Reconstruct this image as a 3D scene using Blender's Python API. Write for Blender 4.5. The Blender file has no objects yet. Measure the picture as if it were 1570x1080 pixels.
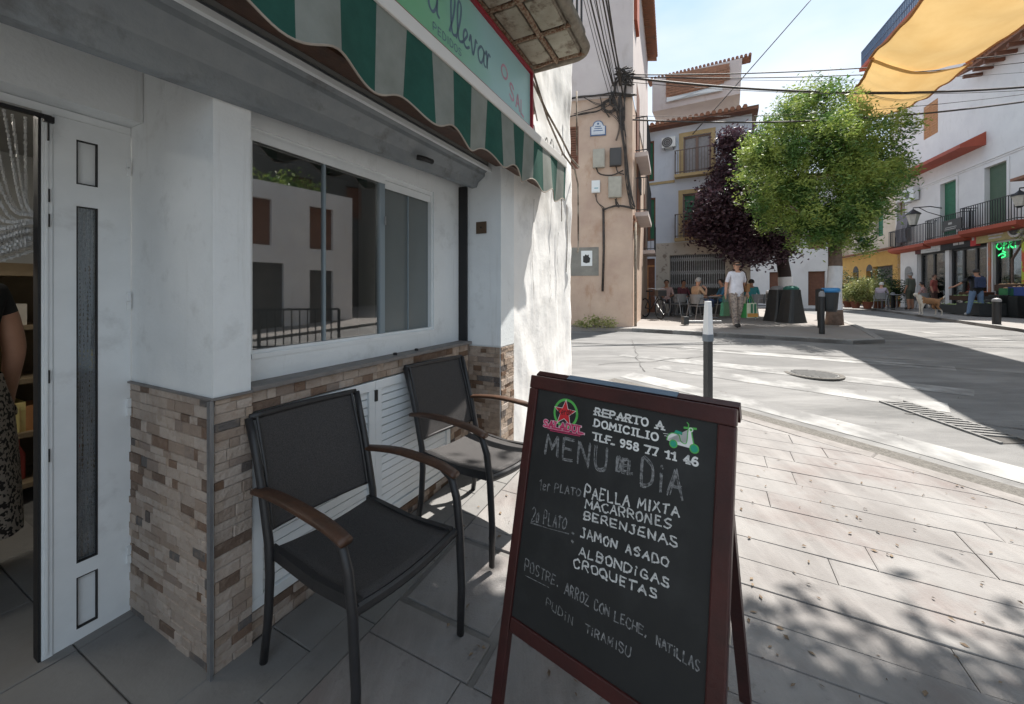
import bpy, bmesh, math, random
import numpy as np
from mathutils import Vector, Matrix
random.seed(7); RNG = np.random.RandomState(11)
sc = bpy.context.scene
R = math.radians
# ------------------------------------------------------------------ camera, world, sun, exposure
cam = bpy.data.objects.new('camera', bpy.data.cameras.new('camera')); sc.collection.objects.link(cam)
cam.location = (0, 0, 1.4); cam.rotation_euler = (R(90), 0, 0)
cam.data.sensor_width = 36; cam.data.lens = 36*601/1570
cam.data.shift_y = -93/1570; cam.data.clip_start = .05; cam.data.clip_end = 900
sc.camera = cam
SUN_AZ = (.76, .65); SUN_EL = 63
w = bpy.data.worlds.new('World'); sc.world = w; w.use_nodes = True
nt = w.node_tree; nt.nodes.clear()
out = nt.nodes.new('ShaderNodeOutputWorld'); bg = nt.nodes.new('ShaderNodeBackground')
sky = nt.nodes.new('ShaderNodeTexSky'); sky.sky_type = 'NISHITA'; sky.sun_disc = False
sky.sun_elevation = R(SUN_EL); sky.sun_rotation = math.atan2(SUN_AZ[0], SUN_AZ[1])
sky.air_density = 1.0; sky.dust_density = 1.0; sky.ozone_density = 2.5
tc = nt.nodes.new('ShaderNodeTexCoord'); mp = nt.nodes.new('ShaderNodeMapping'); mp.inputs['Scale'].default_value = (1, 1, 2.6)
ns = nt.nodes.new('ShaderNodeTexNoise'); ns.inputs['Scale'].default_value = 1.6; ns.inputs['Detail'].default_value = 6; ns.inputs['Roughness'].default_value = .5
cr = nt.nodes.new('ShaderNodeValToRGB'); cr.color_ramp.elements[0].position = .36; cr.color_ramp.elements[1].position = .66
cr.color_ramp.elements[0].color = (.98, 1.42, 1.88, 1); cr.color_ramp.elements[1].color = (1.9, 1.97, 2.0, 1)
mx = nt.nodes.new('ShaderNodeMixRGB'); mx.inputs[2].default_value = (2.0, 2.12, 2.22, 1)
L = nt.links
L.new(tc.outputs['Generated'], mp.inputs[0]); L.new(mp.outputs[0], ns.inputs['Vector']); L.new(ns.outputs[0], cr.inputs[0])
L.new(sky.outputs[0], mx.inputs[1]); L.new(cr.outputs[0], mx.inputs[2]); mx.inputs[0].default_value = .9; L.new(mx.outputs[0], bg.inputs[0]); L.new(bg.outputs[0], out.inputs[0])
bg.inputs[1].default_value = .145
sun = bpy.data.objects.new('sun', bpy.data.lights.new('sun', 'SUN')); sc.collection.objects.link(sun)
sun.data.energy = 2.95; sun.data.angle = R(.6); sun.data.color = (1, .955, .89)
ce = math.cos(R(SUN_EL)); sd = Vector((-SUN_AZ[0]*ce, -SUN_AZ[1]*ce, -math.sin(R(SUN_EL))))
sun.rotation_euler = sd.to_track_quat('-Z', 'Y').to_euler()
sc.view_settings.view_transform = 'Standard'; sc.view_settings.look = 'None'
sc.view_settings.exposure = 1.8; sc.view_settings.gamma = 1; sc.view_settings.use_curve_mapping = False
try: sc.cycles.max_bounces = 8; sc.cycles.transparent_max_bounces = 12
except Exception: pass
# ------------------------------------------------------------------ helpers
def g(Y): return .45*min(1, max(0, (Y-1.5)/8.3))
def at(px, py, Y): return Vector(((px-785)/601*Y, Y, 1.4-(py-447)/601*Y))
P0 = Vector((-1.09, 1.431)); UU = Vector((.4454, .8953)); NN = Vector((.8953, -.4454))
SHOP_ROT = math.atan2(.8953, .4454)
def st(s, t): return P0+UU*s+NN*t
class MB:
    def __init__(s): s.v = []; s.f = []; s.m = []
    def face(s, pts, m=0):
        n = len(s.v); s.v += [tuple(p) for p in pts]; s.f.append(tuple(range(n, n+len(pts)))); s.m.append(m)
    def box(s, x0, x1, y0, y1, z0, z1, m=0):
        if x0 > x1: x0, x1 = x1, x0
        if y0 > y1: y0, y1 = y1, y0
        if z0 > z1: z0, z1 = z1, z0
        n = len(s.v); s.v += [(x0,y0,z0),(x1,y0,z0),(x1,y1,z0),(x0,y1,z0),(x0,y0,z1),(x1,y0,z1),(x1,y1,z1),(x0,y1,z1)]
        for q in ((0,3,2,1),(4,5,6,7),(0,1,5,4),(1,2,6,5),(2,3,7,6),(3,0,4,7)): s.f.append(tuple(n+i for i in q)); s.m.append(m)
        return s
    def obox(s, c, size, rot=None, m=0):
        rot = rot or Matrix(); c = Vector(c); n = len(s.v); hx, hy, hz = size[0]/2, size[1]/2, size[2]/2
        for p in ((-hx,-hy,-hz),(hx,-hy,-hz),(hx,hy,-hz),(-hx,hy,-hz),(-hx,-hy,hz),(hx,-hy,hz),(hx,hy,hz),(-hx,hy,hz)):
            s.v.append(tuple(c+rot.to_3x3() @ Vector(p)))
        for q in ((0,3,2,1),(4,5,6,7),(0,1,5,4),(1,2,6,5),(2,3,7,6),(3,0,4,7)): s.f.append(tuple(n+i for i in q)); s.m.append(m)
        return s
    def bar(s, a, b, wx, wy, m=0, up=(0,0,1)):            # rectangular bar from a to b
        a = Vector(a); b = Vector(b); d = (b-a); l = d.length; d.normalize(); u = Vector(up)
        if abs(d.dot(u)) > .98: u = Vector((0,1,0))
        x = d.cross(u).normalized(); y = x.cross(d).normalized()
        n = len(s.v)
        for e in (a, b):
            for i, j in ((-1,-1),(1,-1),(1,1),(-1,1)): s.v.append(tuple(e+x*(i*wx/2)+y*(j*wy/2)))
        for q in ((0,1,2,3),(7,6,5,4),(0,4,5,1),(1,5,6,2),(2,6,7,3),(3,7,4,0)): s.f.append(tuple(n+i for i in q)); s.m.append(m)
        return s
    def tube(s, pts, r, k=6, m=0, cap=True, flat=1.0):
        pts = [Vector(p) for p in pts]; n0 = len(s.v); N = len(pts)
        rr = r if isinstance(r, (list, tuple)) else [r]*N
        px = None
        for i, p in enumerate(pts):
            d = (pts[min(i+1,N-1)]-pts[max(i-1,0)]).normalized()
            if px is None:
                u = Vector((0,0,1)) if abs(d.z) < .9 else Vector((0,1,0)); px = d.cross(u).normalized()
            px = (px-d*px.dot(d)).normalized(); py = d.cross(px)
            for j in range(k):
                a = 2*math.pi*j/k; s.v.append(tuple(p+px*(math.cos(a)*rr[i])+py*(math.sin(a)*rr[i]*flat)))
        for i in range(N-1):
            for j in range(k):
                a = n0+i*k+j; b = n0+i*k+(j+1)%k; s.f.append((a, b, b+k, a+k)); s.m.append(m)
        if cap:
            s.f.append(tuple(n0+j for j in range(k))[::-1]); s.m.append(m)
            s.f.append(tuple(n0+(N-1)*k+j for j in range(k))); s.m.append(m)
        return s
    def lathe(s, c, prof, k=12, m=0, sx=1, sy=1):
        c = Vector(c); n0 = len(s.v)
        for r, z in prof:
            for j in range(k):
                a = 2*math.pi*j/k; s.v.append((c.x+math.cos(a)*r*sx, c.y+math.sin(a)*r*sy, c.z+z))
        for i in range(len(prof)-1):
            for j in range(k):
                a = n0+i*k+j; b = n0+i*k+(j+1)%k; s.f.append((a, b, b+k, a+k)); s.m.append(m)
        s.f.append(tuple(n0+j for j in range(k))[::-1]); s.m.append(m)
        s.f.append(tuple(n0+(len(prof)-1)*k+j for j in range(k))); s.m.append(m)
        return s
    def prism(s, poly, h0, h1, m=0, ax='z'):                # extrude a 2D polygon
        def P(p, h): return (p[0], p[1], h) if ax == 'z' else ((h, p[0], p[1]) if ax == 'x' else (p[0], h, p[1]))
        n = len(poly); b = len(s.v)
        s.v += [P(p, h0) for p in poly]+[P(p, h1) for p in poly]
        s.f.append(tuple(range(b, b+n))[::-1]); s.m.append(m); s.f.append(tuple(range(b+n, b+2*n))); s.m.append(m)
        for i in range(n):
            j = (i+1) % n; s.f.append((b+i, b+j, b+n+j, b+n+i)); s.m.append(m)
        return s
    def wall(s, x0, x1, z0, z1, holes, depth=.15, y=0, m=0, mr=None):   # front face at y with rectangular openings and reveals
        xs = sorted({x0, x1, *[h[0] for h in holes], *[h[1] for h in holes]}); zs = sorted({z0, z1, *[h[2] for h in holes], *[h[3] for h in holes]})
        for i in range(len(xs)-1):
            for j in range(len(zs)-1):
                cx, cz = (xs[i]+xs[i+1])/2, (zs[j]+zs[j+1])/2
                if any(h[0] < cx < h[1] and h[2] < cz < h[3] for h in holes): continue
                s.face([(xs[i],y,zs[j]),(xs[i+1],y,zs[j]),(xs[i+1],y,zs[j+1]),(xs[i],y,zs[j+1])], m)
        mr = m if mr is None else mr
        for a, b, c, d in holes:
            Y = y+depth
            s.face([(a,y,c),(a,Y,c),(a,Y,d),(a,y,d)], mr); s.face([(b,y,c),(b,y,d),(b,Y,d),(b,Y,c)], mr)
            s.face([(a,y,d),(a,Y,d),(b,Y,d),(b,y,d)], mr); s.face([(a,y,c),(b,y,c),(b,Y,c),(a,Y,c)], mr)
        return s
    def build(s, name, mats, parent=None, smooth=False, loc=None, rz=None, bevel=0, fix=False):
        me = bpy.data.meshes.new(name); me.from_pydata(s.v, [], s.f)
        if not isinstance(mats, (list, tuple)): mats = [mats]
        for x in mats: me.materials.append(x)
        me.polygons.foreach_set('material_index', s.m)
        if smooth: me.polygons.foreach_set('use_smooth', [True]*len(s.f))
        if bevel or fix:
            bm = bmesh.new(); bm.from_mesh(me)
            if fix: bmesh.ops.remove_doubles(bm, verts=bm.verts, dist=1e-4)
            bmesh.ops.recalc_face_normals(bm, faces=bm.faces)
            if bevel: bmesh.ops.bevel(bm, geom=[e for e in bm.edges if len(e.link_faces) == 2 and e.calc_face_angle(0) > .5], offset=bevel, segments=2, profile=.6, affect='EDGES')
            bm.to_mesh(me); bm.free()
        me.update()
        o = bpy.data.objects.new(name, me); sc.collection.objects.link(o); o.parent = parent
        if loc is not None: o.location = loc
        if rz is not None: o.rotation_euler = (0, 0, rz)
        return o
def tag(o, label=None, cat=None, group=None, kind=None):
    if label: o['label'] = label
    if cat: o['category'] = cat
    if group: o['group'] = group
    if kind: o['kind'] = kind
    return o
def thing(name, label, cat, loc=(0,0,0), rz=0, group=None):
    o = bpy.data.objects.new(name, None); sc.collection.objects.link(o); o.location = loc; o.rotation_euler = (0,0,rz)
    o.empty_display_size = .1
    return tag(o, label, cat, group)
def kids(o): return [c for c in bpy.data.objects if c.parent == o]
def dup(o, loc=None, rz=None, label=None, parent=None, ch=None):
    c = o.copy(); sc.collection.objects.link(c)
    if parent: c.parent = parent
    for k in kids(o): dup(k, parent=c)
    if loc is not None: c.location = loc
    if rz is not None: c.rotation_euler = (0,0,rz)
    if label: c['label'] = label
    return c
# ------------------------------------------------------------------ materials
MATS = {}
def pm(name, c1, c2=None, scale=4, rough=.8, bump=0, bs=60, metal=0, detail=5, lo=.35, hi=.65, spec=.5, dirt=None, ds=1.3, dlo=.5, dhi=.75, world=False, trans=0, rnd=None):
    m = bpy.data.materials.new(name); m.use_nodes = True; n = m.node_tree.nodes; l = m.node_tree.links; b = n['Principled BSDF']
    b.inputs['Roughness'].default_value = rough; b.inputs['Metallic'].default_value = metal; b.inputs['Specular IOR Level'].default_value = spec
    if world: co = n.new('ShaderNodeNewGeometry').outputs['Position']
    else: co = n.new('ShaderNodeTexCoord').outputs['Object']
    def noise(sc_, d=5, r=.6):
        t = n.new('ShaderNodeTexNoise'); t.inputs['Scale'].default_value = sc_; t.inputs['Detail'].default_value = d; t.inputs['Roughness'].default_value = r
        l.new(co, t.inputs['Vector']); return t.outputs[0]
    def ramp(src, lo_, hi_):
        t = n.new('ShaderNodeMapRange'); t.inputs[1].default_value = lo_; t.inputs[2].default_value = hi_; l.new(src, t.inputs[0]); return t.outputs[0]
    def mix(f, a, c):
        t = n.new('ShaderNodeMixRGB')
        if hasattr(f, 'node'): l.new(f, t.inputs[0])
        else: t.inputs[0].default_value = f
        for i, q in ((1, a), (2, c)):
            if hasattr(q, 'node'): l.new(q, t.inputs[i])
            else: t.inputs[i].default_value = (*q, 1)
        return t.outputs[0]
    col = c1
    if rnd:
        oi = n.new('ShaderNodeObjectInfo'); cr_ = n.new('ShaderNodeValToRGB'); cr_.color_ramp.interpolation = 'CONSTANT'
        e = cr_.color_ramp.elements
        for i, (p, c) in enumerate(rnd):
            q = e[i] if i < 2 else e.new(p)
            q.position = p; q.color = (*c, 1)
        l.new(oi.outputs['Random'], cr_.inputs[0]); col = cr_.outputs[0]
    if c2: col = mix(ramp(noise(scale, detail), lo, hi), col, c2)
    if dirt: col = mix(ramp(noise(ds, 7, .65), dlo, dhi), col, dirt)
    if hasattr(col, 'node'): l.new(col, b.inputs['Base Color'])
    else: b.inputs['Base Color'].default_value = (*col, 1)
    if bump:
        bp = n.new('ShaderNodeBump'); bp.inputs['Strength'].default_value = bump; bp.inputs['Distance'].default_value = .01
        l.new(noise(bs, 4), bp.inputs['Height']); l.new(bp.outputs[0], b.inputs['Normal'])
    if trans:
        t = n.new('ShaderNodeBsdfTranslucent'); ms = n.new('ShaderNodeMixShader'); ms.inputs[0].default_value = trans
        if hasattr(col, 'node'): l.new(col, t.inputs[0])
        else: t.inputs[0].default_value = (*col, 1)
        l.new(b.outputs[0], ms.inputs[1]); l.new(t.outputs[0], ms.inputs[2]); l.new(ms.outputs[0], n['Material Output'].inputs[0])
    MATS[name] = m; return m
def glassm(name, tint=(.6,.65,.65), refl=.12, rough=.02):
    m = bpy.data.materials.new(name); m.use_nodes = True; n = m.node_tree.nodes; l = m.node_tree.links; n.remove(n['Principled BSDF'])
    t = n.new('ShaderNodeBsdfTransparent'); t.inputs[0].default_value = (*tint, 1); gl = n.new('ShaderNodeBsdfGlossy'); gl.inputs['Roughness'].default_value = rough
    lw = n.new('ShaderNodeLayerWeight'); lw.inputs[0].default_value = .35; mr = n.new('ShaderNodeMapRange'); mr.inputs[3].default_value = refl; mr.inputs[4].default_value = .9
    ms = n.new('ShaderNodeMixShader'); l.new(lw.outputs['Fresnel'], mr.inputs[0]); l.new(mr.outputs[0], ms.inputs[0]); l.new(t.outputs[0], ms.inputs[1]); l.new(gl.outputs[0], ms.inputs[2])
    l.new(ms.outputs[0], n['Material Output'].inputs[0]); return m
M = {}
M['white'] = pm('white_paint', (.76,.79,.80), (.70,.73,.74), 3, .75, .2, 60, dirt=(.52,.54,.54), ds=7, dlo=.56, dhi=.85)
M['oldwhite'] = pm('old_limewash', (.86,.85,.83), (.78,.77,.75), 2.2, .9, .3, 22, dirt=(.46,.45,.43), ds=1.7, dlo=.56, dhi=.8)
M['plasterB'] = pm('blue_white_plaster', (.62,.66,.73), (.56,.60,.68), 1.2, .85, .2, 30, dirt=(.40,.41,.43), ds=.8, dlo=.6, dhi=.85)
M['plasterD'] = pm('warm_white_plaster', (.78,.75,.73), (.70,.67,.66), .9, .85, .2, 30, dirt=(.5,.46,.42), ds=.7, dlo=.6, dhi=.9)
M['plasterA'] = pm('salmon_plaster', (.58,.44,.34), (.46,.33,.26), 1.3, .9, .5, 20, dirt=(.34,.18,.10), ds=.8, dlo=.54, dhi=.80)
M['plasterA2'] = pm('pale_pink_plaster', (.60,.53,.50), (.54,.47,.45), 1.0, .9, .3, 20, dirt=(.42,.34,.30), ds=.9, dlo=.58, dhi=.8)
M['yellow'] = pm('ochre_paint', (.60,.36,.10), (.52,.30,.09), 1.5, .85, .2, 30)
M['ochre'] = pm('ochre_trim', (.50,.38,.20), (.43,.32,.17), 3, .8)
M['cream'] = pm('cream_plaster', (.70,.60,.48), (.62,.52,.42), 1.2, .85, .2, 30)
M['redpaint'] = pm('red_brown_paint', (.42,.085,.045), (.34,.07,.04), 2, .7)
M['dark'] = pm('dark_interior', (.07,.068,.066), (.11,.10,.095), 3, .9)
M['room'] = pm('grey_room_paint', (.34,.345,.33), (.28,.285,.28), 2, .9)
M['beam'] = pm('grey_metal_paint', (.19,.215,.235), (.24,.265,.28), 7, .55, .25, 50, dirt=(.10,.10,.10), ds=5, dlo=.52, dhi=.7)
M['alu'] = pm('white_aluminium', (.76,.79,.80), (.71,.74,.75), 8, .35, 0, dirt=(.45,.46,.46), ds=5, dlo=.6, dhi=.9)
M['gasket'] = pm('black_rubber', (.012,.012,.013), rough=.6)
M['steel'] = pm('galvanised_steel', (.35,.36,.37), (.28,.28,.29), 10, .4, metal=.7)
M['sill'] = pm('grey_sill_stone', (.15,.14,.135), (.20,.185,.175), 20, .6, .2, 90)
tilecols = [(0,(.38,.315,.265)),(.18,(.43,.365,.315)),(.38,(.35,.29,.245)),(.56,(.40,.335,.285)),(.70,(.29,.225,.18)),(.80,(.18,.115,.08)),(.87,(.14,.095,.07)),(.93,(.115,.105,.10)),(.96,(.24,.19,.16))]
M['tile'] = pm('stone_mosaic', (.4,.3,.25), (.27,.20,.15), 28, .75, .9, 45, world=True, rnd=tilecols, lo=.5, hi=.85)
M['grout'] = pm('beige_grout', (.20,.16,.13), (.15,.12,.10), 30, .95, world=True)
M['wood'] = pm('brown_teak', (.085,.040,.022), (.05,.025,.015), 20, .45, .15, 80)
M['frame'] = pm('charcoal_powdercoat', (.022,.021,.022), (.028,.027,.028), 30, .42)
M['mahog'] = pm('red_mahogany', (.060,.012,.010), (.035,.008,.007), 9, .38, .1, 60)
M['slate'] = pm('black_slate', (.011,.012,.012), (.016,.017,.017), 5, .55, dirt=(.045,.046,.046), ds=3.2, dlo=.5, dhi=.85)
M['chalk'] = pm('white_chalk', (.66,.66,.64), (.25,.25,.25), 160, .95, world=True, lo=.45, hi=.75)
M['chalkdim'] = pm('faded_chalk', (.22,.22,.215), (.06,.06,.06), 150, .95, world=True, lo=.4, hi=.7)
M['chalkmid'] = pm('smudged_chalk', (.30,.30,.30), (.07,.07,.07), 120, .95, world=True, lo=.38, hi=.66)
M['printw'] = pm('printed_white', (.80,.80,.78), rough=.5)
M['printg'] = pm('printed_green', (.10,.46,.09), rough=.5)
M['printr'] = pm('printed_red', (.62,.02,.03), rough=.5)
M['printp'] = pm('printed_pink', (.66,.05,.16), rough=.5)
M['printt'] = pm('printed_teal', (.02,.34,.22), rough=.5)
M['black'] = pm('black_paint', (.013,.013,.014), rough=.5)
M['blackpl'] = pm('dark_plastic', (.03,.033,.034), (.022,.024,.025), 6, .45)
M['conc'] = pm('old_concrete', (.27,.235,.19), (.16,.135,.105), 14, .95, .6, 30)
M['rust'] = pm('rusty_ribs', (.15,.065,.035), (.32,.25,.18), 55, .95, .8, 60, lo=.4, hi=.6)
M['soffit'] = pm('cream_soffit', (.40,.37,.30), (.30,.27,.21), 5, .85, .5, 30, dirt=(.13,.09,.06), ds=7, dlo=.52, dhi=.64)
M['cable'] = pm('black_cable', (.022,.02,.02), (.07,.055,.045), 12, .7)
M['terra'] = pm('terracotta_tile', (.33,.15,.09), (.24,.12,.08), 6, .85, .3, 30, dirt=(.16,.12,.10), ds=3)
M['brick'] = pm('rough_brick', (.36,.18,.11), (.26,.14,.09), 9, .9, .5, 30)
M['brownwood'] = pm('brown_shutter', (.20,.085,.05), (.15,.065,.04), 8, .7)
M['orangewood'] = pm('varnished_wood', (.50,.24,.09), (.40,.18,.07), 8, .6)
M['greenb'] = pm('green_blind', (.03,.17,.09), (.025,.13,.07), 6, .6)
M['oliveb'] = pm('olive_blind', (.09,.14,.09), (.07,.12,.075), 3, .6)
M['iron'] = pm('wrought_iron', (.018,.018,.02), rough=.5)
M['stonecl'] = pm('crazy_stone', (.56,.50,.43), (.30,.24,.20), 3.6, .9, .6, 12, lo=.56, hi=.64)
M['asph'] = pm('sun_bleached_asphalt', (.150,.147,.144), (.118,.116,.113), 1.3, .92, .5, 90, world=True, dirt=(.195,.19,.184), ds=.55, dlo=.45, dhi=.72)
M['paint'] = pm('worn_road_paint', (.33,.325,.315), (.16,.157,.153), 2.2, .85, .3, 90, world=True, lo=.36, hi=.60)
M['pavebase'] = pm('mortar_bed', (.19,.18,.17), (.14,.133,.125), 12, .95, world=True)
M['slab'] = pm('concrete_slab', (.215,.205,.197), (.175,.163,.156), 2.4, .9, .35, 120, world=True, rnd=[(0,(.235,.225,.217)),(.3,(.245,.235,.227)),(.55,(.222,.211,.203)),(.8,(.24,.23,.222))], dirt=(.17,.135,.125), ds=1.9, dlo=.52, dhi=.75)
M['ftile'] = pm('grey_porcelain', (.19,.187,.18), (.155,.15,.145), 3, .55, .15, 70, world=True, dirt=(.15,.14,.13), ds=2.3, dlo=.55, dhi=.8)
M['kerbn'] = pm('worn_kerb', (.24,.222,.21), (.185,.17,.16), 9, .9, .4, 60, world=True)
M['kerb'] = pm('granite_kerb', (.27,.262,.25), (.20,.193,.185), 14, .85, .3, 60, world=True)
M['plaza'] = pm('plaza_paving', (.26,.24,.225), (.215,.197,.183), 1.2, .9, .3, 60, world=True, dirt=(.24,.21,.19), ds=.6, dlo=.5, dhi=.8)
M['gutter'] = pm('gravelly_gutter', (.15,.14,.125), (.10,.092,.083), 45, .95, .8, 90, world=True, lo=.4, hi=.6)
M['bark'] = pm('bark', (.20,.14,.11), (.13,.09,.07), 14, .95, .9, 30)
M['barkd'] = pm('dark_bark', (.045,.03,.028), (.03,.02,.02), 14, .95, .7, 30)
M['limew'] = pm('trunk_limewash', (.72,.72,.74), (.62,.62,.64), 6, .9, .4, 30)
M['leafg'] = pm('green_leaf', (.31,.39,.09), (.085,.175,.04), 1.5, .5, trans=.34, world=True, lo=.45, hi=.56)
M['leafp'] = pm('purple_leaf', (.048,.022,.032), (.105,.060,.080), 1.6, .45, trans=.25, world=True)
M['leafd'] = pm('dark_green_leaf', (.05,.09,.03), (.035,.07,.025), 1.5, .5, trans=.3, world=True)
M['leafv'] = pm('variegated_leaf', (.34,.34,.13), (.20,.24,.07), 2.5, .5, trans=.35, world=True)
M['dry'] = pm('dry_leaf', (.12,.08,.055), (.20,.15,.10), 60, .9, world=True)
M['sail'] = pm('orange_shade_cloth', (.60,.41,.18), (.54,.35,.14), 1.2, .8, trans=.38)
M['blind'] = pm('grey_blind', (.16,.18,.18), (.14,.16,.16), 1.5, .18)
M['glassR'] = glassm('window_glass', (.66,.68,.68), .25, .02)
M['glassD'] = glassm('pebbled_glass', (.85,.90,.95), .07, .12)
M['glassB'] = glassm('pane_glass', (.66,.68,.70), .10, .05)
M['pot'] = pm('clay_pot', (.26,.09,.05), rough=.85)
M['grey'] = pm('grey_plastic', (.22,.22,.225), rough=.5)
M['boxb'] = pm('beige_meter_box', (.42,.40,.34), (.36,.34,.29), 8, .7)
M['lightbox'] = pm('white_plastic', (.72,.74,.74), rough=.4)
M['blue'] = pm('blue_bag_plastic', (.04,.22,.48), rough=.35)
M['skin'] = pm('skin', (.50,.27,.18), (.44,.23,.15), 10, .55)
M['skin2'] = pm('tanned_skin', (.36,.18,.11), (.30,.15,.09), 10, .55)
def streaks(m, tone, sx, sy, rot, lo, hi, fac=1.0):
    n = m.node_tree.nodes; l = m.node_tree.links; b = n['Principled BSDF']; src = b.inputs['Base Color'].links[0].from_socket
    ge = n.new('ShaderNodeNewGeometry'); mp_ = n.new('ShaderNodeMapping'); mp_.inputs['Rotation'].default_value = (0,0,rot); mp_.inputs['Scale'].default_value = (sx, sy, 1)
    t = n.new('ShaderNodeTexNoise'); t.inputs['Scale'].default_value = 1; t.inputs['Detail'].default_value = 7; t.inputs['Roughness'].default_value = .7
    r = n.new('ShaderNodeMapRange'); r.inputs[1].default_value = lo; r.inputs[2].default_value = hi; r.inputs[4].default_value = fac; x = n.new('ShaderNodeMixRGB'); x.inputs[2].default_value = (*tone, 1)
    l.new(ge.outputs['Position'], mp_.inputs[0]); l.new(mp_.outputs[0], t.inputs['Vector']); l.new(t.outputs[0], r.inputs[0]); l.new(r.outputs[0], x.inputs[0]); l.new(src, x.inputs[1]); l.new(x.outputs[0], b.inputs['Base Color'])
streaks(M['slab'], (.33,.31,.295), 5.5, 1.1, R(-64), .46, .72, .5); streaks(M['slab'], (.12,.105,.10), 9, 9, 0, .60, .72, .55)
streaks(M['asph'], (.235,.23,.223), .45, 2.6, R(-30), .46, .66, .8); streaks(M['asph'], (.085,.083,.082), .8, 3.0, R(-20), .58, .72, .6)
streaks(M['white'], (.50,.51,.49), 16, 16, 0, .58, .78, .55); streaks(M['plasterA'], (.36,.19,.10), 2.6, 2.6, 0, .56, .72, .7); streaks(M['plasterA2'], (.38,.31,.27), 3, 3, 0, .56, .76, .6); streaks(M['plasterD'], (.52,.48,.44), 2.5, 2.5, 0, .56, .78, .5); streaks(M['plasterB'], (.42,.45,.5), 2.5, 2.5, 0, .56, .78, .5)
streaks(M['ftile'], (.10,.095,.09), 7, 7, 0, .58, .75, .6)
def flat(name, c, r=.8): return pm(name, c, tuple(x*.82 for x in c), 9, r)
# ------------------------------------------------------------------ ground, road, pavements
def sheet(name, polyfn, mat, dz, kind='structure', sub=None): ...
def ground_poly(name, pts, mat, dz, thick=0, kind='structure'):
    """polygon draped on the sloping ground: cut where the slope breaks"""
    bm = bmesh.new(); vs = [bm.verts.new((x, y, 0)) for x, y in pts]; bm.faces.new(vs)
    for yc in (1.5, 9.8):
        bmesh.ops.bisect_plane(bm, geom=bm.verts[:]+bm.edges[:]+bm.faces[:], plane_co=(0,yc,0), plane_no=(0,1,0))
    bmesh.ops.triangulate(bm, faces=bm.faces[:])
    for v in bm.verts: v.co.z = g(v.co.y)+dz
    bmesh.ops.recalc_face_normals(bm, faces=bm.faces[:])
    if bm.faces[:] and bm.faces[:][0].normal.z < 0: bmesh.ops.reverse_faces(bm, faces=bm.faces[:])
    if thick:
        top = bm.faces[:]; r = bmesh.ops.extrude_face_region(bm, geom=top)
        for v in [e for e in r['geom'] if isinstance(e, bmesh.types.BMVert)]: v.co.z -= thick
        bmesh.ops.recalc_face_normals(bm, faces=bm.faces[:])
    me = bpy.data.meshes.new(name); bm.to_mesh(me); bm.free(); me.materials.append(mat)
    o = bpy.data.objects.new(name, me); sc.collection.objects.link(o)
    if kind: o['kind'] = kind
    return o
ROAD = -.05
road = ground_poly('road', [(-250,-150),(300,-150),(300,350),(-250,350)], M['asph'], ROAD)
KERB = [(.75,4.55),(1.22,5.35),(2.30,4.08),(2.95,3.17),(3.42,2.40),(3.72,1.55),(3.88,0),(3.9,-6)]
pave = ground_poly('pavement', KERB+[(-6,-6),tuple(st(-5,-.7)),tuple(st(3.2,-.3))], M['pavebase'], -.012, .3)
def clip_poly(poly, edges):
    for (ax, ay), (bx, by) in edges:
        out_ = []
        def side(p): return (bx-ax)*(p[1]-ay)-(by-ay)*(p[0]-ax)
        for i in range(len(poly)):
            p, q = poly[i], poly[(i+1) % len(poly)]; sp, sq = side(p), side(q)
            if sp <= 0: out_.append(p)
            if (sp < 0 < sq) or (sq < 0 < sp):
                f = sp/(sp-sq); out_.append((p[0]+(q[0]-p[0])*f, p[1]+(q[1]-p[1])*f))
        poly = out_
        if len(poly) < 3: return []
    return poly
KIN = [((a[0]-.0, a[1]), (b[0]-.0, b[1])) for a, b in zip(KERB[1:], KERB[2:])]
def inset(e, d):
    (ax, ay), (bx, by) = e; v = Vector((bx-ax, by-ay)).normalized(); n = Vector((v.y, -v.x))*d
    return ((ax+n.x, ay+n.y), (bx+n.x, by+n.y))
KIN = [inset(e, .13) for e in KIN]
def slab(poly, mat, name, par, top=0.0, th=.03, ch=.003):
    cx = sum(p[0] for p in poly)/len(poly); cy = sum(p[1] for p in poly)/len(poly)
    mb = MB(); n = len(poly)
    tilt = random.uniform(-.004,.004), random.uniform(-.004,.004)
    def z(p, o): return g(p[1])+top+o+(p[0]-cx)*tilt[0]+(p[1]-cy)*tilt[1]-g(cy)
    ins = [(p[0]+(cx-p[0])*.018, p[1]+(cy-p[1])*.018) for p in poly]
    vs = [(p[0]-cx,p[1]-cy,z(p,0)) for p in ins]+[(p[0]-cx,p[1]-cy,z(p,-ch)) for p in poly]+[(p[0]-cx,p[1]-cy,z(p,-th)) for p in poly]
    mb.v = vs; mb.f = [tuple(range(n))]; mb.m = [0]
    for a in (0, n):
        for i in range(n): j = (i+1)%n; mb.f.append((a+i, a+j+0 if False else a+j, a+n+j, a+n+i)[::-1]); mb.m.append(0)
    o = mb.build(name, mat, par, loc=(cx,cy,g(cy)), fix=True)
    return o
gap = .0018
COVER = (.57, 1.03, .36, .84)
nsl = 0
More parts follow.
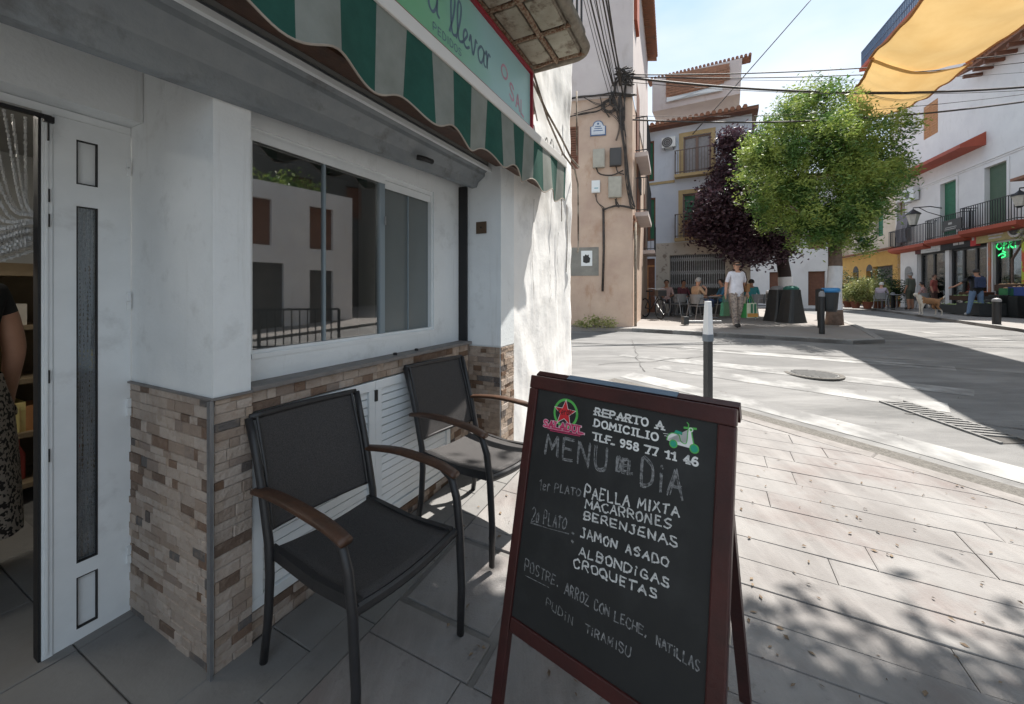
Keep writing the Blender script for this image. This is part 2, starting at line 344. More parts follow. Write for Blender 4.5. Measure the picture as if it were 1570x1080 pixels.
# shop-front tile strip and entrance floor
rows = [(-2.6,-2.1),(-2.1,-1.6),(-1.6,-1.1),(-1.1,-.59)]
def strect(s0, s1, t0, t1): return [tuple(st(s0+gap,t0+gap)), tuple(st(s1-gap,t0+gap)), tuple(st(s1-gap,t1-gap)), tuple(st(s0+gap,t1-gap))]
for i in range(-5, 1):
    for t0, t1 in rows+[(-.59,0)]:
        s0 = -.18+.45*i-.0; s1 = s0+.45
        s1 = min(s1, 0) if t1 <= 0 else s1
        if s0 >= 0: continue
        slab(strect(s0, s1, t0, t1), M['ftile'], 'floor_tile', pave)
for i in range(-6, 8):
    s0 = -.18+.40*i
    for t0, t1 in ((0,.235),(.235,.37)):
        slab(strect(s0+(.2 if t0 else 0), s0+.4+(.2 if t0 else 0), t0, t1), M['ftile'], 'floor_tile', pave)
# concrete slabs in running rows
widths = .385
def lay(a, b, c, d):
    p = clip_poly(strect(a, b, c, d), KIN)
    if len(p) < 3: return
    cx = sum(q[0] for q in p)/len(p); cy = sum(q[1] for q in p)/len(p)
    if cy < -1.6 or cx > 4: return
    if abs(sum(p[k][0]*p[(k+1)%len(p)][1]-p[(k+1)%len(p)][0]*p[k][1] for k in range(len(p))))/2 < .008: return
    slab(p, M['slab'], 'paving_slab', pave)
for i in range(-9, 14):
    s0 = i*widths; t = .37
    while t < 1.2:
        c, d = t, t+random.choice([.45,.5,.6]); t = d
        if c < COVER[3] and s0 < COVER[1] and s0+widths > COVER[0]:
            if d <= COVER[3]+.02: continue
            c = COVER[3]+.012
            if d-c < .05: continue
        lay(s0, s0+widths, c, d)
    tb_ = t
    for h in (0, 1):
        t = tb_
        while t < 5.2:
            d = t+random.choice([.7,.9,1.2,1.6]); lay(s0+h*widths/2, s0+(h+1)*widths/2, t, d); t = d
# fillers beside cover
for a, b in ((.385,COVER[0]-.012),(COVER[1]+.012,1.155)):
    slab(strect(a, b, .37, COVER[3]+.006), M['slab'], 'paving_slab', pave)
slab(strect(COVER[0]+.018, COVER[1]-.018, COVER[2]+.03, COVER[3]-.018), M['slab'], 'service_cover', pave, top=-.004)
# kerb stones
def along(pts, step):
    out_ = []; acc = 0
    for a, b in zip(pts, pts[1:]):
        a = Vector(a); b = Vector(b); n = max(1, round((b-a).length/step))
        for i in range(n): out_.append((a+(b-a)*i/n, a+(b-a)*(i+1)/n))
    return out_
def kerb(pts, par, inner=.13, dz=.004, h=.12, step=.8):
    for a, b in along(pts, step):
        v = (b-a).normalized(); n = Vector((v.y, -v.x)); e = .004
        poly = [a+v*e, b-v*e, b-v*e+n*inner*.95, a+v*e+n*inner*.95]
        slab([tuple(p) for p in poly], M['kerb'], 'kerb_stone', par, top=dz, th=h, ch=.008)
KM = M['kerb']; M['kerb'] = M['kerbn']; kerb(KERB[1:-1], pave, h=.14, dz=.0); M['kerb'] = KM
# gutter strip along the kerb
gut = [Vector(p) for p in KERB[1:]]
def offs(pts, d):
    res = []
    for i, p in enumerate(pts):
        a = pts[max(i-1,0)]; b = pts[min(i+1,len(pts)-1)]; v = (Vector(b)-Vector(a)).normalized(); res.append((p[0]-v.y*d, p[1]+v.x*d))
    return res
ground_poly('gutter', [tuple(p) for p in offs(KERB[1:], .02)]+offs(KERB[1:], .30)[::-1], M['gutter'], ROAD+.004)
# zebra stripes, worn
def stripe(d0, d1, lo, hi):
    a = offs(KERB[1:6], d0)[lo:hi]; b = offs(KERB[1:6], d1)[lo:hi]
    tag(ground_poly('road_marking', a+b[::-1], M['paint'], ROAD+.004), kind='structure')
stripe(.42, .78, 0, 5)
for q in ([(1.9,7.0),(2.15,7.25),(5.9,5.0),(5.6,4.75)], [(3.2,7.6),(3.45,7.85),(7.0,6.2),(6.75,5.95)], [(2.2,6.1),(2.5,6.35),(5.0,4.5),(4.7,4.2)], [(11.0,8.3),(11.25,8.2),(8.8,11.6),(8.55,11.5)]):
    tag(ground_poly('road_marking', q, M['paint'], ROAD+.004), kind='structure')
# asphalt patches & cracks
crk = MB()
def crack(a, b, r=.012, n=26, amp=.06):
    a = Vector(a); b = Vector(b); v = (b-a); nn = Vector((-v.y, v.x)).normalized(); pr = None; o_ = 0
    for i in range(n+1):
        o_ = o_*.8+random.uniform(-amp, amp)*.5; p = a+v*i/n+nn*o_; ww = r*random.uniform(.4,1.2)
        if pr is not None:
            q, w2 = pr; crk.face([(q.x-nn.x*w2,q.y-nn.y*w2,g(q.y)+ROAD+.008),(p.x-nn.x*ww,p.y-nn.y*ww,g(p.y)+ROAD+.008),(p.x+nn.x*ww,p.y+nn.y*ww,g(p.y)+ROAD+.008),(q.x+nn.x*w2,q.y+nn.y*w2,g(q.y)+ROAD+.008)][::1])
        pr = (p, ww)
crack((.9,8.4),(6.9,6.6),.015); crack((2.0,5.9),(2.6,8.6),.006); crack((5.3,6.9),(8.0,5.6),.015); crack((1.4,6.3),(3.4,6.9),.010); crack((4.2,4.2),(6.3,3.0),.010)
tag(crk.build('road_crack', flat('crack_fill', (.075,.07,.066))), kind='stuff')
# manhole
mh = at(1247, 567, 5.75); mh.z = g(mh.y)+ROAD+.014
mb = MB(); mb.lathe((0,0,0), [(.36,-.02),(.36,0),(.31,0),(.305,-.006),(.30,-.006)], 28); o = mb.build('cover_ring', M['gutter'])
root = thing('manhole_cover', 'round cast iron manhole cover set in the sunlit road', 'manhole cover', mh)
o.parent = root
mb = MB(); mb.lathe((0,0,0), [(.298,-.02),(.298,.002),(.0001,.003)], 28)
for i in range(-5,6):
    L_ = math.sqrt(max(0,.27**2-(i*.05)**2)); mb.box(-L_, L_, i*.05-.011, i*.05+.011, .0, .009)
mb.build('lid', pm('cast_iron', (.17,.165,.16), (.12,.118,.112), 20, .7, .3, 60, world=True), root)
# drain grate
ga = Vector((1370,622)); 
pA = at(1368,620,4.55); pB = at(1560,664,3.45)
root = thing('drain_grate', 'long slotted iron drain grate along the sunlit road', 'drain', ((pA.x+pB.x)/2, (pA.y+pB.y)/2, g((pA.y+pB.y)/2)+ROAD+.01), math.atan2(pB.y-pA.y, pB.x-pA.x))
root.rotation_euler[1] = math.atan((g(pA.y)-g(pB.y))/ (Vector((pA.x,pA.y))-Vector((pB.x,pB.y))).length)
Lg = (Vector((pA.x,pA.y))-Vector((pB.x,pB.y))).length/2
mb = MB(); mb.box(-Lg,Lg,-.16,-.13,-.02,.008); mb.box(-Lg,Lg,.13,.16,-.02,.008); mb.build('grate_frame', MATS['cast_iron'], root)
mb = MB(); mb.box(-Lg,Lg,-.13,.13,-.018,-.004); mb.build('pit', flat('drain_dirt', (.055,.05,.045)), root)
nb = int(2*Lg/.075); bar0 = MB(); bar0.bar((-.04,-.13,0),(.04,.13,0),.035,.016); b0 = bar0.build('grate_bar', MATS['cast_iron'], root)
b0.location.x = -Lg+.05
for i in range(1, nb-1): c = b0.copy(); sc.collection.objects.link(c); c.location.x = -Lg+.05+i*.075
# plaza and far pavement
PLZ = [(2.98,9.75),(5.6,8.65),(7.0,8.05),(7.8,8.2),(8.3,9.0),(11.1,13.3),(14.3,21),(20,36)]
plaza = ground_poly('plaza', PLZ+[(10,60),(-12,36),(-12,10.6)], M['plaza'], .03, .3)
FP = [(30,46),(22.8,28),(18.7,19.9),(15.4,14.5),(12.9,10.4),(10.9,6.0),(9.9,2.5),(9.0,-4)]
farp = ground_poly('far_pavement', FP+[(30,-4),(60,20),(60,46)], M['plaza'], .03, .3)
for a, b in along(PLZ[:-2], 1.0):
    v = (b-a).normalized(); n = Vector((-v.y, v.x)); 
    slab([tuple(a+v*.006), tuple(b-v*.006), tuple(b-v*.006+n*.14), tuple(a+v*.006+n*.14)], M['kerb'], 'kerb_stone', plaza, top=.04, th=.12, ch=.01)
for a, b in along(FP[1:-1], 1.2):
    v = (b-a).normalized(); n = Vector((-v.y, v.x))
    slab([tuple(a+v*.006), tuple(b-v*.006), tuple(b-v*.006+n*.15), tuple(a+v*.006+n*.15)], M['kerb'], 'kerb_stone', farp, top=.04, th=.12, ch=.01)
# litter: dry leaves (uncountable)
mb = MB()
for i in range(420):
    if random.random() < .7: x, y = random.uniform(-.3,3.3), random.gauss(1.7,.75)
    else: x, y = random.uniform(-.6,6), random.uniform(1,6)
    if y < .3 or (Vector((x,y))-P0).dot(NN) < .05: continue
    z = g(y)+.006; 
    inside = bool(clip_poly([(x,y),(x+.01,y),(x,y+.01)], KIN))
    if not inside: z += ROAD+.004
    if (Vector((x,y))-P0).dot(NN) < .37: z += 0
    a = random.uniform(0,6.28); l = random.uniform(.006,.017); wd = l*random.uniform(.25,.6); h = random.uniform(.002,.010)
    d = Vector((math.cos(a), math.sin(a), 0)); e = Vector((-d.y, d.x, 0)); c = Vector((x,y,z))
    mb.face([c-d*l, c-e*wd+Vector((0,0,h)), c+d*l+Vector((0,0,h*.5))]); mb.face([c-d*l, c+d*l+Vector((0,0,h*.5)), c+e*wd+Vector((0,0,h*.3))])
tag(mb.build('dry_leaves', M['dry']), 'small brown dry leaves scattered over the pavement slabs', 'leaf litter', kind='stuff')
# ------------------------------------------------------------------ the corner shop
shop = thing('shop_building', 'white corner shop with stone mosaic plinth, serving window and green striped awning', 'building', (P0.x, P0.y, 0), SHOP_ROT)
W = M['white']
mb = MB()
# near pier (s 0..0.13), door recess and lintel
mb.box(0, .13, 0, .76, -.3, 1.0); mb.box(-.002, .13, -.002, .76, 1.003, 2.35)
mb.box(-4, -.004, .53, .72, 2.115, 2.36)
mb.build('pier', W, shop)
mb = MB(); mb.box(-4, -1.25, .655, .75, -.3, 2.113); mb.build('door_side_wall', W, shop)
# window wall
mb = MB(); mb.wall(.131, 1.745, .93, 2.36, [(.19,1.42,1.115,2.095)], .08, y=.1); mb.build('window_wall', W, shop)
mb = MB(); mb.wall(.13, 1.748, -.3, 1.0, [(.135,1.50,.115,.915)], .09, y=.02); mb.build('plinth_wall', M['grout'], shop)
mb = MB(); mb.box(.131,1.74,-.012,.099,1.002,1.022); mb.build('sill', M['sill'], shop, bevel=.004)
# far pier
mb = MB(); mb.box(1.752, 1.97, -.254, 1.2, .992, 2.62); mb.box(1.756,1.97,-.248,1.2,-.3,.99); mb.build('corner_pier', W, shop)
# old bulging wall
nx, nz = 60, 120; S0, S1, Z0, Z1 = 1.971, 3.44, -.3, 7.4
bm = bmesh.new(); grid = []
from mathutils import noise as mn
def bulge(s, z): 
    e = min(1, (s-S0)/.12)
    return (.035*mn.noise(Vector((s*1.1, z*.9, 3)))+.016*mn.noise(Vector((s*4, z*3.5, 9)))+.006*mn.noise(Vector((s*13, z*12, 1))))*e
for j in range(nz+1):
    rowv = []
    z = Z0+(Z1-Z0)*j/nz
    for i in range(nx+1):
        s_ = S0+(S1+.03*mn.noise(Vector((0,z*1.3,5)))-S0)*i/nx
        rowv.append(bm.verts.new((s_, -.252-bulge(s_, z), z)))
    ex = rowv[-1].co
    rowv.append(bm.verts.new((ex.x+.012, ex.y+.02, z))); rowv.append(bm.verts.new((ex.x+.02, 1.0, z))); rowv.append(bm.verts.new((ex.x+.02, 3.0, z)))
    grid.append(rowv)
for j in range(nz):
    for i in range(len(grid[0])-1):
        f = bm.faces.new((grid[j][i], grid[j][i+1], grid[j+1][i+1], grid[j+1][i])); f.smooth = True
me = bpy.data.meshes.new('old_wall'); bm.to_mesh(me); bm.free(); me.materials.append(M['oldwhite'])
o = bpy.data.objects.new('old_wall', me); sc.collection.objects.link(o); o.parent = shop
# upper facade and roof, soffit
mb = MB(); mb.box(-4, 1.97, -.249, .5, 2.62, 7.4); mb.build('upper_wall', M['oldwhite'], shop)
mb = MB(); mb.box(-4,1.75,-.15,1.0,2.345,2.40); mb.build('soffit', M['room'], shop)
mb = MB(); mb.box(-4.2,3.6,-.6,3.2,7.41,7.5); mb.build('roof', M['terra'], shop)
mb = MB(); mb.box(-4,1.75,3.0,3.2,-.3,7.4); mb.box(-4.1,-4,-.25,3.2,-.3,7.4); mb.build('rear_wall', M['oldwhite'], shop)
# interior rooms
mb = MB()
mb.box(.55,3.3,1.3,1.35,-.3,2.4); mb.box(.55,.6,1.352,2.9,-.3,2.4); mb.box(-4,.549,2.9,2.98,-.3,2.4); mb.box(-4,3.3,.73,3.0,2.40,2.44); mb.box(.131,3.3,.2,1.3,.86,.9)
mb.build('interior_wall', M['room'], shop)
# grey shutter box / beam
mb = MB()
def zb(s): return 2.108+.046*s
SL = [-4, -1, 0, .6, 1.2, 1.748]
def prof(s): return [(-.05, zb(s)), (-.008, zb(s)-.004), (-.004, 2.34), (-.15, 2.34), (-.152, 2.305), (-.12, 2.285), (-.118, 2.262), (-.072, (zb(s)*.45+2.262*.55)), (-.066, (zb(s)*.5+2.262*.5))]
n = 9
for s_ in SL:
    for y, z in prof(s_): mb.v.append((s_, y, z))
for i in range(len(SL)-1):
    for j in range(n): a = i*n+j; b = i*n+(j+1)%n; mb.f.append((a, b, b+n, a+n)); mb.m.append(0)
mb.f.append(tuple(range(n))); mb.m.append(0); mb.f.append(tuple((len(SL)-1)*n+j for j in range(n))[::-1]); mb.m.append(0)
bx = mb.build('shutter_box', M['beam'], shop, fix=True)
mb = MB(); mb.tube([(1.02,-.085,2.19),(1.03,-.10,2.187),(1.05,-.115,2.185),(1.12,-.118,2.187)], .016, 8); mb.build('drip_nozzle', M['gasket'], shop, smooth=True)
mb = MB(); mb.box(-4,1.80,-.178,-.156,2.288,2.312); mb.build('white_strip', M['alu'], shop)
mb = MB(); mb.box(-4,2.55,-.32,-.20,2.325,2.44); mb.build('awning_roller', M['wood'], shop, bevel=.02)
mb = MB(); mb.box(1.722,1.744,.03,.099,-.05,2.2); mb.build('shutter_guide', M['gasket'], shop)
# mosaic pieces
tmesh = []
for q in range(3):
    b = MB(); c = [.04,.05,.06][q]
    zz = [random.uniform(-.15,.15) for _ in range(4)]
    fr = [(-.5+c,-1+zz[0],-.5+c),(.5-c,-1+zz[1],-.5+c),(.5-c,-1+zz[2],.5-c),(-.5+c,-1+zz[3],.5-c)]
    bk = [(-.5,-.6,-.5),(.5,-.6,-.5),(.5,-.6,.5),(-.5,-.6,.5)]; b2 = [(-.5,0,-.5),(.5,0,-.5),(.5,0,.5),(-.5,0,.5)]
    b.v = fr+bk+b2; b.f = [(0,1,2,3)]+[(4+i,4+(i+1)%4,(i+1)%4,i) for i in range(4)]+[(8+i,8+(i+1)%4,4+(i+1)%4,4+i) for i in range(4)]; b.m = [0]*9
    o = b.build('tile', M['tile']); tmesh.append(o.data); bpy.data.objects.remove(o)
tiles = []   # (pos, width, height, rotz)
def clad(x0, x1, z0, z1, tof, rz, hs=(.030,.036,.045), ws=(.05,.15)):
    z = z0
    while z < z1-.012:
        h = random.choice(hs); h = min(h, z1-z)
        if z1-(z+h) < .014: h = z1-z
        x = x0-(random.uniform(0,.04))
        while x < x1-.01:
            wd = random.uniform(*ws)
            if random.random() < .3: wd *= .55
            a = max(x, x0); b = min(x+wd, x1)
            if x1-b < .02: b = x1
            if b-a > .008: tiles.append((tof((a+b)/2, (z+h/2)), b-a-.0014, h-.0014, rz, random.uniform(.003,.009)))
            x = b if b == x1 else x+wd
        z += h
side = lambda y, z: (0-.001, y, z)          # faces -s
clad(.004,.652,0,1.0, lambda x, z: (-.001, .654-x, z), -math.pi/2)
clad(-.0,.134,0,1.0, lambda x, z: (x, -.001, z), 0)
clad(.137,1.72,.918,.998, lambda x, z: (x, .019, z), 0)
clad(.137,1.72,.0,.112, lambda x, z: (x, .019, z), 0)
clad(1.503,1.72,.115,.915, lambda x, z: (x, .019, z), 0)
clad(-.10,.246,0.02,.985, lambda x, z: (1.755, -x, z), -math.pi/2, hs=(.030,.034,.04))
clad(1.757,1.968,0.02,.985, lambda x, z: (x, -.249, z), 0)
root_xyz = Vector((P0.x,P0.y,0)); rm = Matrix.Rotation(SHOP_ROT, 3, 'Z')
def show(t):
    p = rm @ Vector(t[0])+root_xyz; d = p.length
    return -(t[1]*t[2])/(p.y*p.y)
tiles.sort(key=show)
for i, (p, wd, h, rz, dp) in enumerate(tiles[:300]):
    o = bpy.data.objects.new('tile', tmesh[i%3]); sc.collection.objects.link(o); o.parent = shop
    o.location = p; o.rotation_euler = (0,0,rz); o.scale = (wd, dp, h)
mb = MB()
tm2 = [pm('stone_mosaic_%s' % nm, c, tuple(x*.7 for x in c), 28, .75, .9, 45, world=True) for nm, c in (('pale',(.46,.37,.30)),('beige',(.40,.31,.24)),('tan',(.33,.25,.19)),('brown',(.18,.11,.07)),('charcoal',(.12,.10,.09)))]
for p, wd, h, rz, dp in tiles[300:]:
    rr = Matrix.Rotation(rz, 4, 'Z'); mi = random.choices(range(5), (30,30,18,14,8))[0]
    c = Vector(p)+rr.to_3x3() @ Vector((0,-dp/2,0)); mb.obox(c, (wd, dp, h), rr, mi)
tag(mb.build('mosaic_tiles', tm2, shop), kind='stuff')
mb = MB(); mb.box(-.022,-.012,-.022,-.012,0,1.003); mb.box(-.0215,-.0125,-.0215,-.0,0,1.0); mb.build('corner_trim', M['steel'], shop)
mb = MB(); mb.box(-.016,-.003,-.0,.652,1.002,1.010); mb.box(-.016,.130,-.016,-.003,1.0025,1.0105); mb.build('cap_trim', M['sill'], shop)
# serving window
win = MB(); a, b, c, d = .19, 1.42, 1.115, 2.095
win.box(a,b,.112,.165,d-.028,d); win.box(a,b,.108,.17,c,c+.035); win.box(a,a+.012,.112,.165,c+.035,d-.028); win.box(b-.014,b,.112,.165,c+.035,d-.028)
win.box(a,.955,.100,.112,d-.055,d-.022); win.box(.955,b,.118,.125,d-.075,d-.03)
win.box(a+.001,b-.001,.096,.108,c-.0,c+.02)
wf = win.build('window_frame', M['alu'], shop)
mb = MB()
mb.box(.925,.962,.108,.150,c+.036,d-.05); mb.build('stile', pm('grey_blue_aluminium', (.22,.27,.30), rough=.35), wf)
mb = MB(); mb.box(.548,.560,.112,.135,c+.036,d-.05); mb.build('stile', MATS['grey_blue_aluminium'], wf)
mb = MB(); mb.box(1.185,1.190,.125,.135,c+.036,d-.05); mb.build('stile', MATS['grey_blue_aluminium'], wf)
for s0, s1, yy in ((a+.012,.548,.122),(.56,.925,.122)):
    mb = MB(); mb.face([(s0,yy,c+.035),(s1,yy,c+.035),(s1,yy,d-.03),(s0,yy,d-.03)]); mb.build('pane', M['glassR'], wf)
mb = MB(); mb.box(.962,b-.014,.142,.147,c+.03,d-.03); mb.build('blind', M['blind'], wf)
mb = MB(); mb.box(.95,.958,.094,.100,d-.25,d-.30); mb.build('latch', M['steel'], wf)
for s_ in (.98,1.17):
    mb = MB(); mb.lathe((s_,.045,1.022), [(.012,0),(.012,.012),(.008,.014)], 10); mb.build('rubber_stop', M['gasket'], shop)
# white vent shutter under the window
sh = MB(); sh.box(.14,.79,.008,.04,.86,.91); sh.box(.14,.79,.008,.04,.12,.165); sh.box(.14,.185,.008,.04,.165,.86); sh.box(.745,.79,.008,.04,.165,.86)
v1 = sh.build('vent_leaf', M['alu'], shop, bevel=.003)
sh = MB(); sh.box(.794,1.495,.012,.04,.86,.91); sh.box(.794,1.495,.012,.04,.12,.165); sh.box(.794,.84,.012,.04,.165,.86); sh.box(1.45,1.495,.012,.04,.165,.86)
v2 = sh.build('vent_leaf', M['alu'], shop, bevel=.003)
for par, x0, x1 in ((v1,.185,.745),(v2,.84,1.45)):
    sm = MB(); h_ = .695/16; sm.prism([(.034,0),(.020,.006),(.026,h_-.002),(.034,h_-.002)], x0, x1, ax='x'); s0 = sm.build('slat', M['alu'], par); s0.location.z = .165
    for i in range(1,16): c_ = s0.copy(); sc.collection.objects.link(c_); c_.location.z = .165+h_*i
    mb = MB(); mb.box(x0,x1,.036,.040,.165,.86); mb.build('backing', M['alu'], par)
mb = MB(); mb.box(.782,.80,.0,.012,.80,.86); mb.build('latch', M['gasket'], shop)
mb = MB(); mb.box(.782,.80,.0,.012,.18,.22); mb.build('latch', M['gasket'], shop)
# door leaf
Yd = .64
mb = MB(); mb.wall(-.232,-.004, .0, 2.08, [(-.1695,-.108,.313,1.741),(-.1695,-.108,1.829,2.006),(-.1695,-.108,.05,.255)], .03, y=Yd)
mb.box(-.232,-.231,Yd,Yd+.05,0,2.08)
leaf = mb.build('door_leaf', M['alu'], shop)
for z0, z1, mt in ((.313,1.741,M['glassD']),(1.829,2.006,M['alu']),(.05,.255,M['alu'])):
    mb = MB(); mb.box(-.166,-.1115,Yd+.013,Yd+.018,z0+.004,z1-.004); mb.build('glass' if mt is M['glassD'] else 'panel', mt, leaf)
    mb = MB(); mb.box(-.1695,-.1655,Yd-.001,Yd+.012,z0,z1); mb.box(-.1125,-.108,Yd-.001,Yd+.012,z0,z1); mb.box(-.1655,-.1125,Yd-.001,Yd+.012,z1-.004,z1); mb.box(-.1655,-.1125,Yd-.001,Yd+.012,z0,z0+.005); mb.build('gasket', M['gasket'], leaf)
for z in (1.90,1.32,.86,.22):
    mb = MB(); mb.box(-.020,-.006,Yd-.012,Yd,z,z+.035); mb.box(-.020,-.006,Yd-.012,Yd,z+.037,z+.075); mb.build('hinge', M['alu'], leaf, bevel=.002)
mb = MB(); mb.box(-.262,-.233,Yd-.004,Yd+.06,0,2.085); mb.box(-.256,-.246,Yd-.010,Yd-.004,.02,2.05); mb.build('door_post', M['alu'], shop, bevel=.002)
mb = MB(); mb.box(-.270,-.263,Yd+.0,Yd+.05,0,2.07); mb.build('door_seal', M['gasket'], shop)
mb = MB(); mb.box(-1.25,-.004,Yd+.002,Yd+.05,2.082,2.112); mb.build('door_head', M['alu'], shop)
mb = MB(); mb.box(-1.25,-.24,Yd-.02,Yd,2.055,2.068); mb.box(-.262,-.235,Yd-.03,Yd-.012,2.04,2.062); mb.box(-.252,-.248,Yd-.03,Yd-.02,1.97,2.04); mb.build('curtain_rail', M['gasket'], shop)
for z in (1.74,1.645,1.05,.75):
    mb = MB(); mb.box(-.2465,-.2425,Yd-.013,Yd-.010,z,z+.05); mb.build('lock_plate', M['gasket'], shop)
# chain curtain gathered to the door post, its lower half hanging behind the leaf
mb = MB()
def chain(pts, q=4):
    mb.tube(pts, .0022, 4)
    for a_, b_ in zip(pts, pts[1:]):
        for k in range(q):
            p = Vector(a_).lerp(Vector(b_), k/q+random.uniform(-.04,.04)); mb.obox(p, (.0065,.0065,.010), Matrix.Rotation(random.uniform(0,3),4,'Z'))
for i in range(34):
    s0 = -.285-.027*i; gx_, gz_ = -.262-random.uniform(0,.012), 1.70-.0045*i+random.uniform(-.01,.01); pts = []
    for k in range(13):
        f = k/12; pts.append((s0+(gx_-s0)*f, Yd+.07+.02*math.sin(i*2.1+f*3), 2.06+(gz_-2.06)*f-(.10+.010*i)*math.sin(math.pi*f)**1.2))
    chain(pts, 4)
for i in range(26):
    x_ = -.225+.0055*i; chain([(x_+random.uniform(-.003,.003), Yd+.065+random.uniform(-.008,.008), 1.95-.15*k) for k in range(13)], 8)
tag(mb.build('chain_curtain', flat('aluminium_chain', (.50,.50,.49), .4)), 'aluminium chain curtain swept aside in the open shop doorway', 'curtain')
o = bpy.data.objects['chain_curtain']; o.location = (P0.x,P0.y,0); o.rotation_euler = (0,0,SHOP_ROT)
# doorbell plate
mb = MB(); mb.box(1.742,1.751,-.135,-.045,1.835,1.925); bp = mb.build('bell_plate', flat('brown_plate', (.09,.055,.03), .5), shop, bevel=.004)
mb = MB(); mb.box(1.738,1.742,-.096,-.084,1.875,1.887); mb.build('bell_button', M['gasket'], bp)
# sign board above awning
SE = 2.16
mb = MB(); mb.box(-1.6,SE,-.31,-.25,2.735,3.19); 
sm = bpy.data.materials.new('sign_print'); sm.use_nodes = True; n_ = sm.node_tree.nodes; l_ = sm.node_tree.links
tcn = n_.new('ShaderNodeTexCoord'); sx = n_.new('ShaderNodeSeparateXYZ'); mr_ = n_.new('ShaderNodeMapRange'); mr_.inputs[1].default_value = .6; mr_.inputs[2].default_value = 1.6
crn = n_.new('ShaderNodeValToRGB'); crn.color_ramp.elements[0].color = (.13,.42,.16,1); crn.color_ramp.elements[1].color = (.33,.55,.56,1)
nz_ = n_.new('ShaderNodeTexNoise'); nz_.inputs['Scale'].default_value = 2.2; ad = n_.new('ShaderNodeMath'); ad.operation = 'MULTIPLY_ADD'; ad.inputs[1].default_value = .9
l_.new(tcn.outputs['Object'], sx.inputs[0]); l_.new(tcn.outputs['Object'], nz_.inputs['Vector']); l_.new(nz_.outputs[0], ad.inputs[0]); l_.new(sx.outputs[0], ad.inputs[2]); l_.new(ad.outputs[0], mr_.inputs[0]); mr_.inputs[1].default_value = 1.0; mr_.inputs[2].default_value = 2.0
l_.new(mr_.outputs[0], crn.inputs[0]); l_.new(crn.outputs[0], n_['Principled BSDF'].inputs['Base Color']); n_['Principled BSDF'].inputs['Roughness'].default_value = .45
sign = mb.build('shop_sign', sm, loc=(P0.x,P0.y,0), rz=SHOP_ROT)
tag(sign, 'green and pale blue shop sign in a red frame above the awning', 'sign')
mb = MB(); mb.box(-1.62,SE+.015,-.335,-.245,2.715,2.738); mb.box(-1.62,SE+.015,-.335,-.245,3.187,3.21); mb.box(SE-.004,SE+.016,-.334,-.246,2.738,3.187)
mb.build('sign_frame', pm('red_frame', (.26,.012,.025), rough=.4), sign, bevel=.005)
def ribbon(mb, pts, wd, to3, m=0, th=.0012, jit=0):
    """flat ribbon stroke through 2D pts, to3 maps (x, z, lift) to 3D"""
    P = [Vector(p) for p in pts]; n = len(P); L1 = []; L2 = []
    for i, p in enumerate(P):
        d = P[min(i+1,n-1)]-P[max(i-1,0)]
        if d.length < 1e-6: d = Vector((1,0))
        d.normalize(); nn_ = Vector((-d.y, d.x)); w_ = wd/2*(1+random.uniform(-jit,jit))
        L1.append(p+nn_*w_); L2.append(p-nn_*w_)
    e0 = (P[0]-P[1]).normalized()*wd*.3; e1 = (P[-1]-P[-2]).normalized()*wd*.3
    L1[0] += e0; L2[0] += e0; L1[-1] += e1; L2[-1] += e1
    for i in range(n-1): mb.face([to3(L1[i].x,L1[i].y,th), to3(L2[i].x,L2[i].y,th), to3(L2[i+1].x,L2[i+1].y,th), to3(L1[i+1].x,L1[i+1].y,th)], m)
def smooth_path(pts, k=5):
    P = [Vector(p) for p in pts]; out_ = []
    for i in range(len(P)-1):
        p0 = P[max(i-1,0)]; p1 = P[i]; p2 = P[i+1]; p3 = P[min(i+2,len(P)-1)]
        for j in range(k):
            t = j/k; out_.append(.5*((2*p1)+(p2-p0)*t+(2*p0-5*p1+4*p2-p3)*t*t+(3*p1-p0-3*p2+p3)*t**3))
    out_.append(P[-1]); return out_
# cursive "a llevar": x advances, baseline 0, x-height 1, ascender 2.2
CUR = {'a': (1.0, [(.85,.85),(.5,1),(.15,.6),(.2,.12),(.5,0),(.8,.5),(.85,.9),(.82,.2),(1.0,0)]),
 'l': (.62, [(0,0),(.35,1.0),(.5,1.9),(.32,2.2),(.15,1.8),(.15,.6),(.3,.02),(.62,.1)]),
 'e': (.72, [(0,.1),(.3,.45),(.52,.8),(.35,1.0),(.12,.7),(.15,.2),(.4,0),(.72,.2)]),
 'v': (.85, [(0,.6),(.15,1.0),(.25,.5),(.4,0),(.6,.5),(.7,1.0),(.85,.92)]),
 'r': (.6, [(0,.8),(.15,1.05),(.2,.5),(.2,0),(.25,.6),(.42,1.0),(.6,.95)])}
tx = MB(); to3 = lambda x, z, l: (x, -.3105-l, z)
def cursive(word, x, z, h, wd):
    for ch in word:
        if ch == ' ': x += h*.45; continue
        adv, pts = CUR[ch]; ribbon(tx, smooth_path([(x+p[0]*h*.98, z+p[1]*h) for p in pts]), wd, to3); x += adv*h
pm('slate_blue_print', (.12,.19,.26), rough=.5)
cursive('a', .83, 2.885, .105, .016); tx.build('script_lettering', MATS['slate_blue_print'], sign); tx = MB(); cursive('llevar', 1.03, 2.872, .105, .016); tx.build('script_lettering', MATS['slate_blue_print'], sign)
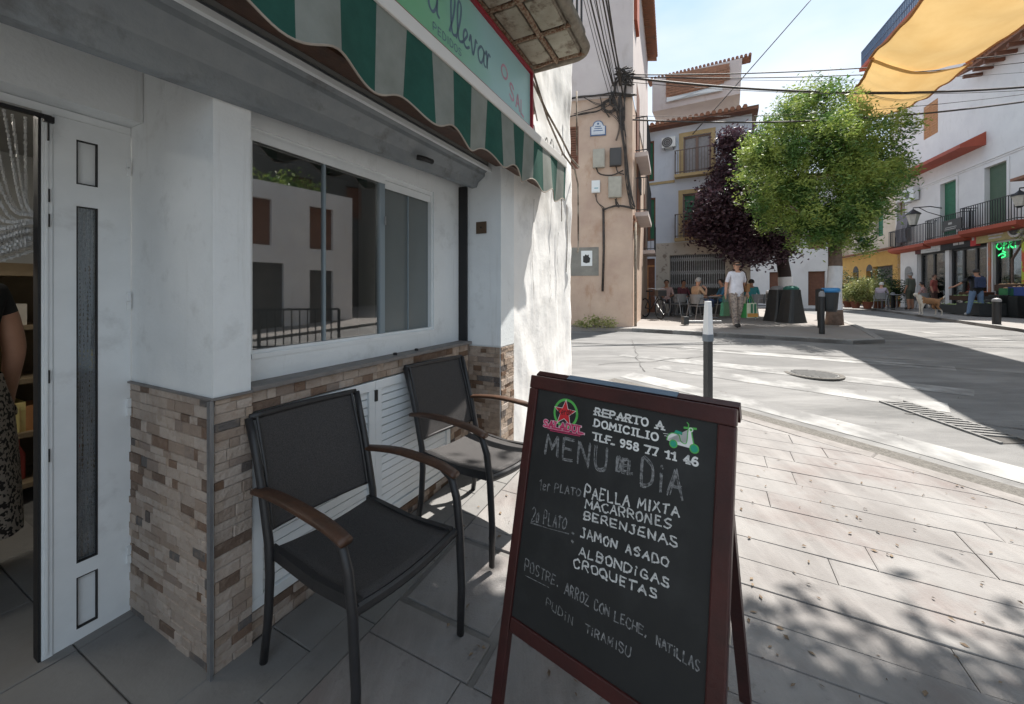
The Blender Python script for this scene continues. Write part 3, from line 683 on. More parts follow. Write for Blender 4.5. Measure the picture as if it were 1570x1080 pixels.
# ------------------------------------------------------------------ stroke lettering
F = {'A':[[(0,0),(2,6),(4,0)],[(.8,2.2),(3.2,2.2)]],'B':[[(0,0),(0,6),(2.4,6),(3.3,5.2),(3.2,3.8),(2.2,3.2),(0,3.2)],[(2.2,3.2),(3.6,2.4),(3.6,.8),(2.6,0),(0,0)]],
'C':[[(3.7,5),(2.6,6),(1.2,5.8),(.2,4.4),(.1,1.8),(1,.3),(2.4,0),(3.7,1)]],'D':[[(.2,0),(.2,6),(2,5.9),(3.6,4.4),(3.6,1.6),(2,.1),(.2,0)]],
'E':[[(3.5,6),(.3,6),(.3,0),(3.5,0)],[(.3,3.1),(2.8,3.1)]],'F':[[(3.5,6),(.3,6),(.3,0)],[(.3,3.1),(2.6,3.1)]],'G':[[(3.6,5),(2.4,6),(.8,5.4),(.1,3),(.8,.6),(2.4,0),(3.6,.8),(3.6,2.6),(2.2,2.6)]],
'H':[[(.2,0),(.2,6)],[(3.6,0),(3.6,6)],[(.2,3),(3.6,3)]],'I':[[(1,0),(1,6)]],'i':[[(1,0),(1,4)],[(1,5.4),(1.1,5.8)]],'J':[[(2.6,6),(2.6,1.2),(1.6,0),(.3,.5)],[(1.2,6),(3.4,6)]],'K':[[(.2,0),(.2,6)],[(3.5,6),(.3,2.8),(3.6,0)]],
'L':[[(.3,6),(.3,0),(3.4,0)]],'M':[[(0,0),(.4,6),(2.2,2.2),(4,6),(4.4,0)]],'N':[[(.2,0),(.2,6),(3.6,0),(3.6,6)]],'O':[[(2,6),(.4,5),(.1,2.6),(1,.3),(2.4,0),(3.6,1.2),(3.8,3.8),(3,5.6),(2,6)]],
'P':[[(.2,0),(.2,6),(2.4,6),(3.5,5),(3.2,3.4),(2,2.8),(.2,2.8)]],'Q':[[(2,6),(.4,5),(.1,2.6),(1,.3),(2.4,0),(3.6,1.2),(3.8,3.8),(3,5.6),(2,6)],[(2.2,1.6),(4,-.8)]],
'R':[[(.2,0),(.2,6),(2.4,6),(3.5,5),(3.2,3.6),(2,3),(.2,3)],[(1.8,3),(3.7,0)]],'S':[[(3.5,5.2),(2.2,6),(.8,5.6),(.5,4.2),(1.8,3.2),(3.2,2.4),(3.4,1),(2.2,0),(.2,.7)]],
'T':[[(0,6),(4,6)],[(2,6),(2,0)]],'U':[[(.2,6),(.2,1.6),(1.2,.1),(2.8,.1),(3.6,1.6),(3.6,6)]],'X':[[(0,0),(3.6,6)],[(.2,6),(3.8,0)]],'Z':[[(.2,6),(3.6,6),(.2,0),(3.7,0)]],
'1':[[(.7,4.8),(2,6),(2,0)]],'2':[[(.3,4.8),(1.4,6),(3,5.6),(3.1,4),(.2,.1),(3.6,.1)]],'4':[[(2.8,0),(2.8,6),(.1,1.8),(3.8,1.8)]],'5':[[(3.3,6),(.6,6),(.4,3.4),(2.4,3.7),(3.6,2.4),(3,.5),(1.6,0),(.2,.6)]],
'6':[[(3.2,5.6),(1.8,6),(.5,4.4),(.1,2),(1,.2),(2.6,0),(3.6,1.2),(3.2,2.8),(1.8,3.4),(.4,2.4)]],'7':[[(.1,6),(3.6,6),(1.4,0)]],'8':[[(2,3.2),(.5,4.2),(.8,5.7),(2.8,5.8),(3.2,4.2),(2,3.2),(.3,2),(.6,.3),(2.8,.1),(3.7,1.6),(2,3.2)]],
'9':[[(3.4,3.6),(1.8,2.8),(.4,3.8),(.6,5.6),(2.4,6),(3.4,4.8),(3.3,2),(2.2,.1),(.8,.2)]],'.':[[(.6,0),(.9,.3)]],',':[[(1,.8),(.2,-1.2)]],':':[[(.6,1),(.8,1.3)],[(.6,3.6),(.8,3.9)]],
'e':[[(.2,1.8),(2.8,2.4),(2,4),(.6,3.4),(.2,1.4),(1.4,.1),(2.8,.8)]],'r':[[(.3,0),(.3,4)],[(.3,2.6),(1.4,4),(2.4,3.6)]],'a':[[(2.4,3.8),(1,4),(.2,2),(1,.1),(2.4,1),(2.4,4),(2.6,0)]],'o':[[(1.4,4),(.2,2.6),(.8,.2),(2.2,.2),(2.8,2.4),(1.4,4)]]}
WID = {'I':2,'i':2,'.':1.6,',':2,':':1.6,' ':2.6,'M':4.6,'1':3,'J':3.6,'r':2.6,'e':3.2,'a':3,'o':3.2}
def text_width(s): return sum(WID.get(c,4)+1.3 for c in s)-1.3
def write(mb, s, x0, y0, x1, y1, h0, h1, wd, to3, serif=False, jit=.2, wob=.25, m=0, th=.0008, ww=0):
    """stroke text from (x0,y0) to (x1,y1) baseline, heights h0..h1; y grows upward"""
    tw = text_width(s); sx_ = (x1-x0)/tw; cx = 0
    rnd = random.Random(len(s)*7+int(x0*1000))
    for c in s:
        if c == ' ': cx += WID[' ']+1.3; continue
        dy = rnd.uniform(-wob,wob)*.4
        for strk in F[c]:
            pts = []
            for p in strk:
                u = (cx+p[0])/tw; hh = (h0+(h1-h0)*u)/6; pts.append(Vector((x0+(cx+p[0]+rnd.uniform(-wob,wob)*.5)*sx_, y0+(y1-y0)*u+(p[1]+dy+rnd.uniform(-wob,wob)*.5)*hh)))
            if c in 'BCDGJOPQRSU235689eao' and not serif or c in 'CGOQS35689J': P_ = smooth_path(pts, 3)
            else:
                P_ = []
                for a, b in zip(pts, pts[1:]): P_ += [a+(b-a)*(k/3) for k in range(3)]
                P_.append(pts[-1])
                # corners need joins: split at sharp bends
            segs = [P_]
            if not (c in 'CGOQS35689J'):
                segs = []; cur = [P_[0]]
                for i in range(1, len(P_)-1):
                    cur.append(P_[i]); d1 = P_[i]-P_[i-1]; d2 = P_[i+1]-P_[i]
                    if d1.length and d2.length and d1.angle(d2) > .7: segs.append(cur); cur = [P_[i]]
                cur.append(P_[-1]); segs.append(cur)
            for sg in segs:
                if len(sg) > 1: ribbon(mb, sg, wd, to3, m, th, jit)
            if serif:
                for e in (pts[0], pts[-1]):
                    top = e.y > y0+h0*.3
                    if c in 'OCGS0356898': continue
                    ribbon(mb, [e+Vector((-wd*.95, wd*.0)), e+Vector((wd*.95, 0))], wd*.75, to3, m, th)
        cx += WID.get(c,4)+1.3
write(tx2 := MB(), 'PEDIDOS', .88, 2.790, 1.15, 2.790, .040, .040, .006, to3, wob=0, jit=0)
tx2.build('small_lettering', MATS['slate_blue_print'], sign)
# faint pink emblem at the right end of the sign
em = MB()
def star(mb, cx, cy, r, to3, m=0, th=.001, rot=0, k=5, inner=.42):
    P_ = []
    for i in range(2*k):
        a = math.pi/2+rot+math.pi*i/k; q = r if i%2 == 0 else r*inner; P_.append((cx+math.cos(a)*q, cy+math.sin(a)*q))
    for i in range(2*k): mb.face([to3(cx,cy,th), to3(*P_[i],th), to3(*P_[(i+1)%(2*k)],th)][::1], m)
ring = lambda cx, cy, r, n=24: [(cx+math.cos(2*math.pi*i/n)*r, cy+math.sin(2*math.pi*i/n)*r) for i in range(n+1)]
ribbon(em, ring(1.70,2.975,.045), .016, to3, 0); 
write(em, 'S', 1.78, 2.84, 1.86, 2.82, .11, .11, .018, to3, wob=0); write(em, 'AL', 1.89, 2.81, 2.04, 2.78, .11, .10, .016, to3, wob=0)
em.build('pink_emblem', flat('faded_pink', (.58,.33,.42)), sign)
# ------------------------------------------------------------------ awning
aw = thing('striped_awning', 'green and grey striped fabric awning folded under the shop sign', 'awning', (P0.x,P0.y,0), SHOP_ROT)
A0, A1 = -.695+0, 2.64
mb = MB(); st_ = .1735; cols = 8
def vz(s): return 2.213-.030*math.cos(2*math.pi*(s-.344)/.347)
def vy(s, f): return -.452-.020*f*math.sin(2*math.pi*s/.69+.8)-.008*f*math.sin(2*math.pi*s/.31)
k0 = -5; ss = []
s_ = st_*k0-.002
while s_ < A1: ss.append(s_); s_ += st_/cols
ss.append(A1)
rowsn = 7
for i in range(len(ss)-1):
    mid = (ss[i]+ss[i+1])/2; k = math.floor((mid+.002)/st_); green = k % 2 == 1
    for j in range(rowsn-1):
        q = []
        for s2, jj in ((ss[i],j),(ss[i+1],j),(ss[i+1],j+1),(ss[i],j+1)):
            f = jj/(rowsn-1); q.append((s2, vy(s2,f), 2.535+(vz(s2)-2.535)*f))
        mb.face(q, 0 if green else 1)
        mb.face([(a, b+.003, c) for a, b, c in q[::-1]], 0 if green else 1)
MG = pm('green_canvas', (.008,.068,.050), (.012,.085,.062), 12, .85, .15, 200, trans=.12)
MGr = pm('grey_canvas', (.25,.265,.24), (.21,.225,.20), 9, .85, .15, 200, trans=.12, dirt=(.2,.2,.19), ds=4, dlo=.58, dhi=.85)
mb.build('valance', [MG, MGr], aw, smooth=True, fix=True)
mb = MB(); mb.tube([(s2, vy(s2,1)+.001, vz(s2)) for s2 in ss], .0045, 5); mb.build('hem_piping', flat('sand_piping', (.36,.31,.26)), aw)
mb = MB(); mb.box(ss[0],A1+.012,-.462,-.405,2.532,2.602); mb.build('front_bar', pm('cream_bar', (.62,.60,.57), rough=.5), aw, bevel=.006)
mb = MB(); mb.v = [(ss[0],-.42,2.60),(A1,-.42,2.60),(A1,-.255,2.70),(ss[0],-.255,2.70),(ss[0],-.42,2.575),(A1,-.42,2.575),(A1,-.255,2.675),(ss[0],-.255,2.675)]
mb.f = [(0,1,2,3),(7,6,5,4),(0,4,5,1),(1,5,6,2),(2,6,7,3),(3,7,4,0)]; mb.m = [1]*6; mb.build('canopy_fold', [MG, MGr], aw)
mb = MB(); mb.bar((1.95,-.25,2.36),(2.45,-.42,2.50),.03,.02); mb.bar((-.4,-.25,2.36),(.3,-.42,2.50),.03,.02); mb.build('folding_arm', M['frame'], aw)
mb = MB()  # brown curled fabric end piece hanging over the pier
# ------------------------------------------------------------------ balcony overhead
bl = MB(); e0, e1, t0, t1, zz = -3.0, 2.34, -.256, -.76, 3.30
poly = [(e0,t0),(e0,t1)]
for i in range(7):
    a = i/6*math.pi/2; poly.append((e1-.14+math.sin(a)*.14, t1+.14-math.cos(a)*.14))
poly.append((e1, t0)); 
bl.prism(poly, zz+.03, zz+.15)
bal = bl.build('balcony_slab', M['conc'], shop, fix=True)
bl = MB(); pl = [Vector(p) for p in poly[1:]]
bl.tube([(p.x,p.y,zz+.03) for p in pl], .035, 8); bl.tube([(p.x*1.0,p.y+.055,zz+.022) for p in pl[:-2]]+[(e1-.06,t0,zz+.022)], .012, 6); bl.build('slab_edge', M['conc'], bal, smooth=True)
for i in range(14):
    s1_ = e1-.10-i*.37; s0_ = s1_-.31
    for ta, tb in ((-.30,-.47),(-.53,-.70)):
        q = MB(); q.box(s0_, s1_, ta, tb, zz-.0, zz+.029); q.build('soffit_panel', M['soffit'], bal, bevel=.01)
q = MB()
for i in range(15):
    s1_ = e1-.07-i*.37; q.tube([(s1_+random.uniform(-.01,.01), -.27-.47*k/6, zz+.008+random.uniform(-.006,.006)) for k in range(7)], .017, 6)
q.tube([(e1-.06-k*.2, -.50+random.uniform(-.006,.006), zz+.006+random.uniform(-.006,.006)) for k in range(27)], .020, 6)
q.tube([(e1-.06-k*.2, -.275+random.uniform(-.006,.006), zz+.010) for k in range(27)], .016, 6)
q.build('rusty_rib', M['rust'], bal)
q = MB(); n0 = 0
for i in range(24):
    q.bar((e1-.1-i*.12,-.72,zz+.15),(e1-.1-i*.12,-.72,zz+1.05),.014,.014)
q.bar((e1-.1,-.72,zz+1.05),(-1,-.72,zz+1.05),.03,.03); q.build('railing', M['iron'], bal)
# dark boxes / cables at the sign's end on the wall
cb = MB()
def sag(a, b, s, n=10): 
    a = Vector(a); b = Vector(b); return [a.lerp(b, i/n)-Vector((0,0,s*4*(i/n)*(1-i/n))) for i in range(n+1)]
cb.tube([(2.22,-.30,3.28),(2.24,-.29,3.1),(2.27,-.30,2.97),(2.31,-.31,2.86)], .006, 5); cb.tube([(2.25,-.29,3.28),(2.22,-.29,3.05),(2.26,-.3,2.90)], .010, 5)
cb.tube([(2.2,-.30,3.18),(2.5,-.32,3.02),(2.9,-.32,2.92),(3.2,-.33,2.80),(3.43,-.34,2.78),(3.50,-.30,2.82)], .011, 6)
cb.tube([(2.2,-.30,3.28),(2.55,-.31,2.98),(2.95,-.32,2.78),(3.3,-.33,2.72),(3.46,-.32,2.60),(3.47,-.32,2.3),(3.475,-.32,1.95),(3.50,-.31,1.86),(3.44,-.32,1.84)], .010, 6)
cb.tube([(2.95,-.31,2.80),(2.93,-.31,2.5),(2.94,-.31,2.1)], .005, 5); cb.tube([(3.1,-.31,2.3),(3.12,-.31,1.9),(3.08,-.31,1.6)], .004, 5)
cb.tube([(3.38,-.33,3.6),(3.39,-.33,2.9)], .009, 6)
cb.build('wall_cable', pm('painted_cable', (.10,.07,.05), (.32,.28,.23), 7, .8, lo=.42, hi=.6), shop, smooth=True)
# handwriting scratch on wall (three letters-like marks as in photo: black spray tag)
tg = MB(); t3 = lambda x, z, l: (x, -.2575-bulge(x, z)-.002-l, z)
for stk in ([(2.30,2.80),(2.36,2.74),(2.33,2.84)],[(2.42,2.80),(2.46,2.70),(2.52,2.76)],[(2.56,2.76),(2.62,2.83),(2.68,2.74),(2.62,2.70)],[(2.74,2.82),(2.80,2.88),(2.86,2.82),(2.82,2.74)]):
    ribbon(tg, smooth_path(stk), .014, t3, jit=.3)
tg.build('spray_mark', M['gasket'], shop)
# cracks in old wall
tg = MB()
for x0_, z0_, z1_ in ((2.35,2.2,1.2),(2.75,1.7,1.3),(3.0,2.0,1.55)):
    pts = []; x = x0_
    for i in range(14): x += random.uniform(-.018,.018); pts.append((x, z0_+(z1_-z0_)*i/13))
    ribbon(tg, pts, .005, t3, jit=.6)
tg.build('wall_crack', flat('crack_grey', (.10,.09,.08)), shop)
# ------------------------------------------------------------------ chairs
fab = pm('black_mesh_fabric', (.022,.020,.021), (.060,.055,.053), 230, .6, .4, 500)
def lerp(a, b, t): return tuple(a[i]+(b[i]-a[i])*t for i in range(3))
def make_chair(label, loc, rz, name='patio_armchair'):
    t = thing(name, label, 'chair', loc, rz, 'dark metal armchairs by the shop wall')      # local +x = forward, y = sideways (left +)
    for s in (-1, 1):
        y = .238*s
        m = MB(); m.tube([(0,y,.0),(.030,y*.99,.18),(.040,y*.985,.34),(.030,y*.98,.46),(-.01,y*.985,.62),(-.052,y*.995,.76),(-.105,y*1.02,.905)], [.0165,.018,.019,.0195,.019,.018,.017], 10, flat=.8); m.build('rear_leg', M['frame'], t, smooth=True)
        m = MB(); m.tube([(.555,y*1.03,0),(.560,y*1.04,.2),(.548,y*1.05,.42),(.530,y*1.06,.55),(.500,y*1.07,.625),(.455,y*1.075,.648)], [.0155,.0175,.0185,.0185,.0175,.016], 10, flat=.8); m.build('front_leg', M['frame'], t, smooth=True)
        m = MB()
        pts = [(-.045,y*1.02,.640),(.05,y*1.04,.655),(.18,y*1.07,.668),(.32,y*1.08,.668),(.44,y*1.08,.660),(.525,y*1.07,.640)]
        n = len(m.v)
        for i, p in enumerate(smooth_path(pts,4)):
            w_ = .023+.004*math.sin(i/20*3.1); 
            for a in range(8):
                an = a/8*2*math.pi; sy = (abs(math.cos(an))**.6)*(1 if math.cos(an) > 0 else -1)*w_; sz = (abs(math.sin(an))**.6)*(1 if math.sin(an) > 0 else -1)*.011
                m.v.append((p.x, p.y+sy, p.z+sz))
        K = len(smooth_path(pts,4))
        for i in range(K-1):
            for a in range(8): q = n+i*8+a; r_ = n+i*8+(a+1)%8; m.f.append((q, r_, r_+8, q+8)); m.m.append(0)
        m.f.append(tuple(n+a for a in range(8))); m.m.append(0); m.f.append(tuple(n+(K-1)*8+a for a in range(8))[::-1]); m.m.append(0)
        m.build('armrest', M['wood'], t, smooth=True, fix=True)
    m = MB()
    for s in (-1,1): m.bar((.02,.215*s,.418),(.30,.215*s,.405),.022,.042); m.bar((.30,.215*s,.405),(.535,.215*s,.425),.022,.042)
    m.bar((.055,-.21,.405),(.055,.21,.405),.030,.022)
    pr = [(.535,-.235+.47*i/10,.422-.022*math.sin(math.pi*i/10)) for i in range(11)]
    m.tube(pr, .017, 8, flat=1.0); m.bar(lerp(pr[0],pr[0],0),(.535,-.235,.44),.02,.02); m.build('seat_frame', M['frame'], t, bevel=0)
    # sling seat
    m = MB(); nx_, ny_ = 10, 8
    def sp(i, j, dz=0):
        x = .045+.485*i/nx_; y = -.205+.41*j/ny_; return (x, y, .438-.014*math.sin(math.pi*i/nx_)-.016*math.sin(math.pi*j/ny_)+dz)
    for i in range(nx_):
        for j in range(ny_): m.face([sp(i,j),sp(i+1,j),sp(i+1,j+1),sp(i,j+1)]); m.face([sp(i,j,-.008),sp(i,j+1,-.008),sp(i+1,j+1,-.008),sp(i+1,j,-.008)])
    for i in range(nx_): m.face([sp(i,0),sp(i,0,-.008),sp(i+1,0,-.008),sp(i+1,0)]); m.face([sp(i,ny_),sp(i+1,ny_),sp(i+1,ny_,-.008),sp(i,ny_,-.008)])
    for j in range(ny_): m.face([sp(nx_,j),sp(nx_,j,-.008),sp(nx_,j+1,-.008),sp(nx_,j+1)])
    m.build('seat', fab, t, smooth=True, fix=True)
    m = MB(); path = [(.012,.50),(-.012,.60),(-.044,.72),(-.082,.83),(-.106,.903)]
    for a, b in zip(path, path[1:]):
        for j in range(8):
            y0_, y1_ = -.212+.424*j/8, -.212+.424*(j+1)/8; bow = lambda y: -.018*(1-(y/.212)**2)
            for d in (0, -.007):
                q = [(a[0]+bow(y0_)+d,y0_,a[1]),(a[0]+bow(y1_)+d,y1_,a[1]),(b[0]+bow(y1_)+d,y1_,b[1]),(b[0]+bow(y0_)+d,y0_,b[1])]; m.face(q if d == 0 else q[::-1])
    bk = m.build('backrest', fab, t, smooth=True, fix=True)
    m = MB(); m.tube([(-.108-.018*(1-(y/.235)**2),y,.905) for y in [-.24+.06*k for k in range(9)]], .014, 8); m.tube([(.008-.018*(1-(y/.235)**2),y,.495) for y in [-.235+.0587*k for k in range(9)]], .009, 6); m.build('back_rail', M['frame'], bk, smooth=True)
    for s in (-1,1):
        m = MB(); m.tube([(a[0]+.006,.213*s,a[1]) for a in path], .006, 6); m.build('side_hem', M['frame'], bk)
    return t
ch1 = make_chair('nearest dark metal armchair with brown wooden arms, black mesh seat in the shade', (-.811, 1.680, 0), R(-32))
ch2 = dup(ch1, (-.405, 2.455, g(2.3)), R(-36), 'farther dark armchair against the window wall, its seat half in sunlight')
ch2.rotation_euler = (0, 0, R(-36))
# ------------------------------------------------------------------ menu A-board
TL = Vector((.066,1.315,1.12)); TR = Vector((.534,.93,1.12)); Wd = (TR-TL); WL = Wd.length; Wd.normalize()
Dn = Vector((-.1524,-.1853,-1.12)); DL = Dn.length; Dn.normalize(); Nf = Dn.cross(Wd).normalized()
if Nf.y > 0: Nf = -Nf
board = thing('menu_board', 'red brown wooden chalkboard stand with the handwritten menu of the day', 'menu board', (.15,1.2,0))
BO = Vector((.15,1.2,0))
def bp3(u, v, l=0): return tuple(TL+Wd*u+Dn*v+Nf*l-BO)
def bbox(mb, u0, u1, v0, v1, l0, l1):
    n = len(mb.v)
    for l in (l0, l1):
        for u, v in ((u0,v0),(u1,v0),(u1,v1),(u0,v1)): mb.v.append(bp3(u,v,l))
    for q in ((0,3,2,1),(4,5,6,7),(0,1,5,4),(1,2,6,5),(2,3,7,6),(3,0,4,7)): mb.f.append(tuple(n+i for i in q)); mb.m.append(0)
FB = .752
fr = MB(); bbox(fr, 0, WL, 0, .041, -.022, .004); fb = fr.build('top_rail', M['mahog'], board, bevel=.004, fix=True)
fr = MB(); bbox(fr, .0, .0325, .0415, 1.142, -.022, .003); fr.build('leg', M['mahog'], board, bevel=.004, fix=True)
fr = MB(); bbox(fr, WL-.040, WL, .0415, 1.142, -.022, .003); fr.build('leg', M['mahog'], board, bevel=.004, fix=True)
fr = MB(); bbox(fr, .033, WL-.0405, .712, FB, -.022, .0025); fr.build('bottom_rail', M['mahog'], board, bevel=.004, fix=True)
fr = MB(); bbox(fr, .030, WL-.037, .038, .715, -.016, -.004); pan = fr.build('chalkboard_panel', M['slate'], board)
# rear frame, splayed back
Rn = (Vector((.60,.73,0))*.45-Vector((0,0,1.10))); rl = Rn.length; Rn.normalize(); Rf = Rn.cross(Wd).normalized()
B2 = TL-Nf*.03
if Rf.y < 0: Rf = -Rf
def rbox(mb, u0, u1, v0, v1, l0, l1):
    n = len(mb.v)
    for l in (l0, l1):
        for u, v in ((u0,v0),(u1,v0),(u1,v1),(u0,v1)): mb.v.append(tuple(B2+Wd*u+Rn*v+Rf*l-BO))
    for q in ((0,3,2,1),(4,5,6,7),(0,1,5,4),(1,2,6,5),(2,3,7,6),(3,0,4,7)): mb.f.append(tuple(n+i for i in q)); mb.m.append(0)
for a in ((.0,WL,-.004,.04),(.03,WL-.07,.72,.76)):
    fr = MB(); rbox(fr, *a, .0, .022); fr.build('rear_rail', M['mahog'], board, fix=True)
for a in ((.0,.034,.0405,rl),(WL-.070,WL-.036,.0405,rl)):
    fr = MB(); rbox(fr, *a, .0, .022); fr.build('rear_leg', M['mahog'], board, fix=True)
fr = MB(); rbox(fr, .034, WL-.070, .04, .72, .004, .012); fr.build('rear_panel', M['slate'], board, fix=True)
fr = MB(); rbox(fr, .12,.46,-.006,.0,.0,.022); fr.build('blue_sheen', flat('pale_blue_sheen', (.16,.21,.27)), board, fix=True)  # light reflecting off the rear top edge, painted on as a bluish strip
hm = MB(); hm.tube([bp3(WL+.002,.50,-.01),bp3(WL-.01,.44,-.06),bp3(WL-.02,.40,-.11),bp3(WL-.03,.38,-.15)], .0022, 5); hm.build('cord', flat('string', (.4,.35,.28)), board)
def b3(x, y, l): return bp3(x, -y, -.004+l)
def T(name, mat, lines, **kw):
    for a in lines: 
        mb = MB(); s_, x0_, v0_, x1_, v1_, h0_, h1_, wd_ = a; write(mb, s_, x0_, -v0_, x1_, -v1_, h0_, h1_, wd_, b3, **kw); mb.build(name, mat, pan)
T('printed_lettering', M['printw'], [('REPARTO A',.241,.083,.438,.083,.019,.019,.0050),('DOMICILIO',.242,.115,.427,.114,.019,.018,.0050),('TLF. 958 77 11 46',.244,.153,.527,.150,.019,.018,.0050)], serif=True, jit=0, wob=0)
T('chalk_writing', M['chalk'], [('PAELLA MIXTA',.234,.313,.489,.278,.032,.020,.0040),('MACARRONES',.240,.340,.474,.310,.022,.021,.0039),('BERENJENAS',.238,.369,.491,.346,.019,.022,.0040),
 ('JAMON ASADO',.232,.417,.472,.398,.023,.018,.0040),('ALBONDiGAS',.234,.465,.479,.441,.022,.019,.0039),('CROQUETAS',.221,.500,.452,.479,.022,.019,.0040)], jit=.45, wob=.85)
T('chalk_writing', M['chalkmid'], [('1er PLATO',.077,.340,.220,.314,.030,.018,.0030),('2a PLATO',.064,.436,.186,.417,.040,.028,.0028),
 ('ARROZ CON LECHE, ',.202,.577,.445,.570,.027,.019,.0028),('NATiLLAS',.456,.573,.552,.582,.018,.022,.0028),('TiRAMISU',.273,.638,.397,.632,.019,.022,.0026),('POSTRE.',.060,.576,.180,.570,.032,.022,.0028)], jit=.45, wob=.85)
T('chalk_writing', M['chalkdim'], [('PUDiN',.147,.633,.235,.640,.021,.018,.0024)], jit=.4, wob=.8)
mb = MB()
for rep in range(3): ribbon(mb, [(.062,-.440-rep*.0012),(.13,-.434),(.196,-.425+rep*.0008)], .0016, b3, th=.0008)
ribbon(mb, [(.207,-.417),(.211,-.419)], .006, b3); ribbon(mb, [(.208,-.438),(.212,-.440)], .006, b3); ribbon(mb, [(.065,-.588),(.15,-.584)], .0016, b3)
mb.build('chalk_underline', M['chalkmid'], pan)
# hatched outline title: MENU DEL DIA
for s_, x0_, v0_, x1_, v1_, h0_, h1_ in (('MENU',.086,.232,.293,.226,.056,.060),('DEL',.321,.216,.366,.213,.033,.033),('DiA',.390,.234,.494,.234,.064,.060)):
    mb = MB()
    for k, (dx, dy) in enumerate(((-.0028,.002),(.0028,-.002),(0,.0),(-.0014,-.0028),(.0022,.0024))):
        write(mb, s_, x0_+dx, -v0_+dy, x1_+dx, -v1_+dy, h0_, h1_, .0021, b3, jit=.4, wob=.35+.1*k, th=.0006+.0001*k)
    mb.build('chalk_title', M['chalkmid'], pan)
# printed logo: green ring, red star, words
lg = MB(); ribbon(lg, ring(.143,-.098,.040,36), .0075, b3, 0, .0005)
star(lg, .140,-.098,.042, b3, 1, .0007); star(lg, .140,-.098,.038, b3, 2, .0009)
lgo = lg.build('logo', [M['printg'], M['printw'], M['printr']], pan)
mb = MB(); write(mb, 'KeraR', .117,-.106,.165,-.100,.018,.018,.0022, b3, wob=.1, th=.0012); mb.build('logo_word', M['black'], lgo)
mb = MB(); write(mb, 'SALADUL', .068,-.152,.208,-.144,.019,.019,.0054, b3, wob=0, jit=0, serif=True, th=.0013); ribbon(mb, [(.085,-.156),(.204,-.149)], .0022, b3, 0, .0013); ribbon(mb, [(.095,-.160),(.200,-.153)], .0018, b3, 0, .0013)
mb.build('logo_word', M['printp'], lgo)
mb = MB(); write(mb, 'SALADUL', .068,-.152,.208,-.144,.019,.019,.0085, b3, wob=0, jit=0, serif=True, th=.0011); mb.build('logo_outline', flat('printed_pale_pink', (.8,.55,.6)), lgo)
# printed scooter
mb = MB()
def fan(pts, m, th):
    for i in range(1, len(pts)-1): mb.face([b3(*pts[0],th), b3(*pts[i],th), b3(*pts[i+1],th)], m)
def disc(x, y, r, m, th): fan([(x+math.cos(a*math.pi/9)*r, y+math.sin(a*math.pi/9)*r) for a in range(18)], m, th)
fan([(.449,-.106),(.452,-.094),(.462,-.086),(.478,-.088),(.484,-.102),(.497,-.103),(.499,-.070),(.506,-.068),(.514,-.104),(.506,-.113),(.476,-.112)], 0, .0005)
ribbon(mb, smooth_path([(.449,-.106),(.452,-.094),(.462,-.086),(.478,-.088),(.484,-.102),(.497,-.103),(.499,-.072)]), .0022, b3, 1, .0008)
ribbon(mb, [(.499,-.075),(.500,-.057),(.496,-.053)], .0026, b3, 1, .0008); ribbon(mb, [(.490,-.067),(.518,-.064)], .005, b3, 1, .0009); disc(.506,-.069,.0055,0,.0010); disc(.506,-.069,.0035,1,.0011)
ribbon(mb, smooth_path([(.506,-.066),(.514,-.100),(.520,-.106)]), .0028, b3, 1, .0008)
fan([(.466,-.084),(.486,-.086),(.486,-.079),(.470,-.077)], 2, .0009)
for x_, r_ in ((.466,.0105),(.516,.0115)): disc(x_,-.112,r_,1,.0009); disc(x_,-.112,r_-.0028,2,.0011)
ribbon(mb, [(.440,-.092),(.452,-.091)], .0012, b3, 0); ribbon(mb, [(.443,-.097),(.450,-.097)], .0012, b3, 0)
mb.build('scooter_print', [M['printw'], M['printg'], M['printt']], pan)
# ------------------------------------------------------------------ square street post by the kerb
pp = at(1085.5, 620, 3.62); zg = g(3.62)
post = thing('street_post', 'slim square dark post with a tapered white top behind the menu board', 'post', (pp.x, pp.y, zg), R(20))
top = 1.4-(462-447)/601*3.62-zg; mid = 1.4-(522-447)/601*3.62-zg; col = 1.4-(515-447)/601*3.62-zg
mb = MB(); mb.box(-.029,.029,-.029,.029,-.1,mid); mb.build('shaft', pm('grey_post_paint', (.03,.031,.032), (.04,.041,.042), 20, .5), post, bevel=.004)
mb = MB(); mb.box(-.034,.034,-.034,.034,mid-.01,col+.012); mb.build('collar', pm('blue_grey_collar', (.16,.19,.22), rough=.5), post, bevel=.004)
mb = MB(); n = 0
for z_, h_ in ((col+.013,.031),(top-.004,.021),(top,.018)): mb.v += [(-h_,-h_,z_),(h_,-h_,z_),(h_,h_,z_),(-h_,h_,z_)]
for a in (0,4): mb.f += [(a,a+1,a+5,a+4),(a+1,a+2,a+6,a+5),(a+2,a+3,a+7,a+6),(a+3,a,a+4,a+7)]; mb.m += [0]*4
mb.f += [(8,9,10,11),(3,2,1,0)]; mb.m += [0,0]
mb.build('white_top', pm('white_post_paint', (.78,.79,.80), rough=.5), post)
GZ = .47
# ------------------------------------------------------------------ beige building A
ax = Vector((.982,-.19)).normalized(); cA = Vector((3.12,10.15))       # front right corner
rA = math.atan2(ax.y, ax.x)
A = thing('beige_house', 'peeling salmon house with cable bundles, tile plaque and meter boxes at the corner', 'building', (cA.x, cA.y, GZ), rA)
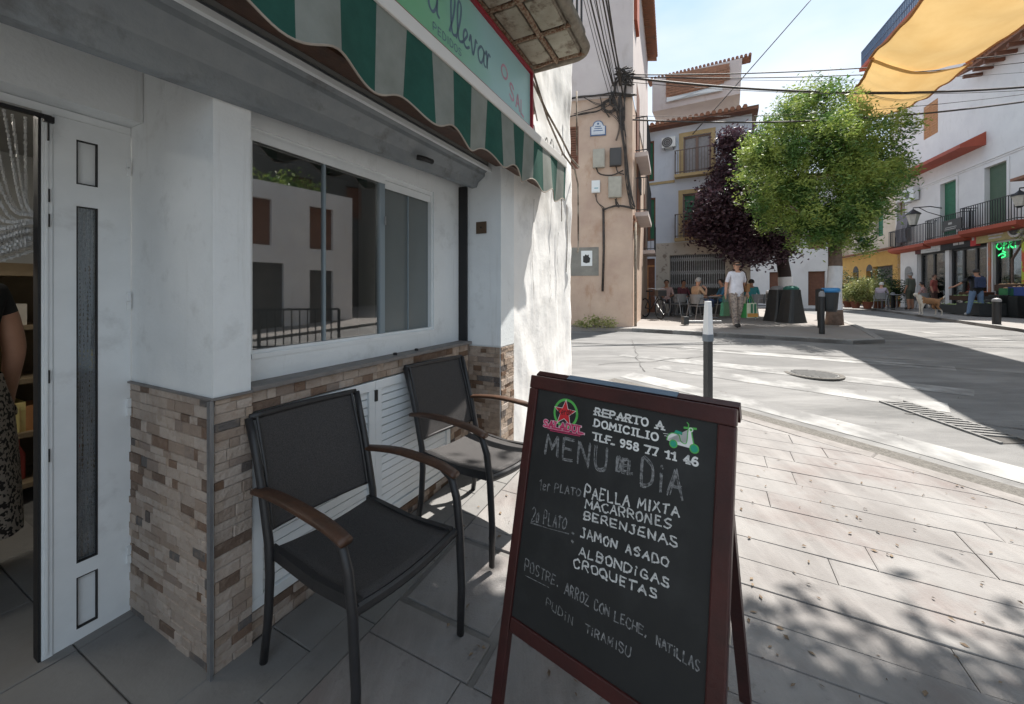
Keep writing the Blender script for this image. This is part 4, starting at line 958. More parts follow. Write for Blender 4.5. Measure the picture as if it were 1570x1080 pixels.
# local: x right (corner at 0), y into, z up from GZ.  helper pixel -> local on front plane
def A2(px, py, yy=0):
    k = (px-785)/601; nrm = Vector((-ax.y, ax.x)); base = cA+nrm*yy
    Y = base.dot(nrm)/(k*nrm.x+nrm.y); P = Vector((k*Y, Y)); return ((P-cA).dot(ax), 1.4-(py-447)/601*Y-GZ)
zl = A2(940,150)[1]
mb = MB(); x0, z1_ = A2(871,195); x1, z0_ = A2(887,259)
mb.wall(-3.2, 0, -.6, zl, [(x0-.25, x1, z0_, z1_)], .10)
mb.face([(0,0,-.6),(1.35,6.9,-.6),(1.35,6.9,zl),(0,0,zl)]); mb.build('lower_wall', M['plasterA'], A)
mb = MB(); mb.face([(-3.2,-.02,zl),(0.015,-.02,zl),(0.015,-.02,11.5),(-3.2,-.02,11.5)]); mb.face([(.015,-.02,zl),(1.37,6.9,zl),(1.37,6.9,11.5),(.015,-.02,11.5)])
mb.face([(-3.2,-.02,zl),(-3.2,.0,zl),(0.015,0,zl),(0.015,-.02,zl)]); mb.face([(-3.2,-.02,11.5),(.015,-.02,11.5),(1.37,6.9,11.5),(-3.2,6.9,11.5)]); mb.face([(-3.2,0,-.6),(-3.2,0,11.5),(-3.2,6.9,11.5),(-3.2,6.9,-.6)])
mb.build('upper_wall', M['plasterA2'], A)
mb = MB(); mb.box(x0-.25,x1,.06,.09,z0_,z1_); fr = mb.build('shutter', M['brownwood'], A)
for i in range(14):
    q = MB(); h = (z1_-z0_-.25)/14; q.box(x0-.2,x1-.05,.03,.06,z0_+.25+h*i+.01,z0_+.25+h*(i+1)-.015); q.build('louvre', M['brownwood'], fr)
mb = MB(); mb.box(x1-.04,x1,.01,.06,z0_,z1_); mb.box(x0-.25,x1-.04,.01,.06,z1_-.04,z1_); mb.box(x0-.25,x1-.04,.01,.06,z0_,z0_+.05); mb.box(x0-.25,x1-.04,.01,.06,z0_+.2,z0_+.24); mb.build('window_frame', M['brownwood'], A)
# eave tiles along the side
EA = Vector((1.35,6.9)); ev = EA.normalized(); en = Vector((ev.y,-ev.x))
mb = MB(); q0 = Vector((0,0)); 
def AE(d, o, z): p = ev*d+en*o; return (p.x, p.y, z)
mb.face([AE(-.3,0,10.7),AE(7,0,10.7),AE(7,.38,10.62),AE(-.3,.38,10.62)]); mb.face([AE(-.3,0,10.8),AE(-.3,.38,10.68),AE(7,.38,10.68),AE(7,0,10.8)]); mb.face([AE(-.3,.38,10.62),AE(7,.38,10.62),AE(7,.38,10.68),AE(-.3,.38,10.68)])
eo = mb.build('eave', M['terra'], A)
t0_ = MB(); t0_.tube([(0,0,0),(.42,0,-.05)], .055, 6); tme = t0_.build('roof_tile', M['terra'], eo); tme.location = AE(-.2,0,10.72); tme.rotation_euler = (0,0,math.atan2(en.y,en.x))
for i in range(1, 44): c = tme.copy(); sc.collection.objects.link(c); c.location = AE(-.2+.16*i,0,10.72)
# balconies on the side face
def AB(d, o, z): return AE(d, o, z)
def abox(mb, d0, d1, o0, o1, z0, z1):
    n = len(mb.v)
    for z in (z0, z1):
        for d, o in ((d0,o0),(d1,o0),(d1,o1),(d0,o1)): mb.v.append(AE(d,o,z))
    for q in ((0,3,2,1),(4,5,6,7),(0,1,5,4),(1,2,6,5),(2,3,7,6),(3,0,4,7)): mb.f.append(tuple(n+i for i in q)); mb.m.append(0)
for (d0, d1, zb_, dep) in ((.7,2.6,4.75,.34),(.9,3.0,3.15,.34),(4.2,5.6,2.4,.40)):
    mb = MB(); abox(mb, d0, d1, 0, dep, zb_-.12, zb_); bo = mb.build('balcony', M['plasterA2'], A)
    q = MB()
    for z in (zb_+.05, zb_+.95): q.bar(AE(d0,.01,z),AE(d0,dep-.02,z),.025,.025); q.bar(AE(d0,dep-.02,z),AE(d1,dep-.02,z),.025,.025)
    for i in range(4): q.bar(AE(d0,.03+(dep-.05)*i/3,zb_),AE(d0,.03+(dep-.05)*i/3,zb_+.95),.014,.014)
    for i in range(14): q.bar(AE(d0+(d1-d0)*i/13,dep-.02,zb_),AE(d0+(d1-d0)*i/13,dep-.02,zb_+.95),.014,.014)
    q.build('railing', M['iron'], bo)
    q = MB(); abox(q, d0+.4, d1-.5, -.01, .03, zb_+.02, zb_+2.1); q.build('balcony_door', M['brownwood'], A)
mb = MB(); abox(mb, .25, 1.0, -.01, .10, 8.1, 10.2); mb.build('blind', flat('red_blind', (.42,.10,.05)), A)
mb = MB(); abox(mb, 1.6, 2.6, -.01, .06, 4.0, 4.5); mb.build('vent', M['dark'], A)
# brick scar at the corner
mb = MB()
z_ = A2(970,352)[1]
for j in range(5):
    for i in range(4):
        q = MB(); abox(q, .15+i*.26+(j%2)*.13, .39+i*.26+(j%2)*.13, 0, .05, z_+.08*j, z_+.08*j+.07); q.build('brick', M['brick'], A)
# boxes
def wbox(px0, py0, px1, py1, d, name, label, cat, mat, extra=None):
    a, t = A2(px0, py0, -d); b, u = A2(px1, py1, -d)
    o = thing(name, label, cat, A.matrix_world @ Vector((0,0,0)) if False else (0,0,0)); o.matrix_basis = Matrix.Translation((cA.x,cA.y,GZ)) @ Matrix.Rotation(rA,4,'Z') @ Matrix.Translation((a,0,u))
    m_ = MB(); m_.box(0, b-a, -d, -.001, 0, t-u); m_.build('housing', mat, o, bevel=.01)
    m_ = MB(); m_.box(.03, b-a-.03, -d-.008, -d-.001, .03, t-u-.03); m_.build('cover', mat, o, bevel=.003)
    return o
wbox(909,229,927,256,.12,'junction_box','beige cable box on the salmon wall just below the tile plaque','junction box',M['boxb'])
wbox(935,227,953,253,.14,'junction_box','dark grey cable box on the salmon wall, right of the upper beige one','junction box',pm('dark_box',(.06,.058,.058),rough=.6))
wbox(933,271,953,302,.14,'junction_box','larger beige cable box low on the salmon wall, under the dark one','junction box',M['boxb'])
o = wbox(907,277,920,295,.09,'meter_box','small white meter box on the salmon wall, beside the lower beige box','meter box',M['lightbox'])
m_ = MB(); m_.box(.07,.17,-.1005,-.099,.10,.12); m_.build('stripe', flat('teal_print',(.05,.35,.4)), o)
# plaque
a, t = A2(905,187); b, u = A2(929,208)
pl_ = thing('street_name_plaque', 'blue and white ceramic street name plaque on the salmon wall', 'street sign'); pl_.matrix_basis = Matrix.Translation((cA.x,cA.y,GZ)) @ Matrix.Rotation(rA,4,'Z') @ Matrix.Translation((a,0,u))
w_ = b-a; h_ = t-u
def plq(s): return [(w_/2+(x-.5)*w_*s, h_*.5+(y-.5)*h_*s) for x, y in ((0,0),(1,0),(1,.62),(.86,.66),(.76,.9),(.6,1),(.4,1),(.24,.9),(.14,.66),(0,.62))]
m_ = MB(); m_.prism(plq(1), -.03, -.001, ax='y'); m_.build('border', flat('ceramic_blue', (.07,.13,.26), .3), pl_, fix=True)
m_ = MB(); m_.prism(plq(.86), -.036, -.031, ax='y'); m_.build('face', flat('ceramic_white', (.62,.64,.68), .3), pl_, fix=True)
m_ = MB()
for i, wv in enumerate((.36,.5,.6)): m_.box(w_*(.5-wv/2), w_*(.5+wv/2), -.0375, -.0365, h_*(.58-i*.14), h_*(.58-i*.14)+h_*.055)
m_.box(w_*.44,w_*.56,-.0375,-.0365,h_*.72,h_*.86); m_.build('faded_lettering', MATS['ceramic_blue'], pl_)
# rendered grey panel and poster
a, t = A2(877,380); b, u = A2(918,423); mb = MB(); mb.box(a-.3,b,-.015,.0,u,t); mb.build('cement_patch', pm('grey_cement', (.26,.25,.22), (.20,.19,.17), 4, .9, .4, 30), A)
a, t = A2(891,385); b, u = A2(908,408)
ps = thing('poster', 'white paper poster with a black picture on the grey cement patch', 'poster'); ps.matrix_basis = Matrix.Translation((cA.x,cA.y,GZ)) @ Matrix.Rotation(rA,4,'Z') @ Matrix.Translation((a,-.018,u))
mb = MB(); mb.box(0,b-a,-.003,.002,0,t-u); mb.build('sheet', M['lightbox'], ps)
mb = MB(); mb.prism([(.05,.10),(.13,.07),(.22,.09),(.24,.2),(.20,.24),(.2,.3),(.15,.28),(.12,.31),(.08,.26),(.05,.27)], -.005, -.0035, ax='y'); mb.build('picture', M['black'], ps, fix=True)
# pipe, weeds
mb = MB(); a, t = A2(925,320); _, u = A2(925,447); mb.tube([(a,-.03,t),(a+.01,-.03,(t+u)/2),(a-.02,-.03,u)], .030, 8)
mb.build('cable_conduit', M['cable'], A, smooth=True)
mb = MB(); a, t = A2(976,340); mb.tube([AE(.18,.06,t),AE(.18,.06,0)], .035, 8); mb.build('downpipe', M['conc'], A, smooth=True)
# cable bundles on the wall (local coordinates of A)
def Aw(px, py, o=-.06): x, z = A2(px, py, o); return (x, o, z)
mb = MB()
def bundle(pts, n, r, jit): 
    for k in range(n):
        P_ = [Vector(Aw(*p))+Vector((random.uniform(-jit,jit), random.uniform(-jit,0), random.uniform(-jit,jit))) for p in pts]
        sp_ = []
        for i in range(len(P_)-1):
            p0 = P_[max(i-1,0)]; p1 = P_[i]; p2 = P_[i+1]; p3 = P_[min(i+2,len(P_)-1)]
            for j in range(4): t = j/4; sp_.append(.5*((2*p1)+(p2-p0)*t+(2*p0-5*p1+4*p2-p3)*t*t+(3*p1-p0-3*p2+p3)*t**3))
        sp_.append(P_[-1]); mb.tube(sp_, r*random.uniform(.6,1.3), 5)
bundle([(868,153),(890,149),(915,146),(940,145),(962,147),(975,146)], 4, .016, .035)
bundle([(868,180),(895,175),(915,171),(930,164),(938,158)], 3, .012, .03)
bundle([(950,150),(952,175),(955,200),(958,235),(962,280),(968,310),(972,320)], 7, .020, .05)
bundle([(940,150),(944,165),(952,180),(957,210)], 4, .014, .05)
bundle([(955,115),(945,125),(940,140),(938,158),(948,170)], 4, .016, .06)
bundle([(960,118),(958,140),(956,165),(955,185)], 4, .012, .04)
bundle([(925,322),(935,318),(950,316),(972,320)], 3, .016, .02)
bundle([(913,297),(915,310),(925,320)], 2, .012, .02); bundle([(944,304),(946,314),(950,317)], 3, .012, .03)
bundle([(913,258),(920,267),(938,270),(955,262)], 2, .014, .02); bundle([(944,255),(948,264),(956,268)], 2, .010, .02)
for k in range(8):
    cx_, cy_ = 934, 163; r_ = 7+k*.5
    bundle([(cx_+r_*math.cos(a)*1.1, cy_+r_*math.sin(a)) for a in [q*.9+k for q in range(8)]], 1, .011, .02)
for pts in ([(930,170),(945,182),(955,200)],[(920,150),(925,168),(935,180)],[(940,140),(925,160),(880,175)],[(948,120),(940,150),(950,190),(945,215)],[(895,150),(915,160),(930,160)]): bundle(pts, 2, .008, .02)
mb.build('wall_cables', M['cable'], A, smooth=True)
# knot of splices
# ------------------------------------------------------------------ building B (white-blue)
bx_ = Vector((.876,-.482)); cB = Vector((5.88,17.0)); rB = math.atan2(bx_.y, bx_.x)
B = thing('white_house', 'blue white three storey house with ochre window trims and stone clad ground floor', 'building', (cB.x,cB.y,GZ), rB)
nB = Vector((-bx_.y, bx_.x))
def B2_(px, py, yy=0):
    k = (px-785)/601; base = cB+nB*yy; Y = base.dot(nB)/(k*nB.x+nB.y); P = Vector((k*Y, Y)); return ((P-cB).dot(bx_), 1.4-(py-447)/601*Y-GZ)
def rectB(px0, py0, px1, py1, yy=0):
    a, t = B2_(px0, py0, yy); b, u = B2_(px1, py1, yy); c = (B2_(px0,py1,yy)[1]+u)/2; d = (t+B2_(px1,py0,yy)[1])/2; return a, b, c, d
eaveB = B2_(1000,203)[1]; g0 = B2_(1040,372)[1]
w1 = rectB(1048,207,1090,266); w2 = rectB(1047,296,1088,364); w3 = rectB(984,217,1003,279); w4 = rectB(984,304,1005,370)
W3 = rectB(984,217,1003,279); xr = B2_(1153,200)[0]
mb = MB(); mb.wall(-3.0, xr, g0, eaveB, [w1,w2,w3,w4], .16)
mb.face([(xr,0,g0),(xr,8,g0),(xr,8,eaveB),(xr,0,eaveB)]); mb.build('upper_wall', M['plasterB'], B)
gt = rectB(1027,390,1112,478); gt = (gt[0],gt[1],-.0,gt[3]); dr = rectB(980,397,1004,476); dr = (dr[0],dr[1],0,dr[3])
mb = MB(); mb.wall(B2_(1006,400)[0], xr-.05, -.4, g0, [gt], .35, y=-.03); mb.face([(xr-.05,-.03,-.4),(xr-.05,8,-.4),(xr-.05,8,g0),(xr-.05,-.03,g0)]); mb.build('stone_cladding', M['stonecl'], B)
mb = MB(); mb.wall(-3.0, B2_(1006,400)[0], -.4, g0-.001, [dr], .2, y=.0); mb.build('ground_wall', M['plasterB'], B)
mb = MB(); mb.box(dr[0],dr[1],.16,.2,0,dr[3]); dd = mb.build('door', M['brownwood'], B)
mb = MB(); mb.box(dr[0],dr[0]+.06,.12,.16,0,dr[3]); mb.box((dr[0]+dr[1])/2-.04,(dr[0]+dr[1])/2+.04,.12,.16,0,dr[3]-.3); mb.box(dr[0],dr[1],.12,.159,dr[3]-.35,dr[3]-.28); mb.build('door_frame', M['orangewood'], dd)
# gate lattice
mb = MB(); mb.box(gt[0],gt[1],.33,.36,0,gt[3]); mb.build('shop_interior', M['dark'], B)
gate = MB(); n_b = 26; gw = gt[1]-gt[0]
for i in range(n_b+1):
    x = gt[0]+gw*i/n_b; gate.bar((x,.12,1.1),(x,.12,gt[3]),.022,.022)
for z0 in (gt[3]-.3, gt[3]-.85, gt[3]-1.4):
    for i in range(n_b):
        x = gt[0]+gw*i/n_b; x2 = gt[0]+gw*(i+1)/n_b; gate.bar((x,.13,z0),(x2,.13,z0+.22),.016,.012); gate.bar((x,.14,z0+.22),(x2,.14,z0),.016,.012)
gate.build('folding_gate', M['steel'], B)
# trims
MO = M['ochre']
def trim(r, wd, par=None, bottom=True):
    a, b, c, d = r; m_ = MB(); m_.box(a-wd,a-.001,-.03,.001,c,d+wd); m_.box(b+.001,b+wd,-.03,.001,c,d+wd); m_.box(a-.001,b+.001,-.03,.001,d+.001,d+wd)
    return m_.build('window_trim', MO, B)
trim(w1,.17); trim(w2,.17)
def bwin(r, leafm, blind=None, depth=.10):
    a, b, c, d = r; m_ = MB(); m_.box(a,b,depth+.03,depth+.05,c,d); wo = m_.build('window', blind or M['glassB'], B)
    m_ = MB(); m_.box(a,a+.06,depth-.02,depth+.029,c,d); m_.box(b-.06,b,depth-.02,depth+.029,c,d); m_.box((a+b)/2-.05,(a+b)/2+.05,depth-.02,depth+.029,c,d-.06); m_.box(a+.06,b-.06,depth-.021,depth+.029,d-.06,d); m_.box(a+.06,b-.06,depth-.021,depth+.028,c,c+.55 if not blind else c+.1)
    if not blind:
        for z in (c+1.0, c+1.4): m_.box(a+.06,b-.06,depth,depth+.02,z,z+.03)
    m_.build('window_frame', leafm, wo); return wo
bwin(w1, pm('grey_brown_joinery', (.22,.15,.12), rough=.6), flat('net_curtain', (.34,.33,.34)))
bwin(w2, MATS['grey_brown_joinery'], M['greenb']); bwin(w3, M['brownwood'], M['greenb']); bwin(w4, M['brownwood'], M['greenb'])
for r in (w2,):
    m_ = MB(); m_.box(r[0]+.07,r[1]-.07,.07,.09,r[2]+.02,r[2]+.75); m_.build('lower_panel', M['brownwood'], B)
def balB(r, ext, dep, hh=.95):
    a, b, c, d = r; a -= ext; b += ext+.15; m_ = MB(); m_.box(a,b,-dep,-.001,c-.14,c-.02); s_ = m_.build('balcony', MO, B)
    m_ = MB()
    for z in (c+.06, c+hh): m_.bar((a+.02,-dep+.03,z),(b-.02,-dep+.03,z),.03,.03); m_.bar((a+.02,-dep+.03,z),(a+.02,0,z),.03,.03); m_.bar((b-.02,-dep+.03,z),(b-.02,0,z),.03,.03)
    n_ = int((b-a)/.11)
    for i in range(n_+1): x = a+.02+(b-a-.04)*i/n_; m_.bar((x,-dep+.03,c-.02),(x,-dep+.03,c+hh),.016,.016)
    for i in range(1,4): 
        for x in (a+.02,b-.02): m_.bar((x,-dep+.03+(dep-.05)*i/4,c-.02),(x,-dep+.03+(dep-.05)*i/4,c+hh),.016,.016)
    m_.build('railing', flat('rusty_grey_railing', (.17,.13,.115)), s_)
balB(w1,.32,.35); balB(w2,.30,.30)
mb = MB(); zc = B2_(1020,280)[1]; mb.box(-3.0, w1[0]-.34, -.04, -.001, zc-.05, zc+.05); mb.build('string_course', MO, B)
# eave with tiles, gutter
mb = MB(); mb.box(-3.2, xr+.2, -.45, .3, eaveB, eaveB+.10); ev_ = mb.build('eave', M['brownwood'], B)
t0_ = MB(); t0_.tube([(0,-.52,0),(0,.9,.32)], .085, 6); tm_ = t0_.build('roof_tile', M['terra'], ev_); tm_.location = (-3.1,0,eaveB+.13)
for i in range(1, int((xr+3.2)/.21)): c = tm_.copy(); sc.collection.objects.link(c); c.location = (-3.1+.21*i,0,eaveB+.13+random.uniform(-.01,.01))
mb = MB(); mb.box(-3.2,xr+.2,-.47,3.0,eaveB+.101,eaveB+.12); mb.v[-4:] = [(x,y,z+.001) for x,y,z in mb.v[-4:]]; mb.build('roof_base', M['conc'], ev_)
# rooftop structure with brick infill
rt = [B2_(1000,172,2.2), B2_(1135,160,2.2), B2_(1138,89,2.2), B2_(1000,122,2.2)]
mb = MB(); mb.prism([rt[0],(rt[1][0],rt[0][1]),rt[2],rt[3]], 2.2, 5.5, ax='y'); mb.build('attic_wall', M['plasterA2'], B, fix=True)
q1 = B2_(1021,152,2.15); q2 = B2_(1110,142,2.15); q3 = B2_(1119,96,2.15); q4 = B2_(1021,114,2.15)
bk = [(q1[0],q1[1]),(q2[0],q1[1]+.15),(q3[0],q3[1]-.02),(q4[0],q4[1]-.02)]
mb = MB(); mb.prism(bk, 2.17, 2.19, ax='y'); inf = mb.build('brick_infill', M['brick'], B, fix=True)
w1_, w2_, w3_, w4_ = B2_(1022,157,2.1), B2_(1107,147,2.1), B2_(1108,139,2.1), B2_(1022,150,2.1)
mb = MB(); mb.prism([(w1_[0],w1_[1]),(w2_[0],w1_[1]+.25),(w3_[0],w3_[1]),(w4_[0],w4_[1])], 2.08, 2.135, ax='y'); mb.build('corrugated_strip', M['lightbox'], B, fix=True)
bmx = MB(); zz0 = q1[1]; row = 0
while zz0 < q3[1]:
    x = q4[0]+(row%2)*.14
    while x < q3[0]-.05:
        topz = q4[1]+(q3[1]-q4[1])*(x-q4[0])/(q3[0]-q4[0])-.1; botz = q1[1]+.15*(x-q1[0])/(q2[0]-q1[0])
        if botz < zz0 and zz0+.11 < topz: bmx.box(x, min(x+.27,q3[0]), 2.14, 2.169, zz0, zz0+.105)
        x += .285
    zz0 += .12; row += 1
tag(bmx.build('bricks', M['brick'], inf), kind='stuff')
mb = MB(); 
a_, b_ = Vector((rt[3][0]-.2,0,rt[3][1]+.02)), Vector((rt[2][0]+.3,0,rt[2][1]+.06))
mb.bar((a_.x,2.6,a_.z),(b_.x,2.6,b_.z),.5,.07); mb.build('attic_roof', M['terra'], B)
nq = 26; t0_ = MB(); t0_.tube([(0,.3,0),(0,1.0,.0)], .06, 6); tm_ = t0_.build('roof_tile', M['terra'], B); tm_.location = (a_.x,1.95,a_.z+.06)
for i in range(1, nq+1): c = tm_.copy(); sc.collection.objects.link(c); p = a_.lerp(b_, i/nq); c.location = (p.x,1.95,p.z+.06)
# AC unit
def acunit(a, d, par_m, w_=.78, h_=.55, label=''):
    o = thing('air_conditioner', label, 'air conditioner'); o.matrix_basis = par_m @ Matrix.Translation(a)
    m_ = MB(); m_.box(0,w_,-d-.30,-.06,0,h_); m_.build('casing', M['lightbox'], o, bevel=.015)
    m_ = MB(); c_ = (w_*.40,-d-.302,h_*.5)
    for r0,r1 in ((.17,.20),(.10,.13),(.03,.06)):
        n = len(m_.v); K = 20
        for r in (r0,r1):
            for i in range(K): m_.v.append((c_[0]+math.cos(i/K*6.283)*r, c_[1]-.006, c_[2]+math.sin(i/K*6.283)*r))
        for i in range(K): j = (i+1)%K; m_.f.append((n+i,n+j,n+K+j,n+K+i)); m_.m.append(0)
    m_.build('fan_grille', M['frame'], o)
    m_ = MB(); n=0; K=20; m_.face([(c_[0]+math.cos(-i/K*6.283)*.21, c_[1]-.002, c_[2]+math.sin(-i/K*6.283)*.21) for i in range(K)]); m_.build('fan', M['grey'], o)
    m_ = MB(); m_.bar((.1,-.001,-.02),(.1,-d-.32,-.02),.03,.03); m_.bar((w_-.1,-.001,-.02),(w_-.1,-d-.32,-.02),.03,.03); m_.build('bracket', M['grey'], o)
    return o
MBm = Matrix.Translation((cB.x,cB.y,GZ)) @ Matrix.Rotation(rB,4,'Z')
a_, z_ = B2_(1016,231); acunit((a_,0,z_), 0, MBm, .54, .42, 'white air conditioner with round fan on the blue white wall')
# ------------------------------------------------------------------ right-hand street frontage D
vx = Vector((-.358,-.934)); rD = math.atan2(vx.y, vx.x); k0_ = .840; Y0 = 14/(k0_-.383); cD = Vector((k0_*Y0, Y0))
nD = Vector((-vx.y, vx.x))
if nD.x < 0: nD = -nD
MD = Matrix.Translation((cD.x,cD.y,GZ)) @ Matrix.Rotation(rD,4,'Z')
def D2_(px, py, yy=0):
    k = (px-785)/601; base = cD+nD*yy; Y = base.dot(nD)/(k*nD.x+nD.y); P = Vector((k*Y, Y)); return ((P-cD).dot(vx), 1.4-(py-447)/601*Y-GZ)
def rectD(px0, py0, px1, py1, yy=0):
    a, t = D2_(px0, py0, yy); b, u = D2_(px1, py1, yy); return a, b, (D2_(px0,py1,yy)[1]+u)/2 if False else u, (t+D2_(px1,py0,yy)[1])/2
def placeD(o): o.matrix_basis = MD; return o
xY = D2_(1383,400)[0]; xW = D2_(1368,300)[0]
# ochre house
Yh = placeD(thing('ochre_house', 'low ochre painted bar front with arches behind the potted shrubs', 'building'))
zt = D2_(1383,380)[1]
oa = [(xY-3.4,xY-1.0,.05,2.55)]
mb = MB(); mb.wall(0.0, xY, -.6, zt, oa+[(2.0,2.9,.6,2.3),(4.0,4.9,.6,2.3)], .25); mb.build('wall', M['yellow'], Yh)
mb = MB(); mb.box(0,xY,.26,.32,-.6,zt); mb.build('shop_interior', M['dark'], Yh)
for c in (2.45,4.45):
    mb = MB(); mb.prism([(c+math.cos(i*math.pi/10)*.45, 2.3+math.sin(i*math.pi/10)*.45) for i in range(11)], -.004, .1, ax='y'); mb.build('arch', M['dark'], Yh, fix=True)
mb = MB(); mb.bar((0,-.25,zt+.05),(xY,-.25,zt+.05),.5,.07); mb.build('eave', M['terra'], Yh)
# white tile wall behind above
mb = MB(); mb.wall(0, xW+.3, zt+.1, 8.6, [(1.2,2.2,4.6,6.6),(4.0,5.0,4.6,6.6)], .2, y=.5); mb.build('upper_wall', M['cream'], Yh)
mb = MB(); mb.box(1.2,2.2,.68,.70,4.6,6.6); mb.build('window', M['greenb'], Yh); mb = MB(); mb.box(4.0,5.0,.68,.70,4.6,6.6); mb.build('window', M['greenb'], Yh)
# main white building
D = placeD(thing('white_apartment_house', 'white apartment house with red balcony slabs, green blinds and shops below', 'building'))
xE = 21.0
d1 = rectD(1443,279,1467,366); d2 = rectD(1511,252,1545,338); sw = rectD(1416,158,1438,203); 
zs = 3.55
d1 = (d1[0],d1[1],zs+.1,d1[3]); d2 = (d2[0],d2[1],zs+.1,d2[3]); d0 = (D2_(1376,340)[0], D2_(1389,340)[0], zs, d1[3]-.1)
d3 = (17.6,18.6,zs+.1,d2[3])
cz = D2_(1500,255)[1]; zr = D2_(1500,222)[1]
shop1 = rectD(1409,384,1449,470); shop2 = rectD(1455,380,1515,475); shop3 = rectD(1522,378,1567,485)
top1 = 3.05; top2 = 3.05
s1_ = (D2_(1409,400)[0], D2_(1449,400)[0], 0, top1); s2_ = (D2_(1455,400)[0], D2_(1513,400)[0], 0, top1); s3_ = (D2_(1522,400)[0], 18.4, 0, 2.95)
mb = MB(); mb.wall(xY+.002, xE, -.6, 10.6, [d1,d2,d0,d3,sw,s1_,s2_,s3_], .3); mb.face([(xY,0,zt+.12),(xY,0,10.6),(xY,8,10.6),(xY,8,zt+.12)]); mb.build('wall', M['plasterD'], D)
mb = MB(); mb.wall(6.3, 14.1, 10.62, 15.4, [(xY+1,xY+2,11.6,13.2)], .2, y=.3); mb.face([(6.3,.3,8.6),(6.3,.3,15.4),(6.3,8,15.4),(6.3,8,8.6)]); mb.face([(14.1,.3,10.62),(14.1,8,10.62),(14.1,8,15.4),(14.1,.3,15.4)]); mb.face([(6.3,.3,8.6),(xY,.3,8.6),(xY,.3,10.62),(6.3,.3,10.62)]); mb.build('upper_wall', M['plasterD'], D)
mb = MB(); 
for z in (15.45,15.9,16.4): mb.bar((6.0,-1.0,z),(14.1,-1.0,z),.06,.06)
for i in range(52): x = 6.0+i*.155; mb.bar((x,-1.0,15.4),(x,-1.0,16.4),.045,.045)
mb.build('roof_railing', flat('blue_iron', (.10,.16,.24)), D)
mb = MB(); mb.box(5.9,14.2,-1.1,.3,15.2,15.4); mb.build('roof_slab', M['redpaint'], D)
mb = MB(); mb.box(14.15,xE+2,1.5,8,10.7,15.5); mb.build('rear_block', M['plasterB'], D)
# pitched roof at right with tiles
mb = MB(); mb.v = [(14.2,-.7,10.55),(xE+1,-.7,10.55),(xE+1,1.6,11.6),(14.2,1.6,11.6),(14.2,-.7,10.70),(xE+1,-.7,10.70),(xE+1,1.6,11.75),(14.2,1.6,11.75)]
mb.f = [(3,2,1,0),(4,5,6,7),(0,1,5,4),(1,2,6,5),(2,3,7,6),(3,0,4,7)]; mb.m = [0]*6; rf = mb.build('roof', M['terra'], D)
t0_ = MB(); t0_.tube([(0,-.8,0),(0,1.6,1.10)], .09, 6); tm_ = t0_.build('roof_tile', M['terra'], rf); tm_.location = (14.25,0,10.72)
for i in range(1, 36): c = tm_.copy(); sc.collection.objects.link(c); c.location = (14.25+.21*i,0,10.72)
for i in range(12):
    mb = MB(); mb.box(14.4+i*.6,14.5+i*.6,-.62,-.0,10.36,10.5); mb.build('rafter_end', M['brownwood'], rf)
# red canopy
xa, xb = D2_(1393,262)[0]-1.6, D2_(1512,212)[0]
mb = MB(); mb.v = []; 
pf = [(0,zr+.42),(-.85,zr-.02),(-.85,zr-.18),(0,zr-.16)]
mb.prism([(y, z) for y, z in pf], xa, xb, ax='x'); mb.build('red_canopy', M['redpaint'], D, fix=True)
mb = MB(); mb.box(xY+.2,xE,-.06,-.001,D2_(1427,281)[1]-.04,D2_(1427,281)[1]+.05); mb.box(xY+.2,xE,-.03,-.001,D2_(1427,281)[1]-.12,D2_(1427,281)[1]-.045); mb.build('moulding', M['plasterD'], D)
for r, mt, nm in ((d1,M['greenb'],'roller_blind'),(d2,M['oliveb'],'roller_blind'),(d0,M['brownwood'],'balcony_door'),(d3,M['oliveb'],'roller_blind')):
    h_ = r[3]-r[2]; m_ = MB(); n_ = 24
    m_.box(r[0],r[1],.14,.16,r[2],r[3])
    bl_ = m_.build(nm, mt, D)
    if nm == 'roller_blind':
        m_ = MB()
        for i in range(n_): m_.box(r[0]+.03,r[1]-.03,.125,.14,r[2]+h_*i/n_+.012,r[2]+h_*(i+1)/n_)
        tag(m_.build('blind_slats', mt, bl_), kind='stuff')
    m_ = MB(); m_.box(r[0]-.12,r[0]-.001,-.04,-.001,r[2],r[3]+.12); m_.box(r[1]+.001,r[1]+.12,-.04,-.001,r[2],r[3]+.12); m_.box(r[0]-.001,r[1]+.001,-.04,-.001,r[3]+.001,r[3]+.12); m_.build('window_trim', M['plasterD'], D)
m_ = MB(); m_.box(sw[0],(sw[0]+sw[1])/2-.01,.02,.06,sw[2],sw[3]); m_.box((sw[0]+sw[1])/2+.01,sw[1],.02,.06,sw[2],sw[3]); so = m_.build('shutter', M['orangewood'], D)
m_ = MB(); 
for i in range(12):
    for a_, b_ in ((sw[0]+.07,(sw[0]+sw[1])/2-.08),((sw[0]+sw[1])/2+.08,sw[1]-.07)): z_ = sw[2]+.08+(sw[3]-sw[2]-.16)*i/12; m_.box(a_,b_,.0,.02,z_,z_+.06)
m_.build('louvres', M['orangewood'], so)['kind'] = 'stuff'
